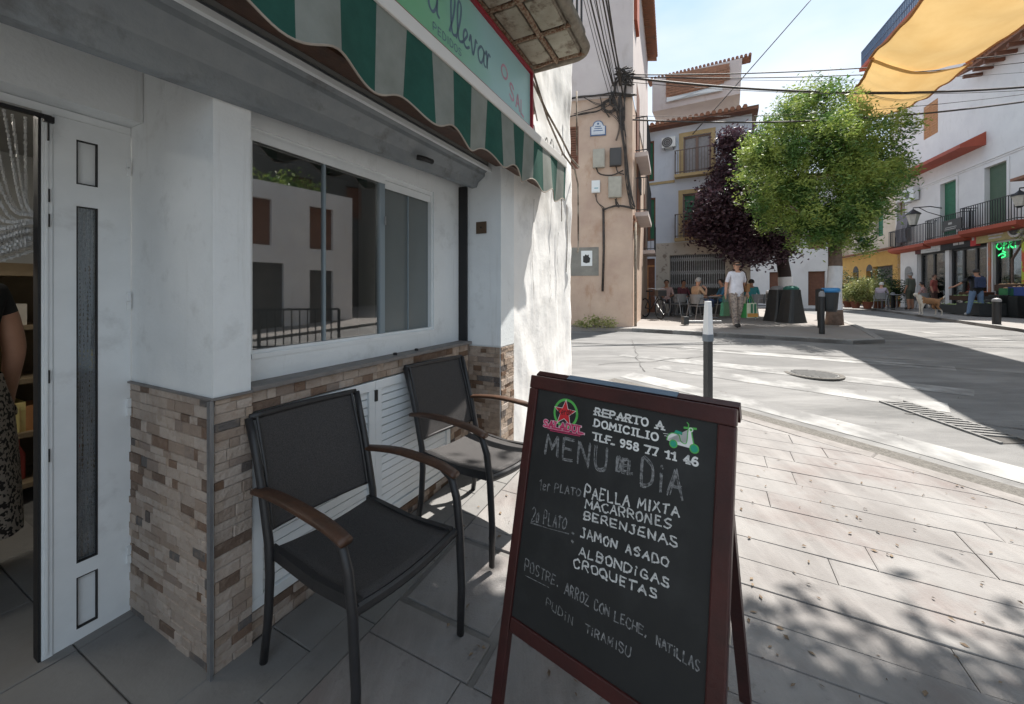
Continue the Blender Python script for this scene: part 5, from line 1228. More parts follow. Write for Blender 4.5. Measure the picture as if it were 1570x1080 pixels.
# balconies
def balD(x0, x1, z, dep, hh=1.0, sc_=True):
    m_ = MB(); m_.prism([(0,z),(-dep,z),(-dep,z-.16),(-dep+.18,z-.28),(0,z-.32)], x0, x1, ax='x'); s_ = m_.build('balcony', M['redpaint'], D, fix=True)
    m_ = MB()
    for zz_ in (z+.08, z+hh): m_.bar((x0+.04,-dep+.05,zz_),(x1-.04,-dep+.05,zz_),.03,.03); m_.bar((x0+.04,-dep+.05,zz_),(x0+.04,0,zz_),.03,.03); m_.bar((x1-.04,-dep+.05,zz_),(x1-.04,0,zz_),.03,.03)
    n_ = int((x1-x0)/.13)
    for i in range(n_+1): x = x0+.04+(x1-x0-.08)*i/n_; m_.bar((x,-dep+.05,z),(x,-dep+.05,z+hh),.020,.020)
    for i in range(1,5):
        for x in (x0+.04,x1-.04): y_ = -dep+.05+(dep-.07)*i/5; m_.bar((x,y_,z),(x,y_,z+hh),.018,.018)
    m_.build('railing', M['iron'], s_); return s_
xb2 = D2_(1474,350,-.5)[0]; xb3 = D2_(1559,345,-.6)[0]
balD(D2_(1416,370,-.5)[0], xb2-.02, zs-.02, .5); balD(xb2+.02, xb3, zs+.08, .62); balD(xY-.5, D2_(1415,370,-.45)[0], zs-.1, .45)
a_, z_ = D2_(1397,312); acunit((a_-.1,0,z_+.05), 0, MD, .95, .7, 'cream air conditioner above the street lantern on the white apartment house')
mb = MB(); 
p_ = D2_(1402,330)[0]
cloth = MB()
for i in range(8):
    for j in range(8):
        def cp(i, j): return (p_-1.25+.14*i+.1*math.sin(j*.9), -.25-.05*math.sin(i*1.7), 5.5-.22*j-.05*i*(1-j/8))
        cloth.face([cp(i,j),cp(i+1,j),cp(i+1,j+1),cp(i,j+1)])
co_ = cloth.build('hanging_cloth', flat('grey_cloth', (.26,.25,.28)), smooth=True); placeD(co_); tag(co_, 'grey cloth hanging over the leftmost balcony of the apartment house', 'cloth')
# wall lantern
def lantern(x, y, z, label, big=1.0):
    o = thing('wall_lantern', label, 'lantern'); o.matrix_basis = MD @ Matrix.Translation((x,y,z))
    m_ = MB(); m_.tube([(0,-y,.0),(0,-y*.6,.12),(0,0,.10),(0,0,.0)], .025, 6); m_.tube([(0,-y,-.4),(0,-y*.5,-.15),(0,-y*.2,.1)], .018, 6); m_.build('bracket', M['iron'], o)
    m_ = MB(); m_.lathe((0,0,-.62*big), [(.11*big,0),(.21*big,.42*big)], 6); m_.build('lamp_glass', flat('frosted_glass', (.55,.52,.46), .3), o)
    m_ = MB(); m_.lathe((0,0,-.2*big), [(.25*big,0),(.24*big,.04),(.10*big,.15*big),(.03*big,.22*big)], 8); m_.lathe((0,0,-.68*big), [(.05,0),(.13*big,.06)], 6); m_.build('cap', M['iron'], o)
    return o
xl, zl_ = D2_(1400,322,-1.1); lantern(xl, -1.1, zl_, 'large iron wall lantern in front of the leftmost red balcony', 1.25)
xl, zl_ = D2_(1563,293,-1.0); lantern(xl, -1.0, zl_, 'iron lantern under a small tiled hood at the right edge of the street', .9)
mb = MB(); mb.bar((xl-.5,-.5,zl_+.5),(xl+2.0,-.5,zl_+.5),.9,.1); mb.build('tiled_hood', M['terra'], D)
# board on balcony
xs_, zs_ = D2_(1448,353,-.6); ob = thing('balcony_board', 'dark board with pale markings fixed to the middle red balcony railing', 'sign'); ob.matrix_basis = MD @ Matrix.Translation((xs_,-.62,zs_-.1))
mb = MB(); mb.box(0,1.25,-.05,0,0,.5); mb.build('panel', M['frame'], ob); mb = MB(); mb.box(.4,.65,-.056,-.051,.28,.38); mb.box(.2,.95,-.056,-.051,.14,.17); mb.box(.15,.9,-.056,-.051,.06,.09); mb.build('pale_marks', flat('pale_print', (.45,.44,.42)), ob)
# shopfronts
def shopfront(r, name, mid=0, glass=True):
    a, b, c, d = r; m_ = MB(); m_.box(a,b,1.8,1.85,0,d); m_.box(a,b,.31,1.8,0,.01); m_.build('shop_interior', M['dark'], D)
    m_ = MB(); m_.box(a,a+.12,.1,.2,0,d); m_.box(b-.12,b,.1,.2,0,d); m_.box(a+.12,b-.12,.1,.2,d-.18,d)
    for q in range(mid): x = a+(b-a)*(q+1)/(mid+1); m_.box(x-.06,x+.06,.1,.2,0,d-.18)
    f_ = m_.build('shopfront_frame', M['frame'], D)
    if glass:
        m_ = MB(); m_.box(a+.12,b-.12,.14,.15,.0,d-.18); m_.build('pane', M['glassB'], f_)
shopfront(s1_,'a',1); shopfront(s2_,'b',2); shopfront(s3_,'c',1)
# goods seen in windows
pal = [(.55,.10,.08),(.5,.46,.4),(.35,.3,.5),(.6,.5,.2),(.15,.3,.45),(.6,.6,.58),(.5,.2,.3)]
gm = [flat('goods_%s'%n, c) for n, c in zip(('red','cream','violet','yellow','blue','white','pink'), pal)]
mb = MB()
for i in range(150):
    r = random.choice((s1_,s2_,s2_,s3_)); x = random.uniform(r[0]+.3,r[1]-.5); z = random.choice((.6,1.0,1.4,1.8,2.2)); mb.box(x,x+random.uniform(.1,.3),.35,.6,z,z+random.uniform(.1,.3), random.randrange(7))
for z in (.58,.98,1.38,1.78,2.18): mb.box(s1_[0]+.2,s3_[1]-.2,.35,.7,z-.03,z-.001,1)
mb.build('shelf_goods', gm, D)['kind'] = 'stuff'
mb = MB(); mb.box(s1_[0]+1.0,s1_[0]+1.1,.22,.28,1.0,2.3); mb.box(s1_[0]+1.5,s1_[0]+1.6,.22,.28,1.0,2.4); mb.box(s1_[0]+1.9,s1_[0]+2.0,.22,.28,.9,2.0); mb.build('light_tube', flat('bright_white', (.85,.85,.8)), D)
# white pilaster + arched niche
xp0, xp1 = xY+.02, s1_[0]-.02; mb = MB(); mb.box(xp0,xp1,-.08,-.001,-.4,3.15); mb.build('pilaster', M['plasterD'], D)
mb = MB(); xm = (xp0+xp1)/2; mb.prism([(xm-.32,0),(xm+.32,0),(xm+.32,2.1)]+[(xm+.32*math.cos(i*.628),2.1+.25*math.sin(i*.628)) for i in range(1,5)]+[(xm-.32,2.1)], -.10, -.081, ax='y'); mb.build('niche_door', flat('grey_door', (.33,.31,.30)), D, fix=True)
# sign bands
def band(px0, px1, z0, z1, mat, label, y0=-.14, marks=None, mm=None):
    a = D2_(px0,380)[0]; b = D2_(px1,380)[0]; o = placeD(thing('shop_sign', label, 'sign')); m_ = MB(); m_.box(a,b,y0,-.001,z0,z1); m_.build('panel', mat, o)
    if marks:
        m_ = MB()
        for u0,u1,v0,v1 in marks: m_.box(a+(b-a)*u0,a+(b-a)*u1,y0-.006,y0-.001,z0+(z1-z0)*v0,z0+(z1-z0)*v1)
        m_.build('faded_marks', mm, o)
    return o, a, b
bw = flat('board_white', (.62,.60,.58)); bd = flat('board_dark', (.035,.035,.038)); by = flat('board_yellow', (.50,.42,.20)); br = flat('board_red', (.60,.06,.06))
band(1408,1416,2.95,3.45,flat('board_maroon', (.12,.03,.03)),'small maroon sign panel left of the white shop board')
band(1417,1447,2.95,3.45,bw,'white shop board over the darker clothes shop', marks=[(.3,.9,.2,.24),(.5,.95,.1,.13)], mm=M['grey'])
band(1448,1494,2.95,3.50,bd,'dark shop board with blurred white lettering', marks=[(.28,.62,.62,.78),(.68,.95,.62,.78),(.45,.62,.28,.48),(.65,.8,.28,.48)], mm=bw)
band(1494,1503,2.95,3.75,br,'red and white square panel between the dark and yellow shop boards', marks=[(.3,.7,.3,.7)], mm=bw)
band(1503,1562,3.02,3.72,by,'yellow and cream fruit shop board with blurred lettering', marks=[(.30,.80,.62,.80),(.34,.74,.34,.50),(.36,.7,.16,.26)], mm=bw)
o = placeD(thing('round_sign', 'round white and dark emblem at the end of the fruit shop board', 'sign')); a_ = D2_(1556,356,-.2)[0]; zc_ = 3.40
m_ = MB(); m_.prism([(a_+math.cos(-i/18*6.283)*.36, zc_+math.sin(-i/18*6.283)*.36) for i in range(18)], -.22, -.15, ax='y'); m_.build('disc', bw, o, fix=True)
m_ = MB(); m_.prism([(a_+math.cos(-i/18*6.283)*.27, zc_+math.sin(-i/18*6.283)*.27) for i in range(18)], -.23, -.221, ax='y'); m_.build('dark_centre', M['frame'], o, fix=True)
# green neon
em_ = bpy.data.materials.new('green_neon'); em_.use_nodes = True; p = em_.node_tree.nodes['Principled BSDF']; p.inputs['Base Color'].default_value = (.02,.4,.1,1); p.inputs['Emission Color'].default_value = (.05,1,.25,1); p.inputs['Emission Strength'].default_value = .45
o = placeD(thing('neon_sign', 'glowing green neon sign in the fruit shop window', 'neon sign')); m_ = MB(); a_ = D2_(1527,380,.1)[0]
t3n = lambda x, z, l: (x, .12-l, z)
for strk in ([(0,.25),(.15,.38),(.28,.25),(.15,.12),(0,.25)],[(.35,.12),(.36,.34),(.48,.30),(.37,.24)],[(.55,.14),(.6,.36),(.72,.34),(.62,.24),(.75,.12)],[(.85,.12),(.85,.38),(1.0,.36)],[(.1,-.12),(.3,-.04),(.42,-.14),(.25,-.2)],[(.3,.05),(.42,-.02)]): ribbon(m_, smooth_path([(a_+x*1.15, 2.55+y*1.1) for x, y in strk],4), .055, t3n, th=.02)
m_.build('neon_tube', em_, o)
# vine over fruit shop
def leaves(name, blobs, n, size, mat, par=None, clump=40, spread=.2, shell=(.75,1.02), droop=.0, aspect=.42, kind=None, squash=1.0):
    """many small leaf faces in clumps through the volume of ellipsoid blobs"""
    tot = sum(b[3] for b in blobs); C = []
    for c, r, rz_, wgt in blobs:
        k = max(1, int(n/clump*wgt/tot)); d = RNG.normal(size=(k,3)); d /= np.linalg.norm(d,axis=1)[:,None]
        rad = RNG.uniform(shell[0], shell[1], (k,1)); C.append(np.array(c)+d*rad*np.array([r, r, rz_]))
    C = np.concatenate(C); N = len(C)*clump
    P = np.repeat(C, clump, 0)+RNG.normal(size=(N,3))*np.array([spread,spread,spread*.75]); P[:,2] -= np.abs(RNG.normal(size=N))*droop
    a = RNG.normal(size=(N,3)); a[:,2] *= .6; a /= np.linalg.norm(a,axis=1)[:,None]; b = RNG.normal(size=(N,3)); b -= (b*a).sum(1)[:,None]*a; b /= np.linalg.norm(b,axis=1)[:,None]
    sz = size*RNG.uniform(.6,1.25,(N,1)); a = a*sz; b = b*sz*aspect
    V = np.stack([P-a, P-b*.9+a*.1, P+a, P+b*.9+a*.1], 1).reshape(-1,3)
    me = bpy.data.meshes.new(name); me.vertices.add(N*4); me.vertices.foreach_set('co', V.ravel().astype(np.float32)); me.loops.add(N*4); me.loops.foreach_set('vertex_index', np.arange(N*4,dtype=np.int32))
    me.polygons.add(N); me.polygons.foreach_set('loop_start', np.arange(0,N*4,4,dtype=np.int32)); me.polygons.foreach_set('loop_total', np.full(N,4,dtype=np.int32)); me.update(calc_edges=True); me.materials.append(mat)
    o = bpy.data.objects.new(name, me); sc.collection.objects.link(o); o.parent = par
    if kind: o['kind'] = kind
    return o
o = placeD(thing('climbing_vine', 'green and rusty vine hanging over the fruit shop front', 'plant')); leaves('foliage', [((17.9,-.3,3.0),.5,.3,1),((18.6,-.3,3.3),.8,.4,1)], 1500, .05, M['leafv'], o, 20, .12)
m_ = MB(); m_.tube([(16.2,-.1,0),(16.2,-.1,2.2),(17,-.2,3.0),(18,-.2,3.1)], .04, 6); m_.build('stem', M['bark'], o)
# continuing street: cream houses further back (left along the same line)
pal2 = [('far_house','cream house with ochre ledge seen beyond the limewashed trunks','building',M['cream'],-9.5,-.02,7.5),('far_house','pale far house with a yellow awning, glimpsed between the two trees','building',M['plasterD'],-19,-9.52,8.5)]
for nm, lb, ct, mt, x0, x1, hh in pal2:
    o = placeD(thing(nm, lb, ct)); holes = []
    x = x0+.6
    while x < x1-1.4: holes += [(x,x+.9,.05,2.3),(x,x+.9,3.6,5.6)]; x += 2.1
    m_ = MB(); m_.wall(x0,x1,-.6,hh,holes,.2); m_.face([(x1,0,-.6),(x1,6,-.6),(x1,6,hh),(x1,0,hh)]); m_.build('wall', mt, o)
    for i, (a, b, c, d) in enumerate(holes):
        m_ = MB(); m_.box(a,b,.16,.2,c,d); m_.build('window' if c > 2 else 'door', M['brownwood'] if i%3 else M['greenb'], o)
        if c > 2: m_ = MB(); m_.box(a-.15,b+.15,-.3,-.001,c-.12,c-.02); m_.build('ledge', M['ochre'], o)
    m_ = MB(); m_.box(x0,x1,-.25,-.001,3.05,3.2); m_.build('string_course', M['ochre'], o)
    m_ = MB(); m_.box(x0,x1,-.4,6,hh+.001,hh+.2); m_.build('roof', M['terra'], o)
o = placeD(thing('yellow_awning', 'short yellow awning on the pale far house behind the dark tree', 'awning')); m_ = MB(); m_.v = [(-13.2,-.001,3.0),(-9.8,-.001,3.0),(-9.8,-.9,2.5),(-13.2,-.9,2.5)]; m_.f = [(0,1,2,3),(3,2,1,0)][:1]; m_.m = [0]; m_.build('canopy', M['sail'], o)
# closing house at the street's end
o = thing('end_house', 'pale house closing the far end of the street behind the dark tree', 'building', (17,46,GZ), R(-8)); m_ = MB(); hs_ = [(1+i*2.4,2+i*2.4,z0,z0+2) for i in range(7) for z0 in (.1,3.6)]; m_.wall(-2,19,-.5,8,hs_,.25); m_.build('wall', M['cream'], o)
for a,b,c,d in hs_: m_ = MB(); m_.box(a,b,.2,.25,c,d); m_.build('window', M['brownwood'], o)
m_ = MB(); m_.box(-2.2,19.2,-.5,6,8.01,8.3); m_.build('roof', M['terra'], o)
# side-street house behind B
o = thing('rear_house', 'cream house with dark doors behind the dark leaved tree', 'building', (11.6,26,GZ), R(-28)); m_ = MB(); hs_ = [(.8+i*1.9,1.6+i*1.9,z0,z0+2) for i in range(4) for z0 in (.1,3.4)]; m_.wall(0,8,-.5,7.5,hs_,.25); m_.build('wall', M['plasterD'], o)
for a,b,c,d in hs_: m_ = MB(); m_.box(a,b,.2,.25,c,d); m_.build('window', M['brownwood'], o)
m_ = MB(); m_.box(-.2,8.2,-.4,6,7.51,7.7); m_.build('roof', M['terra'], o)
# ------------------------------------------------------------------ shade sails over the street
def sailmesh(P, name, label, seed, wav=.10):
    # P: four corners (a,b,c,d) -> bilinear patch with sag and wrinkles, thin but two-sided with an edge hem
    a, b, c, d = [Vector(p) for p in P]; m_ = MB(); nx_, ny_ = 40, 16; pts = []
    for j in range(ny_+1):
        for i in range(nx_+1):
            u, v = i/nx_, j/ny_; p = (a*(1-u)+b*u)*(1-v)+(d*(1-u)+c*u)*v
            p.z -= .5*math.sin(math.pi*u)*.5+.28*math.sin(math.pi*v); p.z += wav*mn.noise(Vector((u*9, v*2.0, seed)))+.03*mn.noise(Vector((u*40,v*5,seed))); pts.append(p)
    m_.v = [tuple(p) for p in pts]
    for j in range(ny_):
        for i in range(nx_): q = j*(nx_+1)+i; m_.f.append((q,q+1,q+nx_+2,q+nx_+1)); m_.m.append(0)
    o = m_.build(name, M['sail'], smooth=True); tag(o, label, 'shade sail')
    h = MB(); 
    for row in ([pts[i] for i in range(nx_+1)], [pts[ny_*(nx_+1)+i] for i in range(nx_+1)]): h.tube([p+Vector((0,0,.002)) for p in row], .035, 5)
    h.build('hem', M['sail'] if False else flat('orange_hem_%d'%seed, (.48,.20,.07)), o); return o
zS = 7.25
sailmesh([(6.4,3.9,7.5),(9.0,9.85,zS),(11.6,10.0,zS),(9.0,2.9,7.5)], 'shade_sail', 'large orange shade sail stretched over the street at the upper right', 2)
sailmesh([(8.95,9.72,zS-.08),(9.9,11.7,7.3),(12.3,13.2,7.3),(11.6,9.9,zS-.08)], 'shade_sail', 'smaller orange shade sail behind the first, next to the green tree top', 5, .06)
# ------------------------------------------------------------------ overhead cables
def wire(name_pts, r, label, grp='overhead cables across the street'):
    m_ = MB(); 
    for pts, rr in name_pts: m_.tube(pts, rr, 5)
    o = m_.build('overhead_cable', M['cable'], smooth=True); tag(o, label, 'cable', grp); return o
hub = at(960,117,9.95)
def cab(y0px, yend, Yend, s, r, label, x0=962, xe=1720):
    a = at(x0, y0px, 9.95); b = at(xe, yend, Yend); wire([(sag(a,b,s,24), r)], r, label)
cab(115, 60, 12.5, .30, .016, 'uppermost black cable from the salmon house across the street to the right edge')
cab(118, 76, 12.5, .32, .013, 'second black cable from the top crossing the street in front of the orange sail')
cab(119, 118, 11.0, .42, .030, 'thickest black cable bundle crossing the street below the orange sail')
cab(126, 128, 10.5, .30, .008, 'thin grey cable just below the thick bundle')
cab(117, 96, 12.5, .30, .006, 'thin cable between the uppermost pair and the thick bundle')
cab(184, 132, 9.5, .36, .022, 'lowest black cable bundle crossing in front of the green tree crown', x0=970)
cab(178, 122, 9.8, .30, .007, 'thin cable running just above the lowest bundle', x0=970)
o = wire([(sag(at(1252,-10,16), at(1062,206,15.6), .02, 12), .020)], .02, 'straight diagonal cable rising from the white house eave into the sky')
# bundle from the shop side up-left
m_ = []
for k in range(9):
    a = at(880+k*5.5, -60, 7.5); b = at(935+k*2.6, 150-(k%4)*9, 9.9); m_.append((sag(a,b,.06+.02*(k%3),12), random.choice((.007,.010,.014,.018))))
o = wire(m_, 0, 'sheaf of black cables descending to the knot on the salmon house', None)
m_ = MB()
for k in range(26):
    c = at(957+random.uniform(-9,9), 116+random.uniform(-8,10), 9.93); m_.tube([c+Vector((random.uniform(-.16,.16),random.uniform(-.04,.04),random.uniform(-.12,.12))) for _ in range(4)], .016, 5)
o = m_.build('cable_knot', M['cable'], smooth=True); tag(o, 'tangled knot of black cable splices on the corner of the salmon house', 'cable')
# ------------------------------------------------------------------ trees
def tree(label, base, trunk, limbs, blobs, n, size, lm, bm_, **kw):
    t = thing('street_tree', label, 'tree', base); m_ = MB()
    m_.tube(*trunk, 10); m_.build('trunk', bm_, t, smooth=True)
    m_ = MB()
    for pts, r in limbs: m_.tube(pts, r, 6)
    m_.build('limbs', bm_, t, smooth=True)
    leaves('crown', blobs, n, size, lm, t, **kw); return t
Yg = 10.8; tb = at(1279, 500, Yg); tb.z = GZ
gz = lambda py: 1.4-(py-447)/601*Yg-GZ
gx = lambda px: ((px-1262)*.80+1259-785)/601*Yg-tb.x
def blob(px, py, dy, r, wgt, rz=None): return ((gx(px), dy, gz(py)), r*.93, rz or r*.85, wgt)
gb = [blob(1250,180,0,1.15,1.3),blob(1270,150,.2,.75,.7),blob(1190,215,-.2,1.05,1.2),blob(1175,265,.1,.95,1),blob(1240,250,-.9,1.1,1.2),blob(1290,228,-.6,1.1,1.3),blob(1322,212,.2,.75,.8),blob(1325,262,-.2,.85,1),blob(1290,300,-.9,.95,1),blob(1235,315,-.6,.95,1),blob(1200,310,.4,.75,.7),blob(1310,345,0,.65,.6),blob(1275,345,-.5,.7,.7),blob(1262,250,1.3,1.5,1.2),blob(1352,244,.4,.5,.4),blob(1150,235,0,.55,.4),blob(1225,350,-.4,.45,.4)]
_rb = random.Random(5)
for (c_, r_, z_, w_) in list(gb):
    for _ in range(3):
        a_ = _rb.uniform(0,6.283); b_ = _rb.uniform(-.9,.9); gb.append(((c_[0]+math.cos(a_)*math.cos(b_)*r_*.95, c_[1]+math.sin(b_)*r_*.8-.1, c_[2]+math.sin(a_)*math.cos(b_)*z_*.95), _rb.uniform(.22,.38), .22, .16))
gt_ = tree('leafy bright green street tree with a white limewashed trunk', tb,
     ([(0,0,-.1),(.01,0,.5),(0,.01,1.0),(.03,0,1.7),(.0,0,2.5),(-.05,0,3.2)], [.22,.175,.162,.155,.14,.12]),
     [([(0,0,2.2),(-.5,.1,3.2),(-1.1,0,4.2)],[.11,.08,.03]),([(0,0,2.3),(.5,-.2,3.1),(1.1,-.1,3.9)],[.10,.07,.03]),([(-.03,0,2.8),(.1,-.4,3.8),(.0,-.2,5.2)],[.11,.07,.02]),([(-.03,0,2.7),(-.3,.5,3.7),(-.2,.8,5.0)],[.1,.06,.02]),([(0,0,2.0),(.7,.3,2.6),(1.5,.3,3.0)],[.07,.05,.02]),([(0,0,2.1),(-.7,-.4,2.6),(-1.5,-.4,3.2)],[.07,.05,.02])],
     gb, 86000, .055, M['leafg'], M['bark'], clump=50, spread=.115, shell=(.55,1.08), droop=.12, aspect=.34)
m_ = MB(); m_.tube([(0,0,.42),(0,.01,.8),(0,.01,1.0),(.02,0,1.4),(.03,0,1.62)], [.188,.176,.172,.168,.164], 12, cap=False); m_.build('limewash_band', M['limew'], gt_, smooth=True)
Yp = 14.2; pb = at(1206, 490, Yp); pb.z = GZ
px_ = lambda px: (px-785)/601*Yp-pb.x
pz_ = lambda py: 1.4-(py-447)/601*Yp-GZ
def pbl(px, py, dy, r, w_): return ((px_(px), dy, pz_(py)), r, r*.95, w_)
pp_ = [pbl(1150,235,.2,.75,.7),pbl(1135,275,-.1,.95,1),pbl(1105,320,-.3,1.05,1.2),pbl(1150,330,-.8,1.2,1.4),pbl(1090,350,0,.75,.7),pbl(1130,375,-.5,.85,.9),pbl(1170,370,-.4,.85,.9),pbl(1200,345,.3,.9,.8),pbl(1130,215,.2,.5,.4),pbl(1160,290,.9,1.2,1)]
pt_ = tree('dark purple leaved street tree left of the green one, leaning trunk', pb,
     ([(0,0,-.1),(-.02,0,.8),(-.08,0,1.6),(-.25,0,2.6),(-.5,0,3.6)], [.26,.22,.20,.17,.12]),
     [([(-.2,0,2.3),(-1.0,-.3,3.2),(-1.9,-.3,3.9)],[.12,.08,.03]),([(-.3,0,2.7),(-.7,.3,4.2),(-1.2,.2,5.5)],[.11,.07,.03]),([(-.1,0,1.8),(.3,.2,2.8),(.2,.2,3.8)],[.1,.07,.03])],
     pp_, 46000, .075, M['leafp'], M['barkd'], clump=24, spread=.18, shell=(.5,1.04), aspect=.5)
m_ = MB(); m_.tube([(-.015,0,.5),(-.03,0,.9),(-.06,0,1.45)], [.238,.23,.215], 12, cap=False); m_.build('limewash_band', M['limew'], pt_, smooth=True)
# off-frame tree over the camera side that shades the foreground
sb = [((1.45,3.1,5.5),.6,.3,1.6),((2.2,2.95,5.5),.65,.3,1.8),((3.2,2.65,5.5),.8,.3,1.6),((4.1,2.45,5.5),.8,.3,1.6),((5.0,2.2,5.5),.85,.3,1.6),((1.6,2.2,5.5),.6,.3,1),((2.7,2.1,5.5),.7,.35,1.2),((3.7,1.9,5.6),.7,.35,1.2),((4.7,1.6,5.6),.7,.35,1.1)]
tree('broad street tree standing just right of the camera, its shade on the pavement', (3.0,-1.6,0), ([(0,0,-.1),(.02,0,1.5),(0,0,3),(0,.1,4.2)],[.2,.16,.14,.1]),
     [([(0,0,3),(1,1.3,4.4),(1.2,3.6,5.4)],[.09,.06,.02]),([(0,0,3),(-.8,1.6,4.4),(-1.0,4.0,5.5)],[.09,.06,.02])], [((c[0]-3.0,c[1]+1.6,c[2]),r,z,w_) for c,r,z,w_ in sb], 56000, .075, M['leafg'], M['bark'], clump=24, spread=.17, shell=(.1,1.0), aspect=.45)
# potted shrubs in front of the ochre house
def shrub(px, py, Y, h, r, mat, label, n=2600, size=.055):
    p = at(px, py, Y); p.z = GZ+.02; t = thing('potted_shrub', label, 'plant', p, 0, 'potted shrubs before the ochre house')
    m_ = MB(); m_.lathe((0,0,0), [(.15,0),(.22,.30),(.24,.32),(.24,.36),(.21,.36)], 12); m_.build('pot', M['pot'], t)
    m_ = MB(); m_.tube([(0,0,.3),(.03,0,h*.5),(0,0,h*.8)], .025, 5); m_.build('stem', M['bark'], t)
    leaves('foliage', [((0,0,h*.62),r,h*.36,1),((r*.4,0,h*.4),r*.7,h*.25,.6),((-r*.4,.1,h*.45),r*.7,h*.25,.6)], n, size, mat, t, 20, .11, (.4,1.05)); return t
shrub(1300,465,22.0,2.1,.65,M['leafd'],'dark green potted shrub at the left end of the ochre bar')
shrub(1312,466,21.0,1.6,.55,M['leafv'],'pale variegated shrub left of the middle, under the dark arch')
shrub(1330,467,20.6,1.9,.70,M['leafv'],'largest pale variegated shrub in the middle of the ochre bar terrace')
shrub(1345,467,21.2,1.5,.55,M['leafv'],'low pale shrub just right of the largest variegated one')
shrub(1352,466,22.3,2.3,.70,M['leafd'],'tall dark green shrub in front of the green window of the ochre bar')
shrub(1372,468,22.3,1.8,.55,M['leafd'],'dark shrub at the right end of the ochre bar front')
shrub(1232,455,26,1.3,.45,M['leafd'],'small shrub in a red pot far along the street between the trunks')
# weeds at base of A
w_ = at(912,488,9.9); w_.z = g(9.9)+.0
o = thing('wall_weeds', 'dry weeds sprouting at the foot of the salmon wall', 'plant', w_); leaves('foliage', [((0,0,.18),.28,.16,1),((.35,-.02,.14),.22,.14,.7),((-.3,0,.1),.2,.1,.5)], 700, .04, M['leafv'], o, 14, .06, (.2,1.0))
mb = MB(); mb.prism([(1.35,10.45),(2.3,10.3),(2.3,10.05),(1.35,10.2)], g(10)-.1, g(10)+.06, 0); o = mb.build('stone_step', M['conc'], fix=True); tag(o, 'low stone step at the foot of the salmon wall', 'step')
# ------------------------------------------------------------------ street furniture
def bollard(px, py, Y, h, label, r=.055):
    p = at(px, py, Y); p.z = GZ+.02 if Y > 8 else g(Y); t = thing('bollard', label, 'bollard', p, 0, 'black bollards along the kerbs')
    m_ = MB(); m_.lathe((0,0,-.05), [(r,0),(r,h*.86+.05)], 14); m_.build('shaft', M['black'], t, smooth=False)
    m_ = MB(); m_.lathe((0,0,h*.86), [(r*1.12,.0),(r*1.12,h*.06),(r*.9,h*.11),(r*.4,h*.14)], 14); m_.build('cap', M['grey'], t); return t
bollard(1528,499,11.0,.72,'nearest black bollard at the right edge, beside the fruit crates',.085)
bollard(1369,476,19.6,.86,'black bollard in front of the seated white haired woman',.085)
bollard(1332,473,21.8,.84,'black bollard before the pale variegated shrubs',.085)
bollard(1299,469,25.0,.90,'black bollard right of the limewashed trunk',.085)
bollard(1260,512,8.9,.92,'slim black bollard in front of the litter bin',.055)
bollard(1250,458,26,1.0,'far bollard seen left of the litter bin',.09)
bollard(1231,462,25,1.0,'far bollard just right of the big waste containers',.09)
bollard(1177,466,18.5,.95,'dark bollard behind the walking woman, left of the containers',.07)
bollard(1256,488,12.6,.8,'short bollard half hidden behind the litter bin post',.06)
# litter bin
p = at(1273,488,9.9); p.z = GZ; lb = thing('litter_bin', 'dark litter bin with a blue bag over its rim beside the limewashed trunk', 'litter bin', p)
m_ = MB(); m_.lathe((0,0,.42), [(.13,0),(.145,.08),(.175,.50),(.185,.52)], 18); m_.build('basket', M['blackpl'], lb)
m_ = MB(); m_.lathe((0,0,.90), [(.188,0),(.205,.04),(.195,.10),(.15,.12),(.14,.05)], 18); m_.build('bag', M['blue'], lb, smooth=True)
m_ = MB(); m_.box(-.30,-.24,-.03,.03,-.05,1.0); m_.box(-.34,-.20,-.05,.05,.42,.98); m_.box(-.24,-.19,-.02,.02,.6,.7); m_.build('post', M['blackpl'], lb)
m_ = MB(); m_.box(-.32,-.22,-.056,-.051,.66,.74); m_.build('label_plate', M['lightbox'], lb)
# waste containers (tapering hoods)
def container(px, py, Y, label, lid):
    p = at(px, py, Y); p.z = GZ; t = thing('waste_container', label, 'waste container', p, R(14), 'dark waste containers at the plaza'); t.scale = (.8,.8,1)
    m_ = MB(); pr = [(.44,.38,0),(.42,.36,.05),(.36,.33,.25),(.29,.29,.55),(.235,.26,.85),(.22,.25,.98)]
    for a, b, z in pr:
        for k in range(16):
            an = 2*math.pi*k/16; cx_, sy_ = math.cos(an), math.sin(an); m_.v.append((abs(cx_)**.45*math.copysign(1,cx_)*a, abs(sy_)**.45*math.copysign(1,sy_)*b, z))
    for i in range(len(pr)-1):
        for k in range(16): q = i*16+k; r_ = i*16+(k+1)%16; m_.f.append((q,r_,r_+16,q+16)); m_.m.append(0)
    m_.f.append(tuple(range(16))[::-1]); m_.m.append(0); m_.f.append(tuple((len(pr)-1)*16+k for k in range(16))); m_.m.append(0)
    m_.build('body', M['blackpl'], t)
    m_ = MB(); m_.lathe((0,0,.98), [(.235,0),(.235,.05),(.17,.10),(.05,.12)], 16, sx=1, sy=1.1); m_.build('lid', lid, t); return t
container(1213,493,11.6,'front dark waste container with a green lid',flat('green_lid', (.03,.15,.12)))
container(1192,489,12.2,'rear dark waste container partly hidden behind the other',M['grey'])
# fallen umbrella base on the plaza
p = at(1075,497,10.6); p.z = GZ+.03; o = thing('fallen_umbrella_base', 'dark weighted post base lying on the sunlit plaza', 'umbrella base', p, R(-6))
m_ = MB(); m_.tube([(-.35,0,.07),(.55,.1,.07)], .045, 8); m_.build('pole', M['grey'], o); m_ = MB(); m_.obox((-.42,0,.11),(.14,.26,.22)); m_.build('foot', M['blackpl'], o, bevel=.02)
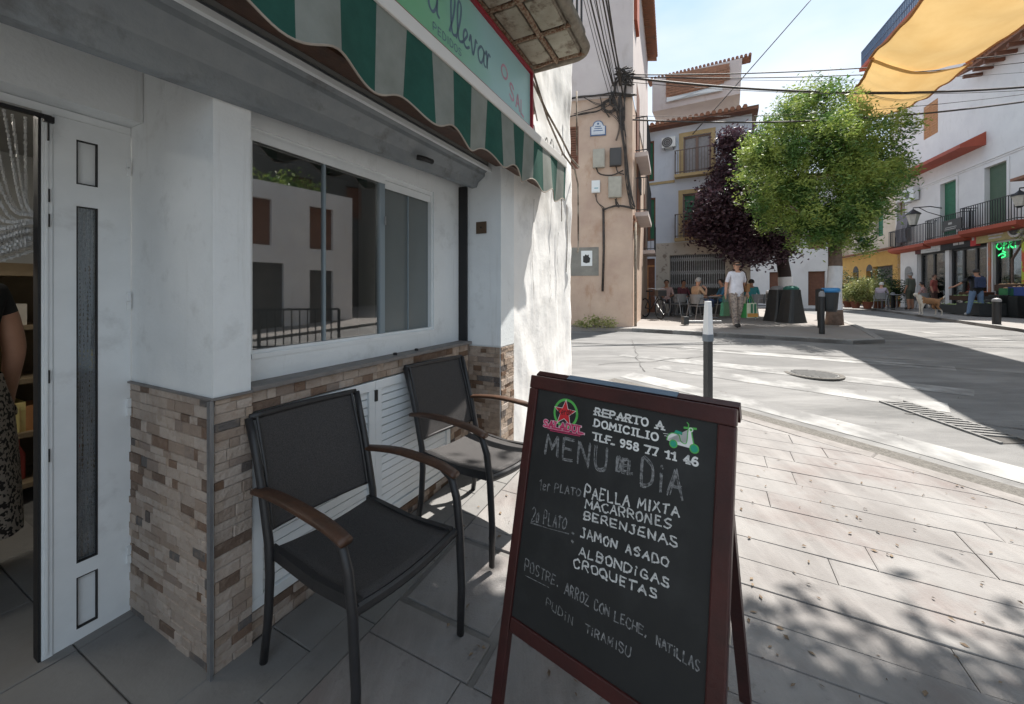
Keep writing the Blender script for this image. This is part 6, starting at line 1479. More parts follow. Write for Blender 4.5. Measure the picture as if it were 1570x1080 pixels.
# ------------------------------------------------------------------ people
def person(label, loc, rz, J, mats, hair=None, scale=1.0, hem=None, sleeve=.5, hands=True, longhair=0, fem=0, legw=1.0, torso=1.0, name='person'):
    """one continuous skinned body; J overrides joints. local: x right, y forward, z up"""
    D_ = dict(pel=(0,0,.93), sp=(0,0,1.10), ch=(0,0,1.30), nk0=(0,0,1.43), nk=(0,.005,1.49), hd=(0,.02,1.58), tp=(0,.015,1.67),
      hr=(.09,0,.90), kr=(.10,.02,.50), ar=(.10,-.02,.09), tr=(.11,.14,.035), sr=(.165,0,1.395), er=(.22,-.02,1.12), wr=(.235,.05,.88), pr=(.238,.065,.81))
    for k in ('h','k','a','t','s','e','w','p'): q = D_[k+'r']; D_[k+'l'] = (-q[0],q[1],q[2])
    D_.update(J)
    order = list(D_.keys()); ix = {k:i for i,k in enumerate(order)}; V = [Vector(D_[k])*scale for k in order]
    E_ = [('pel','sp'),('sp','ch'),('ch','nk0'),('nk0','nk'),('nk','hd'),('hd','tp')]
    for s in 'rl': E_ += [('pel','h'+s),('h'+s,'k'+s),('k'+s,'a'+s),('a'+s,'t'+s),('ch','s'+s),('s'+s,'e'+s),('e'+s,'w'+s),('w'+s,'p'+s)]
    rad = dict(pel=(.150,.115),sp=(.135*torso,.105*torso),ch=(.155*torso,.115*torso),nk0=(.065,.06),nk=(.050,.050),hd=(.073,.088),tp=(.056,.066))
    for s in 'rl': rad.update({'h'+s:(.092*legw,.092*legw),'k'+s:(.062*legw,.062*legw),'a'+s:(.044*legw,.044*legw),'t'+s:(.036,.032),'s'+s:(.062,.060),'e'+s:(.042,.042),'w'+s:(.027,.027),'p'+s:(.036,.022)})
    R_ = [rad[k] for k in order]; E = [(ix[a],ix[b]) for a,b in E_]; roots = [ix['pel']]; seg = [(a,b) for a,b in E_]
    if hands:
        for s in 'rl':
            wv = Vector(D_['w'+s])*scale; pv = Vector(D_['p'+s])*scale; d = (pv-wv).normalized(); side = d.cross(Vector((1,0,0)) if s == 'r' else Vector((-1,0,0))); 
            if side.length < .1: side = Vector((0,1,0))
            side.normalize(); fw = d.cross(side).normalized()
            for f_, ln in ((-1.5,.85),(-.5,1.0),(.5,.95),(1.5,.78)):
                b0 = pv-d*.01+side*f_*.017; p1 = b0+d*.045*ln; p2 = p1+d*.03*ln+fw*.012; p3 = p2+d*.018*ln+fw*.018
                n = len(V); V += [b0,p1,p2,p3]; R_ += [(.0095,.0095),(.009,.009),(.0085,.0085),(.007,.007)]; E += [(n,n+1),(n+1,n+2),(n+2,n+3)]; roots.append(n); seg += [('w'+s,'p'+s)]*3
            b0 = wv.lerp(pv,.45)+side*.015; p1 = b0+d*.02+side*.035; p2 = p1+d*.035+side*.008; n = len(V); V += [b0,p1,p2]; R_ += [(.011,.011),(.010,.010),(.008,.008)]; E += [(n,n+1),(n+1,n+2)]; roots.append(n); seg += [('w'+s,'p'+s)]*2
    # nose
    hv = Vector(D_['hd'])*scale; nd = Vector(J.get('face',(0,1,0))).normalized(); n = len(V); V += [hv+nd*.07*scale, hv+nd*.098*scale+Vector((0,0,-.012))]; R_ += [(.020,.020),(.013,.013)]; E += [(n,n+1)]; roots.append(n); seg += [('nk','hd')]
    me = bpy.data.meshes.new('sk'); me.from_pydata([tuple(v) for v in V], E, []); ob = bpy.data.objects.new('sk', me); sc.collection.objects.link(ob)
    ob.modifiers.new('s','SKIN'); sv = me.skin_vertices[0].data
    for i, r in enumerate(R_): sv[i].radius = (r[0]*scale, r[1]*scale); sv[i].use_root = i in roots
    sb_ = ob.modifiers.new('u','SUBSURF'); sb_.levels = 2; sb_.render_levels = 2
    dg = bpy.context.evaluated_depsgraph_get(); em2 = bpy.data.meshes.new_from_object(ob.evaluated_get(dg)); em2.name = 'body'
    bpy.data.objects.remove(ob)
    em2.materials.clear()
    skin, top, leg, shoe = mats
    for x in (skin, top, leg, shoe): em2.materials.append(x)
    S = [(Vector(D_[a])*scale, Vector(D_[b])*scale, a, b) for a, b in E_]
    hemz = hem
    for f in em2.polygons:
        c = f.center; best = None
        for a, b, na, nb in S:
            ab = b-a; t = max(0, min(1, (c-a).dot(ab)/ab.length_squared)); d = (c-(a+ab*t)).length/(.5*(rad[na][0]+rad[nb][0])*scale)
            if best is None or d < best[0]: best = (d, na, nb, t)
        _, na, nb, t = best; m = 0
        wz = Vector(D_['pel']).z*scale-.03
        if nb in ('sp','ch','nk0') : m = 1 if c.z > wz else 2
        if nb == 'nk0' and t > .75: m = 0
        if nb[0] == 's' and len(nb) == 2: m = 1
        if nb in ('er','el'): m = 1 if t < sleeve*2 else 0
        if nb in ('wr','wl'): m = 1 if sleeve > .9 else 0
        if nb in ('hr','hl'): m = 1 if c.z > wz else 2
        if nb in ('kr','kl'): m = (1 if c.z > wz and t < .15 else 2) if (hemz is None or c.z > hemz*scale) else 0
        if nb in ('ar','al'): m = 2 if (hemz is None or c.z > hemz*scale) else 0
        if nb in ('tr','tl') : m = 3
        if na in ('ar','al') : m = 3
        if nb in ('nk','hd','tp'): m = 0
        f.material_index = m; f.use_smooth = True
    t = thing(name, label, 'person', loc, rz)
    o = bpy.data.objects.new('body', em2); sc.collection.objects.link(o); o.parent = t
    if hair:
        hm_ = MB(); K = 16; prof_ = []
        hc = hv+Vector((0,0,.02*scale)); n0 = 0; rows_ = 9
        for j in range(rows_):
            th = j/(rows_-1)*(math.pi*.62)
            for k in range(K):
                ph = 2*math.pi*k/K; dirv = Vector((math.sin(th)*math.cos(ph), math.sin(th)*math.sin(ph), math.cos(th))); rr_ = .098+.012*mn.noise(dirv*3.3)
                fr_ = dirv.dot(nd); cut = 1.0
                v = Vector((dirv.x*rr_*.95, dirv.y*rr_*1.05, dirv.z*rr_*1.08))
                if fr_ > .35 and th > 1.0: v = Vector((dirv.x*.07, dirv.y*.07, math.cos(1.0)*rr_*1.05))
                if longhair and fr_ < .2 and j == rows_-1: v.z -= longhair
                hm_.v.append(tuple(hc+v*scale))
        for j in range(rows_-1):
            for k in range(K): a = j*K+k; b = j*K+(k+1)%K; hm_.f.append((a,a+K,b+K,b)); hm_.m.append(0)
        ho = hm_.build('hair', hair, t, smooth=True)
    # eyes and mouth
    fm = MB(); rt_ = nd.cross(Vector((0,0,1))).normalized()
    for s in (-1,1): c = hv+rt_*.03*s*scale+nd*.084*scale+Vector((0,0,.012)); fm.obox(c, (.020,.020,.010), Matrix.Rotation(math.atan2(nd.y,nd.x),4,'Z'))
    c = hv+nd*.083*scale+Vector((0,0,-.045)); fm.obox(c, (.016,.036,.008), Matrix.Rotation(math.atan2(nd.y,nd.x),4,'Z'), 1)
    fm.build('face_features', [M['black'], flat('lips', (.30,.10,.08))], t)
    for s in (-1,1):
        em3 = MB(); em3.lathe(hv+rt_*.076*s*scale+Vector((0,0,-.03)), [(.010,0),(.014,.02),(.014,.04),(.008,.055)], 6); em3.build('ear', mats[0], t)
    return t
shoeb = flat('dark_shoes', (.03,.025,.022)); shoew = flat('pale_shoes', (.6,.6,.6))
brownhair = pm('brown_hair', (.10,.05,.03), (.05,.028,.018), 40, .6); greyhair = pm('grey_hair', (.38,.36,.34), (.25,.24,.23), 40, .7); whitehair = pm('white_hair', (.68,.66,.62), (.5,.48,.45), 40, .7); darkhair = pm('dark_hair', (.03,.022,.018), (.02,.015,.012), 40, .6)
wave = pm('patterned_trousers', (.36,.29,.24), (.19,.15,.135), 22, .85, lo=.47, hi=.53)
# walking woman with bags
wl = at(1129, 507, 9.75); wl.z = GZ+.02
wm = person('woman in white t-shirt, sunglasses and patterned loose trousers walking with two shopping bags', wl, math.pi, dict(kr=(.09,.05,.50), ar=(.075,.08,.10), tr=(.08,.22,.04), kl=(-.09,.0,.50), al=(-.075,-.10,.10), tl=(-.08,.03,.035),
     sr=(.17,0,1.385), sl=(-.17,0,1.385), er=(.245,-.02,1.12), wr=(.285,.02,.88), pr=(.295,.03,.80), el=(-.235,-.02,1.12), wl=(-.265,.03,.88), pl=(-.27,.04,.80)), (M['skin'], flat('white_cotton', (.72,.70,.74)), wave, shoeb), brownhair, .98, legw=1.32, torso=1.12, sleeve=.42, fem=1)
m_ = MB(); m_.obox((0,.112,1.562),(.135,.02,.036)); m_.obox((.066,.05,1.568),(.006,.11,.012)); m_.obox((-.066,.05,1.568),(.006,.11,.012)); m_.build('sunglasses', M['black'], wm)
sb2 = thing('shoulder_bag', 'brown shoulder bag with dark strap worn by the walking woman', 'bag', wl, math.pi)
m_ = MB(); m_.tube([(-.15,.13,1.36),(-.10,.02,1.47),(-.13,-.1,1.36),(-.19,-.06,1.05)], .012, 5); m_.tube([(-.15,.13,1.36),(-.185,.13,1.2),(-.20,.05,1.05)], .012, 5); m_.build('strap', flat('dark_leather', (.05,.03,.022)), sb2)
m_ = MB(); m_.obox((-.245,-.01,1.0),(.07,.24,.20)); m_.build('pouch', flat('tan_leather', (.26,.13,.05)), sb2, bevel=.015)
def bag(x, y, z, w_, d_, h_, mats_, label, ang, side=None):
    t = thing('shopping_bag', label, 'bag', wl+Matrix.Rotation(math.pi,3,'Z') @ Vector((x,y,0)), math.pi+ang); z0 = z-h_-.16
    m_ = MB(); m_.v = [(-w_/2,-d_/2,z0),(w_/2,-d_/2,z0),(w_/2,d_/2,z0),(-w_/2,d_/2,z0),(-w_*.40,-d_*.32,z0+h_),(w_*.40,-d_*.32,z0+h_*.96),(w_*.40,d_*.32,z0+h_),(-w_*.40,d_*.32,z0+h_*1.03)]
    m_.f = [(0,3,2,1),(0,1,5,4),(1,2,6,5),(2,3,7,6),(3,0,4,7),(4,5,6,7)]; m_.m = [0,0,1,0,1,0]; m_.build('bag_body', mats_, t)
    m_ = MB()
    for y_ in (-d_*.32,d_*.32): m_.tube([(-w_*.18,y_,z0+h_),(-.03,y_*.3,z),(.03,y_*.3,z),(w_*.18,y_,z0+h_)], .009, 5)
    m_.build('handle', mats_[1], t); 
    if side:
        m_ = MB(); m_.box(-w_*.44,w_*.44,d_*.5+.003,d_*.5+.008,z0+.02,z0+.11); o_ = m_.build('printed_band', side, t); m_ = MB(); m_.box(-w_*.30,-w_*.16,d_*.46,d_*.5+.004,z0+.0,z0+h_*.95); m_.box(w_*.0,w_*.12,d_*.46,d_*.5+.004,z0+.12,z0+h_*.95); m_.build('green_stripe', M['greenb'], t)
    return t
bag(.31,.04,.80,.20,.12,.34,[flat('olive_bag', (.07,.14,.07)), MATS['green_blind']], 'slim green bag in the walking woman\'s right hand', .3)
bag(-.30,.05,.78,.36,.18,.36,[flat('cream_bag', (.55,.56,.42)), flat('grass_green', (.03,.22,.05))], 'cream and green shopping bag with orange print in the walking woman\'s left hand', .25, flat('orange_print', (.5,.25,.06)))
# plaza chairs
def plazachair(p, rz, label, mat=None, grp='aluminium terrace chairs'):
    t = thing('terrace_chair', label, 'chair', p, rz, grp); mt = mat or M['steel']
    for s in (-1,1):
        m_ = MB(); m_.tube([(.22*s,.24,0),(.20*s,.16,.42),(.24*s,.14,.66),(.25*s,-.16,.68),(.22*s,-.22,.46),(.24*s,-.30,0)], .014, 5); m_.build('leg', mt, t)
    m_ = MB(); m_.obox((0,0,.44),(.42,.42,.03)); m_.build('seat', M['grey'], t, bevel=.01)
    m_ = MB(); 
    for k in range(8):
        a = math.pi*(k)/8+math.pi; b = math.pi*(k+1)/8+math.pi; m_.face([(.24*math.cos(a),-.02+.22*math.sin(a),.50),(.24*math.cos(b),-.02+.22*math.sin(b),.50),(.25*math.cos(b),-.03+.25*math.sin(b),.80),(.25*math.cos(a),-.03+.25*math.sin(a),.80)])
    m_.build('backrest', M['grey'], t); return t
def seated(label, p, rz, mats, hair, armx=0, hem=None, sleeve=.5, crossed=False, scale=1.0, name='person'):
    J = dict(pel=(0,-.04,.56), sp=(0,-.09,.72), ch=(0,-.10,.92), nk0=(0,-.07,1.05), nk=(0,-.05,1.11), hd=(0,-.02,1.21), tp=(0,-.02,1.30),
      hr=(.09,.0,.54), kr=(.11,.42,.54), ar=(.11,.46,.10), tr=(.12,.60,.04), hl=(-.09,0,.54), kl=(-.11,.42,.54), al=(-.11,.40,.10), tl=(-.12,.55,.04),
      sr=(.17,-.09,1.01), er=(.23,.02,.76), wr=(.16,.24,.70), pr=(.13,.31,.70), sl=(-.17,-.09,1.01), el=(-.23,.02,.76), wl=(-.16,.24,.72), pl=(-.13,.31,.72))
    if crossed: J.update(kr=(.02,.44,.62), ar=(-.20,.62,.42), tr=(-.24,.74,.44), er=(.22,.06,.78), wr=(.10,.18,.96), pr=(.05,.14,1.03))
    return person(label, p, rz, J, mats, hair, scale, hem, sleeve, name=name)
def pl(px, py, Y): p = at(px, py, Y); p.z = GZ+.035; return p
q = pl(1072,484,12.3); plazachair(q, R(-80), 'terrace chair under the man in the tan shirt')
seated('man in tan shirt and jeans sitting sideways on a terrace chair, hand at his chin', q, R(-80), (M['skin'], flat('tan_shirt', (.46,.30,.19)), flat('blue_jeans', (.035,.06,.15)), shoeb), greyhair, crossed=True, sleeve=.45)
q = pl(1022,474,14.6); plazachair(q, R(160), 'terrace chair of the person nearest the cafe door'); seated('person in a pale pink top seated in the shade left of the gate', q, R(160), (M['skin2'], flat('pink_top', (.40,.27,.25)), flat('grey_trousers', (.08,.08,.09)), shoeb), darkhair)
plazachair(pl(1040,475,14.0), R(30), 'empty terrace chair to the left, in front of the lattice gate')
plazachair(pl(1050,475,14.6), R(-120), 'empty terrace chair behind the man in the tan shirt')
q = pl(1049,471,15.0); seated('person in dark clothes seated behind the terrace tables by the gate', q, R(190), (M['skin2'], flat('maroon_top', (.12,.03,.04)), flat('dark_trousers', (.03,.03,.035)), shoeb), darkhair); plazachair(q, R(190), 'terrace chair under the person in dark clothes')
q = pl(1104,476,13.8); seated('person in blue leaning at the cafe table behind the walking woman', q, R(80), (M['skin'], flat('sky_blue_shirt', (.05,.18,.30)), flat('navy_trousers', (.02,.03,.06)), shoeb), darkhair); plazachair(q, R(80), 'terrace chair of the person in blue')
plazachair(pl(1160,482,12.8), R(100), 'grey terrace chair standing empty just right of the walking woman')
q = pl(1152,476,14.0); seated('person in a teal top seated right behind the walking woman', q, R(-30), (M['skin2'], flat('teal_top', (.04,.25,.28)), flat('black_trousers', (.02,.02,.02)), shoeb), darkhair)
def table(p, label):
    t = thing('cafe_table', label, 'table', p, 0, 'round cafe tables'); m_ = MB(); m_.lathe((0,0,.70), [(.33,0),(.34,.01),(.33,.025)], 18); m_.build('tabletop', M['steel'], t)
    m_ = MB(); m_.lathe((0,0,.02), [(.03,0),(.03,.68)], 8); m_.build('pedestal', M['grey'], t)
    for k in range(3): a = k*2.094; m_ = MB(); m_.bar((0,0,.03),(.28*math.cos(a),.28*math.sin(a),.02),.03,.03); m_.build('foot', M['grey'], t)
table(pl(1088,480,13.0), 'cafe table between the tan shirted man and the walking woman'); table(pl(1035,472,14.8), 'cafe table in the shade near the lattice gate')
# bicycle seen end-on
def bike(p, rz, label):
    t = thing('bicycle', label, 'bicycle', p, rz)
    for y, nm in ((-.5,'rear'),(.52,'front')):
        m_ = MB(); K = 20; m_.tube([(0,y+.32*math.cos(k/K*6.2832),.32+.32*math.sin(k/K*6.2832)) for k in range(K+1)], .022, 6, cap=False); wv = m_.build('wheel', M['gasket'], t)
        m_ = MB()
        for k in range(10): a = k*.628; m_.bar((0,y,.32),(0,y+.30*math.cos(a),.32+.30*math.sin(a)),.004,.004)
        m_.build('spokes', M['steel'], wv)
    m_ = MB(); m_.tube([(0,-.5,.32),(0,-.08,.30),(0,.36,.72),(0,-.16,.74),(0,-.08,.30)], .018, 6); m_.tube([(0,.36,.72),(0,.34,.86)], .016, 6); m_.tube([(0,.52,.32),(0,.40,.62),(0,.34,.86)], .016, 6); m_.tube([(0,-.5,.32),(0,-.16,.74),(0,-.19,.88)], .014, 6); m_.build('bike_frame', M['frame'], t)
    m_ = MB(); m_.tube([(-.30,.26,.98),(-.2,.34,.99),(0,.36,.96),(.2,.34,.99),(.30,.26,.98)], .013, 6); m_.build('handlebar', M['steel'], t)
    m_ = MB(); m_.obox((0,-.2,.90),(.13,.24,.05)); m_.build('saddle', M['gasket'], t, bevel=.01)
    m_ = MB(); m_.obox((0,.55,.84),(.30,.22,.2)); m_.build('basket', M['frame'], t, bevel=.01)
bike(pl(1000,487,13.2), R(188), 'bicycle with basket parked upright on the plaza beside the salmon house, seen head-on')
# far people
def stand(label, p, rz, mats, hair, **kw): return person(label, p, rz, kw.pop('J', {}), mats, hair, **kw)
stand('person in a red top standing far off by the limewashed trunk', pl(1210,462,28), R(150), (M['skin'], flat('red_top', (.60,.02,.04)), flat('jeans_far', (.05,.07,.12)), shoeb), whitehair, hands=False, sleeve=.4)
stand('person in a pale lilac shirt and dark shorts walking away along the street', pl(1237,463,25), R(0), (M['skin'], flat('lilac_shirt', (.45,.44,.56)), flat('navy_shorts', (.03,.035,.07)), shoew), darkhair, hem=.55, hands=False)
# right hand side: backpack man
bm_p = at(1497,487,14.3); bm_p.z = GZ+.05
bmn = stand('man in black t-shirt and light jeans reaching over the fruit crates', bm_p, R(-24), (M['skin'], flat('black_shirt', (.018,.018,.02)), flat('light_jeans', (.15,.23,.36)), shoew), darkhair,
  J=dict(kr=(.13,.03,.50), ar=(.17,0,.09), tr=(.19,.15,.035), kl=(-.14,.02,.50), al=(-.22,-.02,.09), tl=(-.27,.10,.035), el=(-.33,.10,1.20), wl=(-.48,.26,1.05), pl=(-.54,.30,1.03), er=(.26,.06,1.14), wr=(.30,.24,1.02), pr=(.31,.31,1.02)), torso=1.12, legw=1.2)
bp_ = thing('backpack', 'navy blue backpack on the back of the man at the fruit stall', 'backpack', bm_p, R(-24)); m_ = MB(); m_.obox((0,-.20,1.20),(.27,.13,.40)); m_.build('pack', flat('navy_nylon', (.03,.045,.10)), bp_, bevel=.05); m_ = MB(); m_.obox((0,-.295,1.12),(.2,.03,.2)); m_.build('pocket', MATS['navy_nylon'], bp_, bevel=.012)
m_ = MB(); 
for s in (-1,1): m_.tube([(.09*s,-.12,1.40),(.11*s,.0,1.45),(.12*s,.12,1.32),(.13*s,.05,1.08),(.12*s,-.12,1.02)], .018, 5)
m_.build('shoulder_strap', MATS['navy_nylon'], bp_)
# standing man with hat
hp = at(1396,475,18.5); hp.z = GZ+.05
hm2 = stand('man in olive shirt, shorts and cap standing at the terrace', hp, R(10), (M['skin2'], flat('olive_shirt', (.10,.11,.085)), flat('olive_shorts', (.06,.065,.045)), shoeb), greyhair, hem=.50, scale=1.04, torso=1.2, legw=1.15)
m_ = MB(); m_.lathe((0,.02,1.70), [(.105,0),(.10,.05),(.07,.09),(.02,.10)], 12); m_.obox((0,.14,1.71),(.16,.10,.012)); m_.build('cap', flat('grey_cap', (.25,.25,.24)), hm2)
q = at(1352,472,19.2); q.z = GZ+.05; plazachair(q, R(-60), 'terrace chair under the white haired woman'); seated('white haired woman in a pale lilac top seated behind the bollard', q, R(-60), (M['skin'], flat('pale_lilac', (.42,.36,.42)), flat('grey_skirt', (.16,.15,.16)), shoeb), whitehair)
q = at(1375,471,19.2); q.z = GZ+.05; table(q, 'cafe table between the white haired woman and the man in the cap')
q = at(1412,471,18.6); q.z = GZ+.05; seated('person in a floral pink top seated right of the man in the cap', q, R(30), (M['skin'], pm('floral_top', (.45,.16,.14), (.5,.42,.4), 14, .8), flat('dark_skirt', (.05,.04,.05)), shoeb), darkhair); plazachair(q, R(30), 'terrace chair under the person in the floral top')
q = at(1432,470,18.9); q.z = GZ+.05; stand('person in a dusky red top standing inside the row of stalls', q, R(200), (M['skin'], flat('dusky_red', (.36,.09,.07)), flat('brown_skirt', (.10,.05,.04)), shoeb), brownhair, hands=False)
# dog
def dog(p, rz, label):
    V = dict(hip=(0,-.26,.47), mid=(0,0,.46), ch=(0,.24,.48), nk=(0,.36,.60), hd=(0,.44,.70), mz=(0,.56,.67), t1=(0,-.38,.50), t2=(0,-.52,.58), t3=(0,-.60,.66),
      fr=(.075,.25,.36), fr1=(.08,.26,.20), fr2=(.08,.27,.04), fr3=(.08,.32,.02), fl=(-.075,.25,.36), fl1=(-.08,.31,.21), fl2=(-.08,.28,.05), fl3=(-.08,.33,.03),
      br=(.075,-.27,.38), br1=(.085,-.20,.27), br2=(.085,-.33,.17), br3=(.085,-.31,.03), br4=(.085,-.26,.02), bl=(-.075,-.27,.38), bl1=(-.085,-.24,.27), bl2=(-.085,-.40,.16), bl3=(-.085,-.41,.03), bl4=(-.085,-.36,.02))
    rad = dict(hip=.115,mid=.115,ch=.135,nk=.085,hd=.075,mz=.034,t1=.035,t2=.028,t3=.02,fr=.055,fr1=.03,fr2=.022,fr3=.024,fl=.055,fl1=.03,fl2=.022,fl3=.024,br=.07,br1=.048,br2=.026,br3=.02,br4=.023,bl=.07,bl1=.048,bl2=.026,bl3=.02,bl4=.023)
    E_ = [('hip','mid'),('mid','ch'),('ch','nk'),('nk','hd'),('hd','mz'),('hip','t1'),('t1','t2'),('t2','t3'),('ch','fr'),('fr','fr1'),('fr1','fr2'),('fr2','fr3'),('ch','fl'),('fl','fl1'),('fl1','fl2'),('fl2','fl3'),('hip','br'),('br','br1'),('br1','br2'),('br2','br3'),('br3','br4'),('hip','bl'),('bl','bl1'),('bl1','bl2'),('bl2','bl3'),('bl3','bl4')]
    K = list(V); me = bpy.data.meshes.new('sk'); me.from_pydata([V[k] for k in K], [(K.index(a),K.index(b)) for a,b in E_], []); ob = bpy.data.objects.new('sk', me); sc.collection.objects.link(ob); ob.modifiers.new('s','SKIN'); sv = me.skin_vertices[0].data
    for i, k in enumerate(K): sv[i].radius = (rad[k]*.9,rad[k]); sv[i].use_root = k == 'mid'
    s_ = ob.modifiers.new('u','SUBSURF'); s_.levels = 2; dg = bpy.context.evaluated_depsgraph_get(); em2 = bpy.data.meshes.new_from_object(ob.evaluated_get(dg)); bpy.data.objects.remove(ob)
    em2.materials.clear(); em2.materials.append(pm('tan_fur', (.36,.19,.09), (.26,.13,.06), 20, .9)); em2.materials.append(pm('white_fur', (.60,.56,.50), (.5,.46,.4), 20, .9))
    for f in em2.polygons:
        c = f.center; f.material_index = 1 if (c.z < .20 or c.y > .30 or (c.y > .15 and c.z < .40) or c.y < -.50) else 0; f.use_smooth = True
    t = thing('dog', label, 'dog', p, rz); t.scale = (1,.82,1.12); o = bpy.data.objects.new('body', em2); sc.collection.objects.link(o); o.parent = t
    for s in (-1,1):
        m_ = MB(); m_.v = [(.03*s,.40,.74),(.075*s,.40,.73),(.085*s,.41,.65),(.05*s,.43,.74),(.06*s,.39,.70)]; m_.f = [(0,1,3),(1,2,3),(0,4,1),(4,2,1),(4,0,3),(4,3,2)]; m_.m = [0]*6; m_.build('ear', em2.materials[0], t)
    m_ = MB(); m_.lathe((0,.585,.665), [(.001,0),(.014,.008),(.012,.02),(.001,.024)], 6); m_.build('nose', M['black'], t)
    return t
dp = at(1424,487,14.3); dp.z = GZ+.05
dog(dp, R(75), 'tan and white medium dog standing on the far pavement, head to the left')
# fruit stalls and crates
def crate(x, y, z, w_, d_, h_, mat, goods, label, grp='produce crates outside the fruit shop'):
    t = thing('produce_crate', label, 'crate', (0,0,0), 0, grp); t.matrix_basis = MD @ Matrix.Translation((x,y,z))
    m_ = MB(); m_.box(0,w_,0,.02,0,h_); m_.box(0,w_,d_-.02,d_,0,h_); m_.box(0,.02,.02,d_-.02,0,h_); m_.box(w_-.02,w_,.02,d_-.02,0,h_); m_.box(.02,w_-.02,.02,d_-.02,0,.02); m_.build('crate_body', mat, t)
    if goods:
        m_ = MB()
        for i in range(34):
            r = random.uniform(.04,.075); m_.lathe((random.uniform(.07,w_-.07),random.uniform(.06,d_-.06),h_-.05+random.uniform(0,.04)), [(.001,-r),(r*.8,-r*.5),(r,0),(r*.8,r*.5),(.001,r)], 6)
        m_.build('produce', goods, t)['kind'] = 'stuff'
    return t
gr_ = pm('leafy_produce', (.10,.20,.05), (.30,.33,.14), 9, .7); rd_ = pm('red_produce', (.45,.06,.03), (.4,.15,.05), 6, .5); on_ = pm('onion_produce', (.42,.20,.09), (.5,.36,.22), 8, .6)
blk = M['blackpl']; blu = flat('blue_crate', (.03,.07,.28), .5); grn = flat('green_crate', (.03,.22,.07), .5)
xg = lambda px, yy=-2.0: D2_(px,480,yy)[0]
spec = [(1438,-2.2,0,1.1,.7,.35,blk,gr_,'black crate of greens left of the dog tail end'),(1466,-2.4,0,1.2,.75,.45,blk,gr_,'black crate of leafy greens between the dog and the man'),(1484,-1.9,.0,.7,.7,.5,blu,gr_,'blue crate just left of the man with the backpack'),
 (1515,-1.7,0,.9,.6,.75,blk,rd_,'dark crate of red produce right of the man with the backpack'),(1532,-1.7,0,1.3,.7,.72,blk,None,'tall black crate under the blue and green ones'),(1531,-1.65,.73,.65,.6,.26,grn,on_,'green crate stacked on the tall black one'),(1545,-1.65,.73,.7,.6,.30,blu,on_,'blue crate stacked beside the green one'),(1560,-1.7,0,1.0,.7,.72,blk,on_,'rightmost black crate at the picture edge'),
 (1524,-.8,.9,1.0,.5,.25,M['wood'],on_,'brown crate of onions in the shop doorway'),(1455,-1.2,.5,1.1,.5,.2,M['wood'],gr_,'brown tray of vegetables by the shop wall'),(1470,-1.0,.65,1.1,.5,.2,M['wood'],rd_,'brown tray of tomatoes by the shop wall')]
for px0, yy, z, w_, d_, h_, mt, gd, lb_ in spec: crate(xg(px0,yy), yy, z+.05, w_, d_, h_, mt, gd, lb_)
o = placeD(thing('price_board', 'black chalk price board leaning on the crates behind the man', 'sign')); m_ = MB(); xx = xg(1512,-1.95); m_.box(xx,xx+.55,-2.0,-1.96,.05,.75); m_.build('board', M['black'], o); m_ = MB()
for i in range(6): m_.box(xx+.05,xx+.2+random.uniform(.05,.28),-2.006,-2.001,.15+i*.09,.18+i*.09)
m_.build('chalk_marks', M['chalkmid'], o)
# hanging coloured banner beside fruit shop
o = placeD(thing('banner', 'yellow and red vertical banner at the right of the fruit shop', 'banner')); a_ = D2_(1566,400,-.2)[0]; m_ = MB(); m_.box(a_,a_+.6,-.2,-.17,.6,2.9); m_.build('cloth', pm('banner_print', (.55,.10,.04), (.45,.5,.05), 1.6, .7, lo=.48, hi=.52), o)
o = placeD(thing('banner', 'narrow orange banner strip left of the neon sign', 'banner')); a_ = D2_(1517,400,-.15)[0]; m_ = MB(); m_.box(a_,a_+.14,-.2,-.17,.5,3.0); m_.build('cloth', pm('banner_orange', (.50,.12,.04), (.3,.22,.15), 3, .7), o)
# ------------------------------------------------------------------ person inside the doorway, shelves
ip = st(-.37,-1.38)
leop = pm('leopard_print', (.34,.29,.24), (.02,.016,.014), 62, .85, lo=.50, hi=.55, detail=1)
pi_ = person('shop customer in a black top and leopard print skirt inside the dark doorway', (ip.x, ip.y, 0), SHOP_ROT+R(20), dict(), (M['skin'], flat('black_top', (.012,.012,.013)), leop, shoeb), darkhair, legw=1.0, sleeve=.2)
m_ = MB(); K = 20
for r, z in ((.155,1.02),(.19,.86),(.21,.6),(.235,.30)):
    for k in range(K): a = k/K*6.2832; rr_ = r*(1+.05*math.sin(a*5+z*4)); m_.v.append((math.cos(a)*rr_, math.sin(a)*rr_, z))
for j in range(3):
    for k in range(K): a = j*K+k; b = j*K+(k+1)%K; m_.f.append((a,b,b+K,a+K)[::-1]); m_.m.append(0)
m_.build('skirt', leop, pi_, smooth=True)
sh_ = thing('shop_shelves', 'wooden shelving with warm coloured goods in the dim shop interior', 'shelves', (P0.x,P0.y,0), SHOP_ROT)
m_ = MB()
for z in (.12,.45,.80,1.15,1.5): m_.box(-2.2,.5,2.35,2.75,z,z+.03)
m_.box(-2.2,.5,2.76,2.8,0,1.6); m_.build('shelf_boards', flat('dull_shelf', (.20,.15,.09)), sh_)
for i in range(60):
    z = random.choice((.15,.48,.83,1.18)); x = random.uniform(-1.6,.4); m_ = MB()
    if random.random() < .5: m_.box(x,x+random.uniform(.08,.2),2.4,2.6,z,z+random.uniform(.12,.26))
    else: m_.lathe((x,2.5,z), [(.04,0),(.04,.16),(.015,.22),(.015,.26)], 8)
    m_.build('packaged_good', random.choice((gm[3],gm[3],gm[0],gm[1],M['orangewood'])), sh_)
lm_ = bpy.data.materials.new('lamp_tube'); lm_.use_nodes = True; p = lm_.node_tree.nodes['Principled BSDF']; p.inputs['Emission Color'].default_value = (1,.93,.82,1); p.inputs['Emission Strength'].default_value = 9
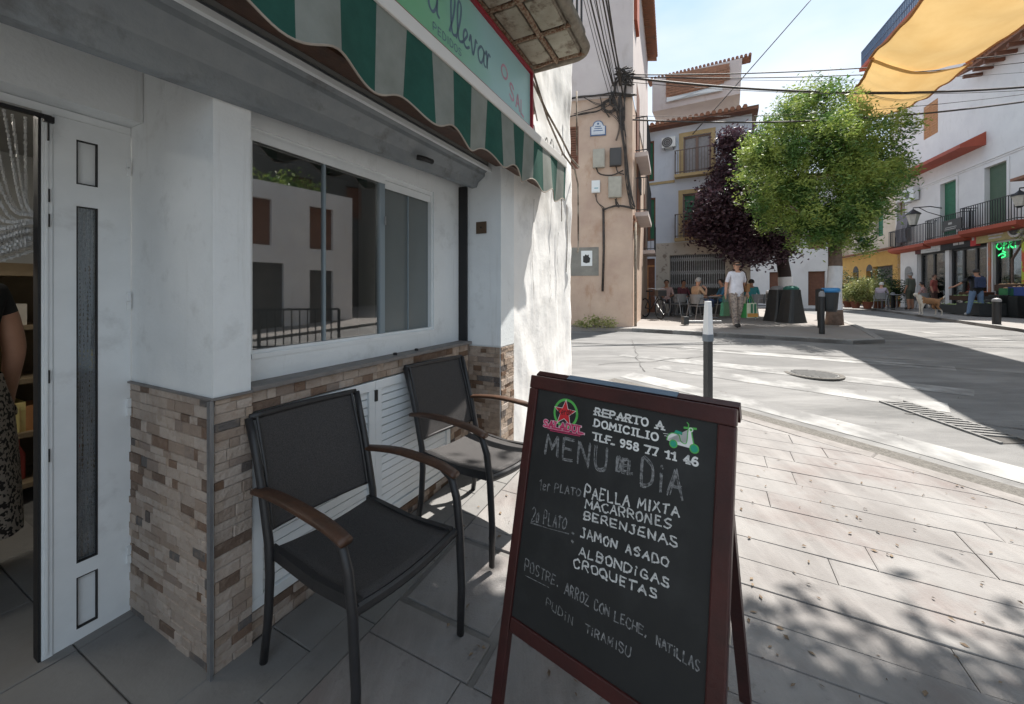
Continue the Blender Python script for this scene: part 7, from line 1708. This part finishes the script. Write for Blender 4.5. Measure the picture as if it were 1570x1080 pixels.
lp_ = thing('ceiling_lamp', 'lit ceiling lamp seen through the chain curtain inside the shop', 'lamp', (P0.x,P0.y,0), SHOP_ROT)
m_ = MB(); m_.box(-1.5,-.5,1.55,1.75,2.36,2.398); m_.build('lamp_body', M['lightbox'], lp_); m_ = MB(); m_.box(-1.48,-.52,1.57,1.73,2.34,2.359); m_.build('lamp_tube', lm_, lp_)
# ------------------------------------------------------------------ beyond the right edge: what the window reflects
def refl_house(label, x, y, rz, L_, H_, mat, holes):
    o = thing('street_house', label, 'building', (x,y,0), rz); m_ = MB(); m_.wall(0,L_,-.3,H_,holes,.2); m_.face([(0,0,-.3),(0,0,H_),(0,6,H_),(0,6,-.3)]); m_.face([(L_,0,-.3),(L_,6,-.3),(L_,6,H_),(L_,0,H_)]); m_.face([(0,0,H_),(L_,0,H_),(L_,6,H_),(0,6,H_)]); m_.face([(0,6,-.3),(0,6,H_),(L_,6,H_),(L_,6,-.3)]); m_.build('wall', mat, o)
    for a,b,c,d in holes: m_ = MB(); m_.box(a,b,.16,.19,c,d); m_.build('window', M['brownwood'] if c > 2 else M['dark'], o)
refl_house('white house across the side street, right of the view', 13.6, 6.0, R(-105), 6.4, 5.2, M['plasterD'], [(.8,1.7,0,2.2),(3,3.9,3,4.6),(.8,1.7,3,4.6),(2.6,4.2,0,2.4)])
refl_house('cream gabled house beside the white one, right of the view', 12.2,-.6, R(-100), 5.0, 4.9, M['cream'], [(1,2.4,0,2.3),(3.4,4.3,2.8,4.2)])
refl_house('ochre house further behind, right of the camera', 11.2,-5.8, R(-98), 6.0, 5.3, M['yellow'], [(1,2,0,2.3),(3.4,4.3,2.8,4.2)])
refl_house('tall grey brown building added behind the low houses to block reflected sky', 23.5, 14, R(-98), 24, 16, M['gutter'], [(2+i*3,3+i*3,6,8) for i in range(7)])  # added out of view to keep bright sky out of the window reflection
for xx_, yy_, hh_ in ((18.4,1.2,7.8),(19.2,4.6,7.4),(16.8,-6.5,7.0)):
    t_ = thing('garden_tree', 'leafy garden tree %s, beyond the right edge' % {7.8:'behind the cream house',7.4:'behind the white house',7.0:'behind the ochre house'}[hh_], 'tree', (xx_,yy_,0)); m_ = MB(); m_.tube([(0,0,-.1),(0,0,hh_*.6)], .08, 8); m_.build('trunk', M['bark'], t_); leaves('crown', [((0,0,hh_*.8),1.7,1.3,1)], 3600, .13, M['leafg'], t_, 20, .2, (.3,1.0))

rl_ = thing('street_railing', 'black street railing along the kerb to the right of the view', 'railing', (5.6,3.6,g(3)-.0), R(-65))
m_ = MB(); m_.bar((0,0,.95),(4.5,0,.95),.04,.04); m_.bar((0,0,.2),(4.5,0,.2),.04,.04); m_.build('rail', M['iron'], rl_)
for i in range(31): 
    m_ = MB(); m_.bar((i*.15,0,0 if i%10 == 0 else .2),(i*.15,0,.95),.02 if i%10 else .05,.02 if i%10 else .05); m_.build('baluster', M['iron'], rl_)
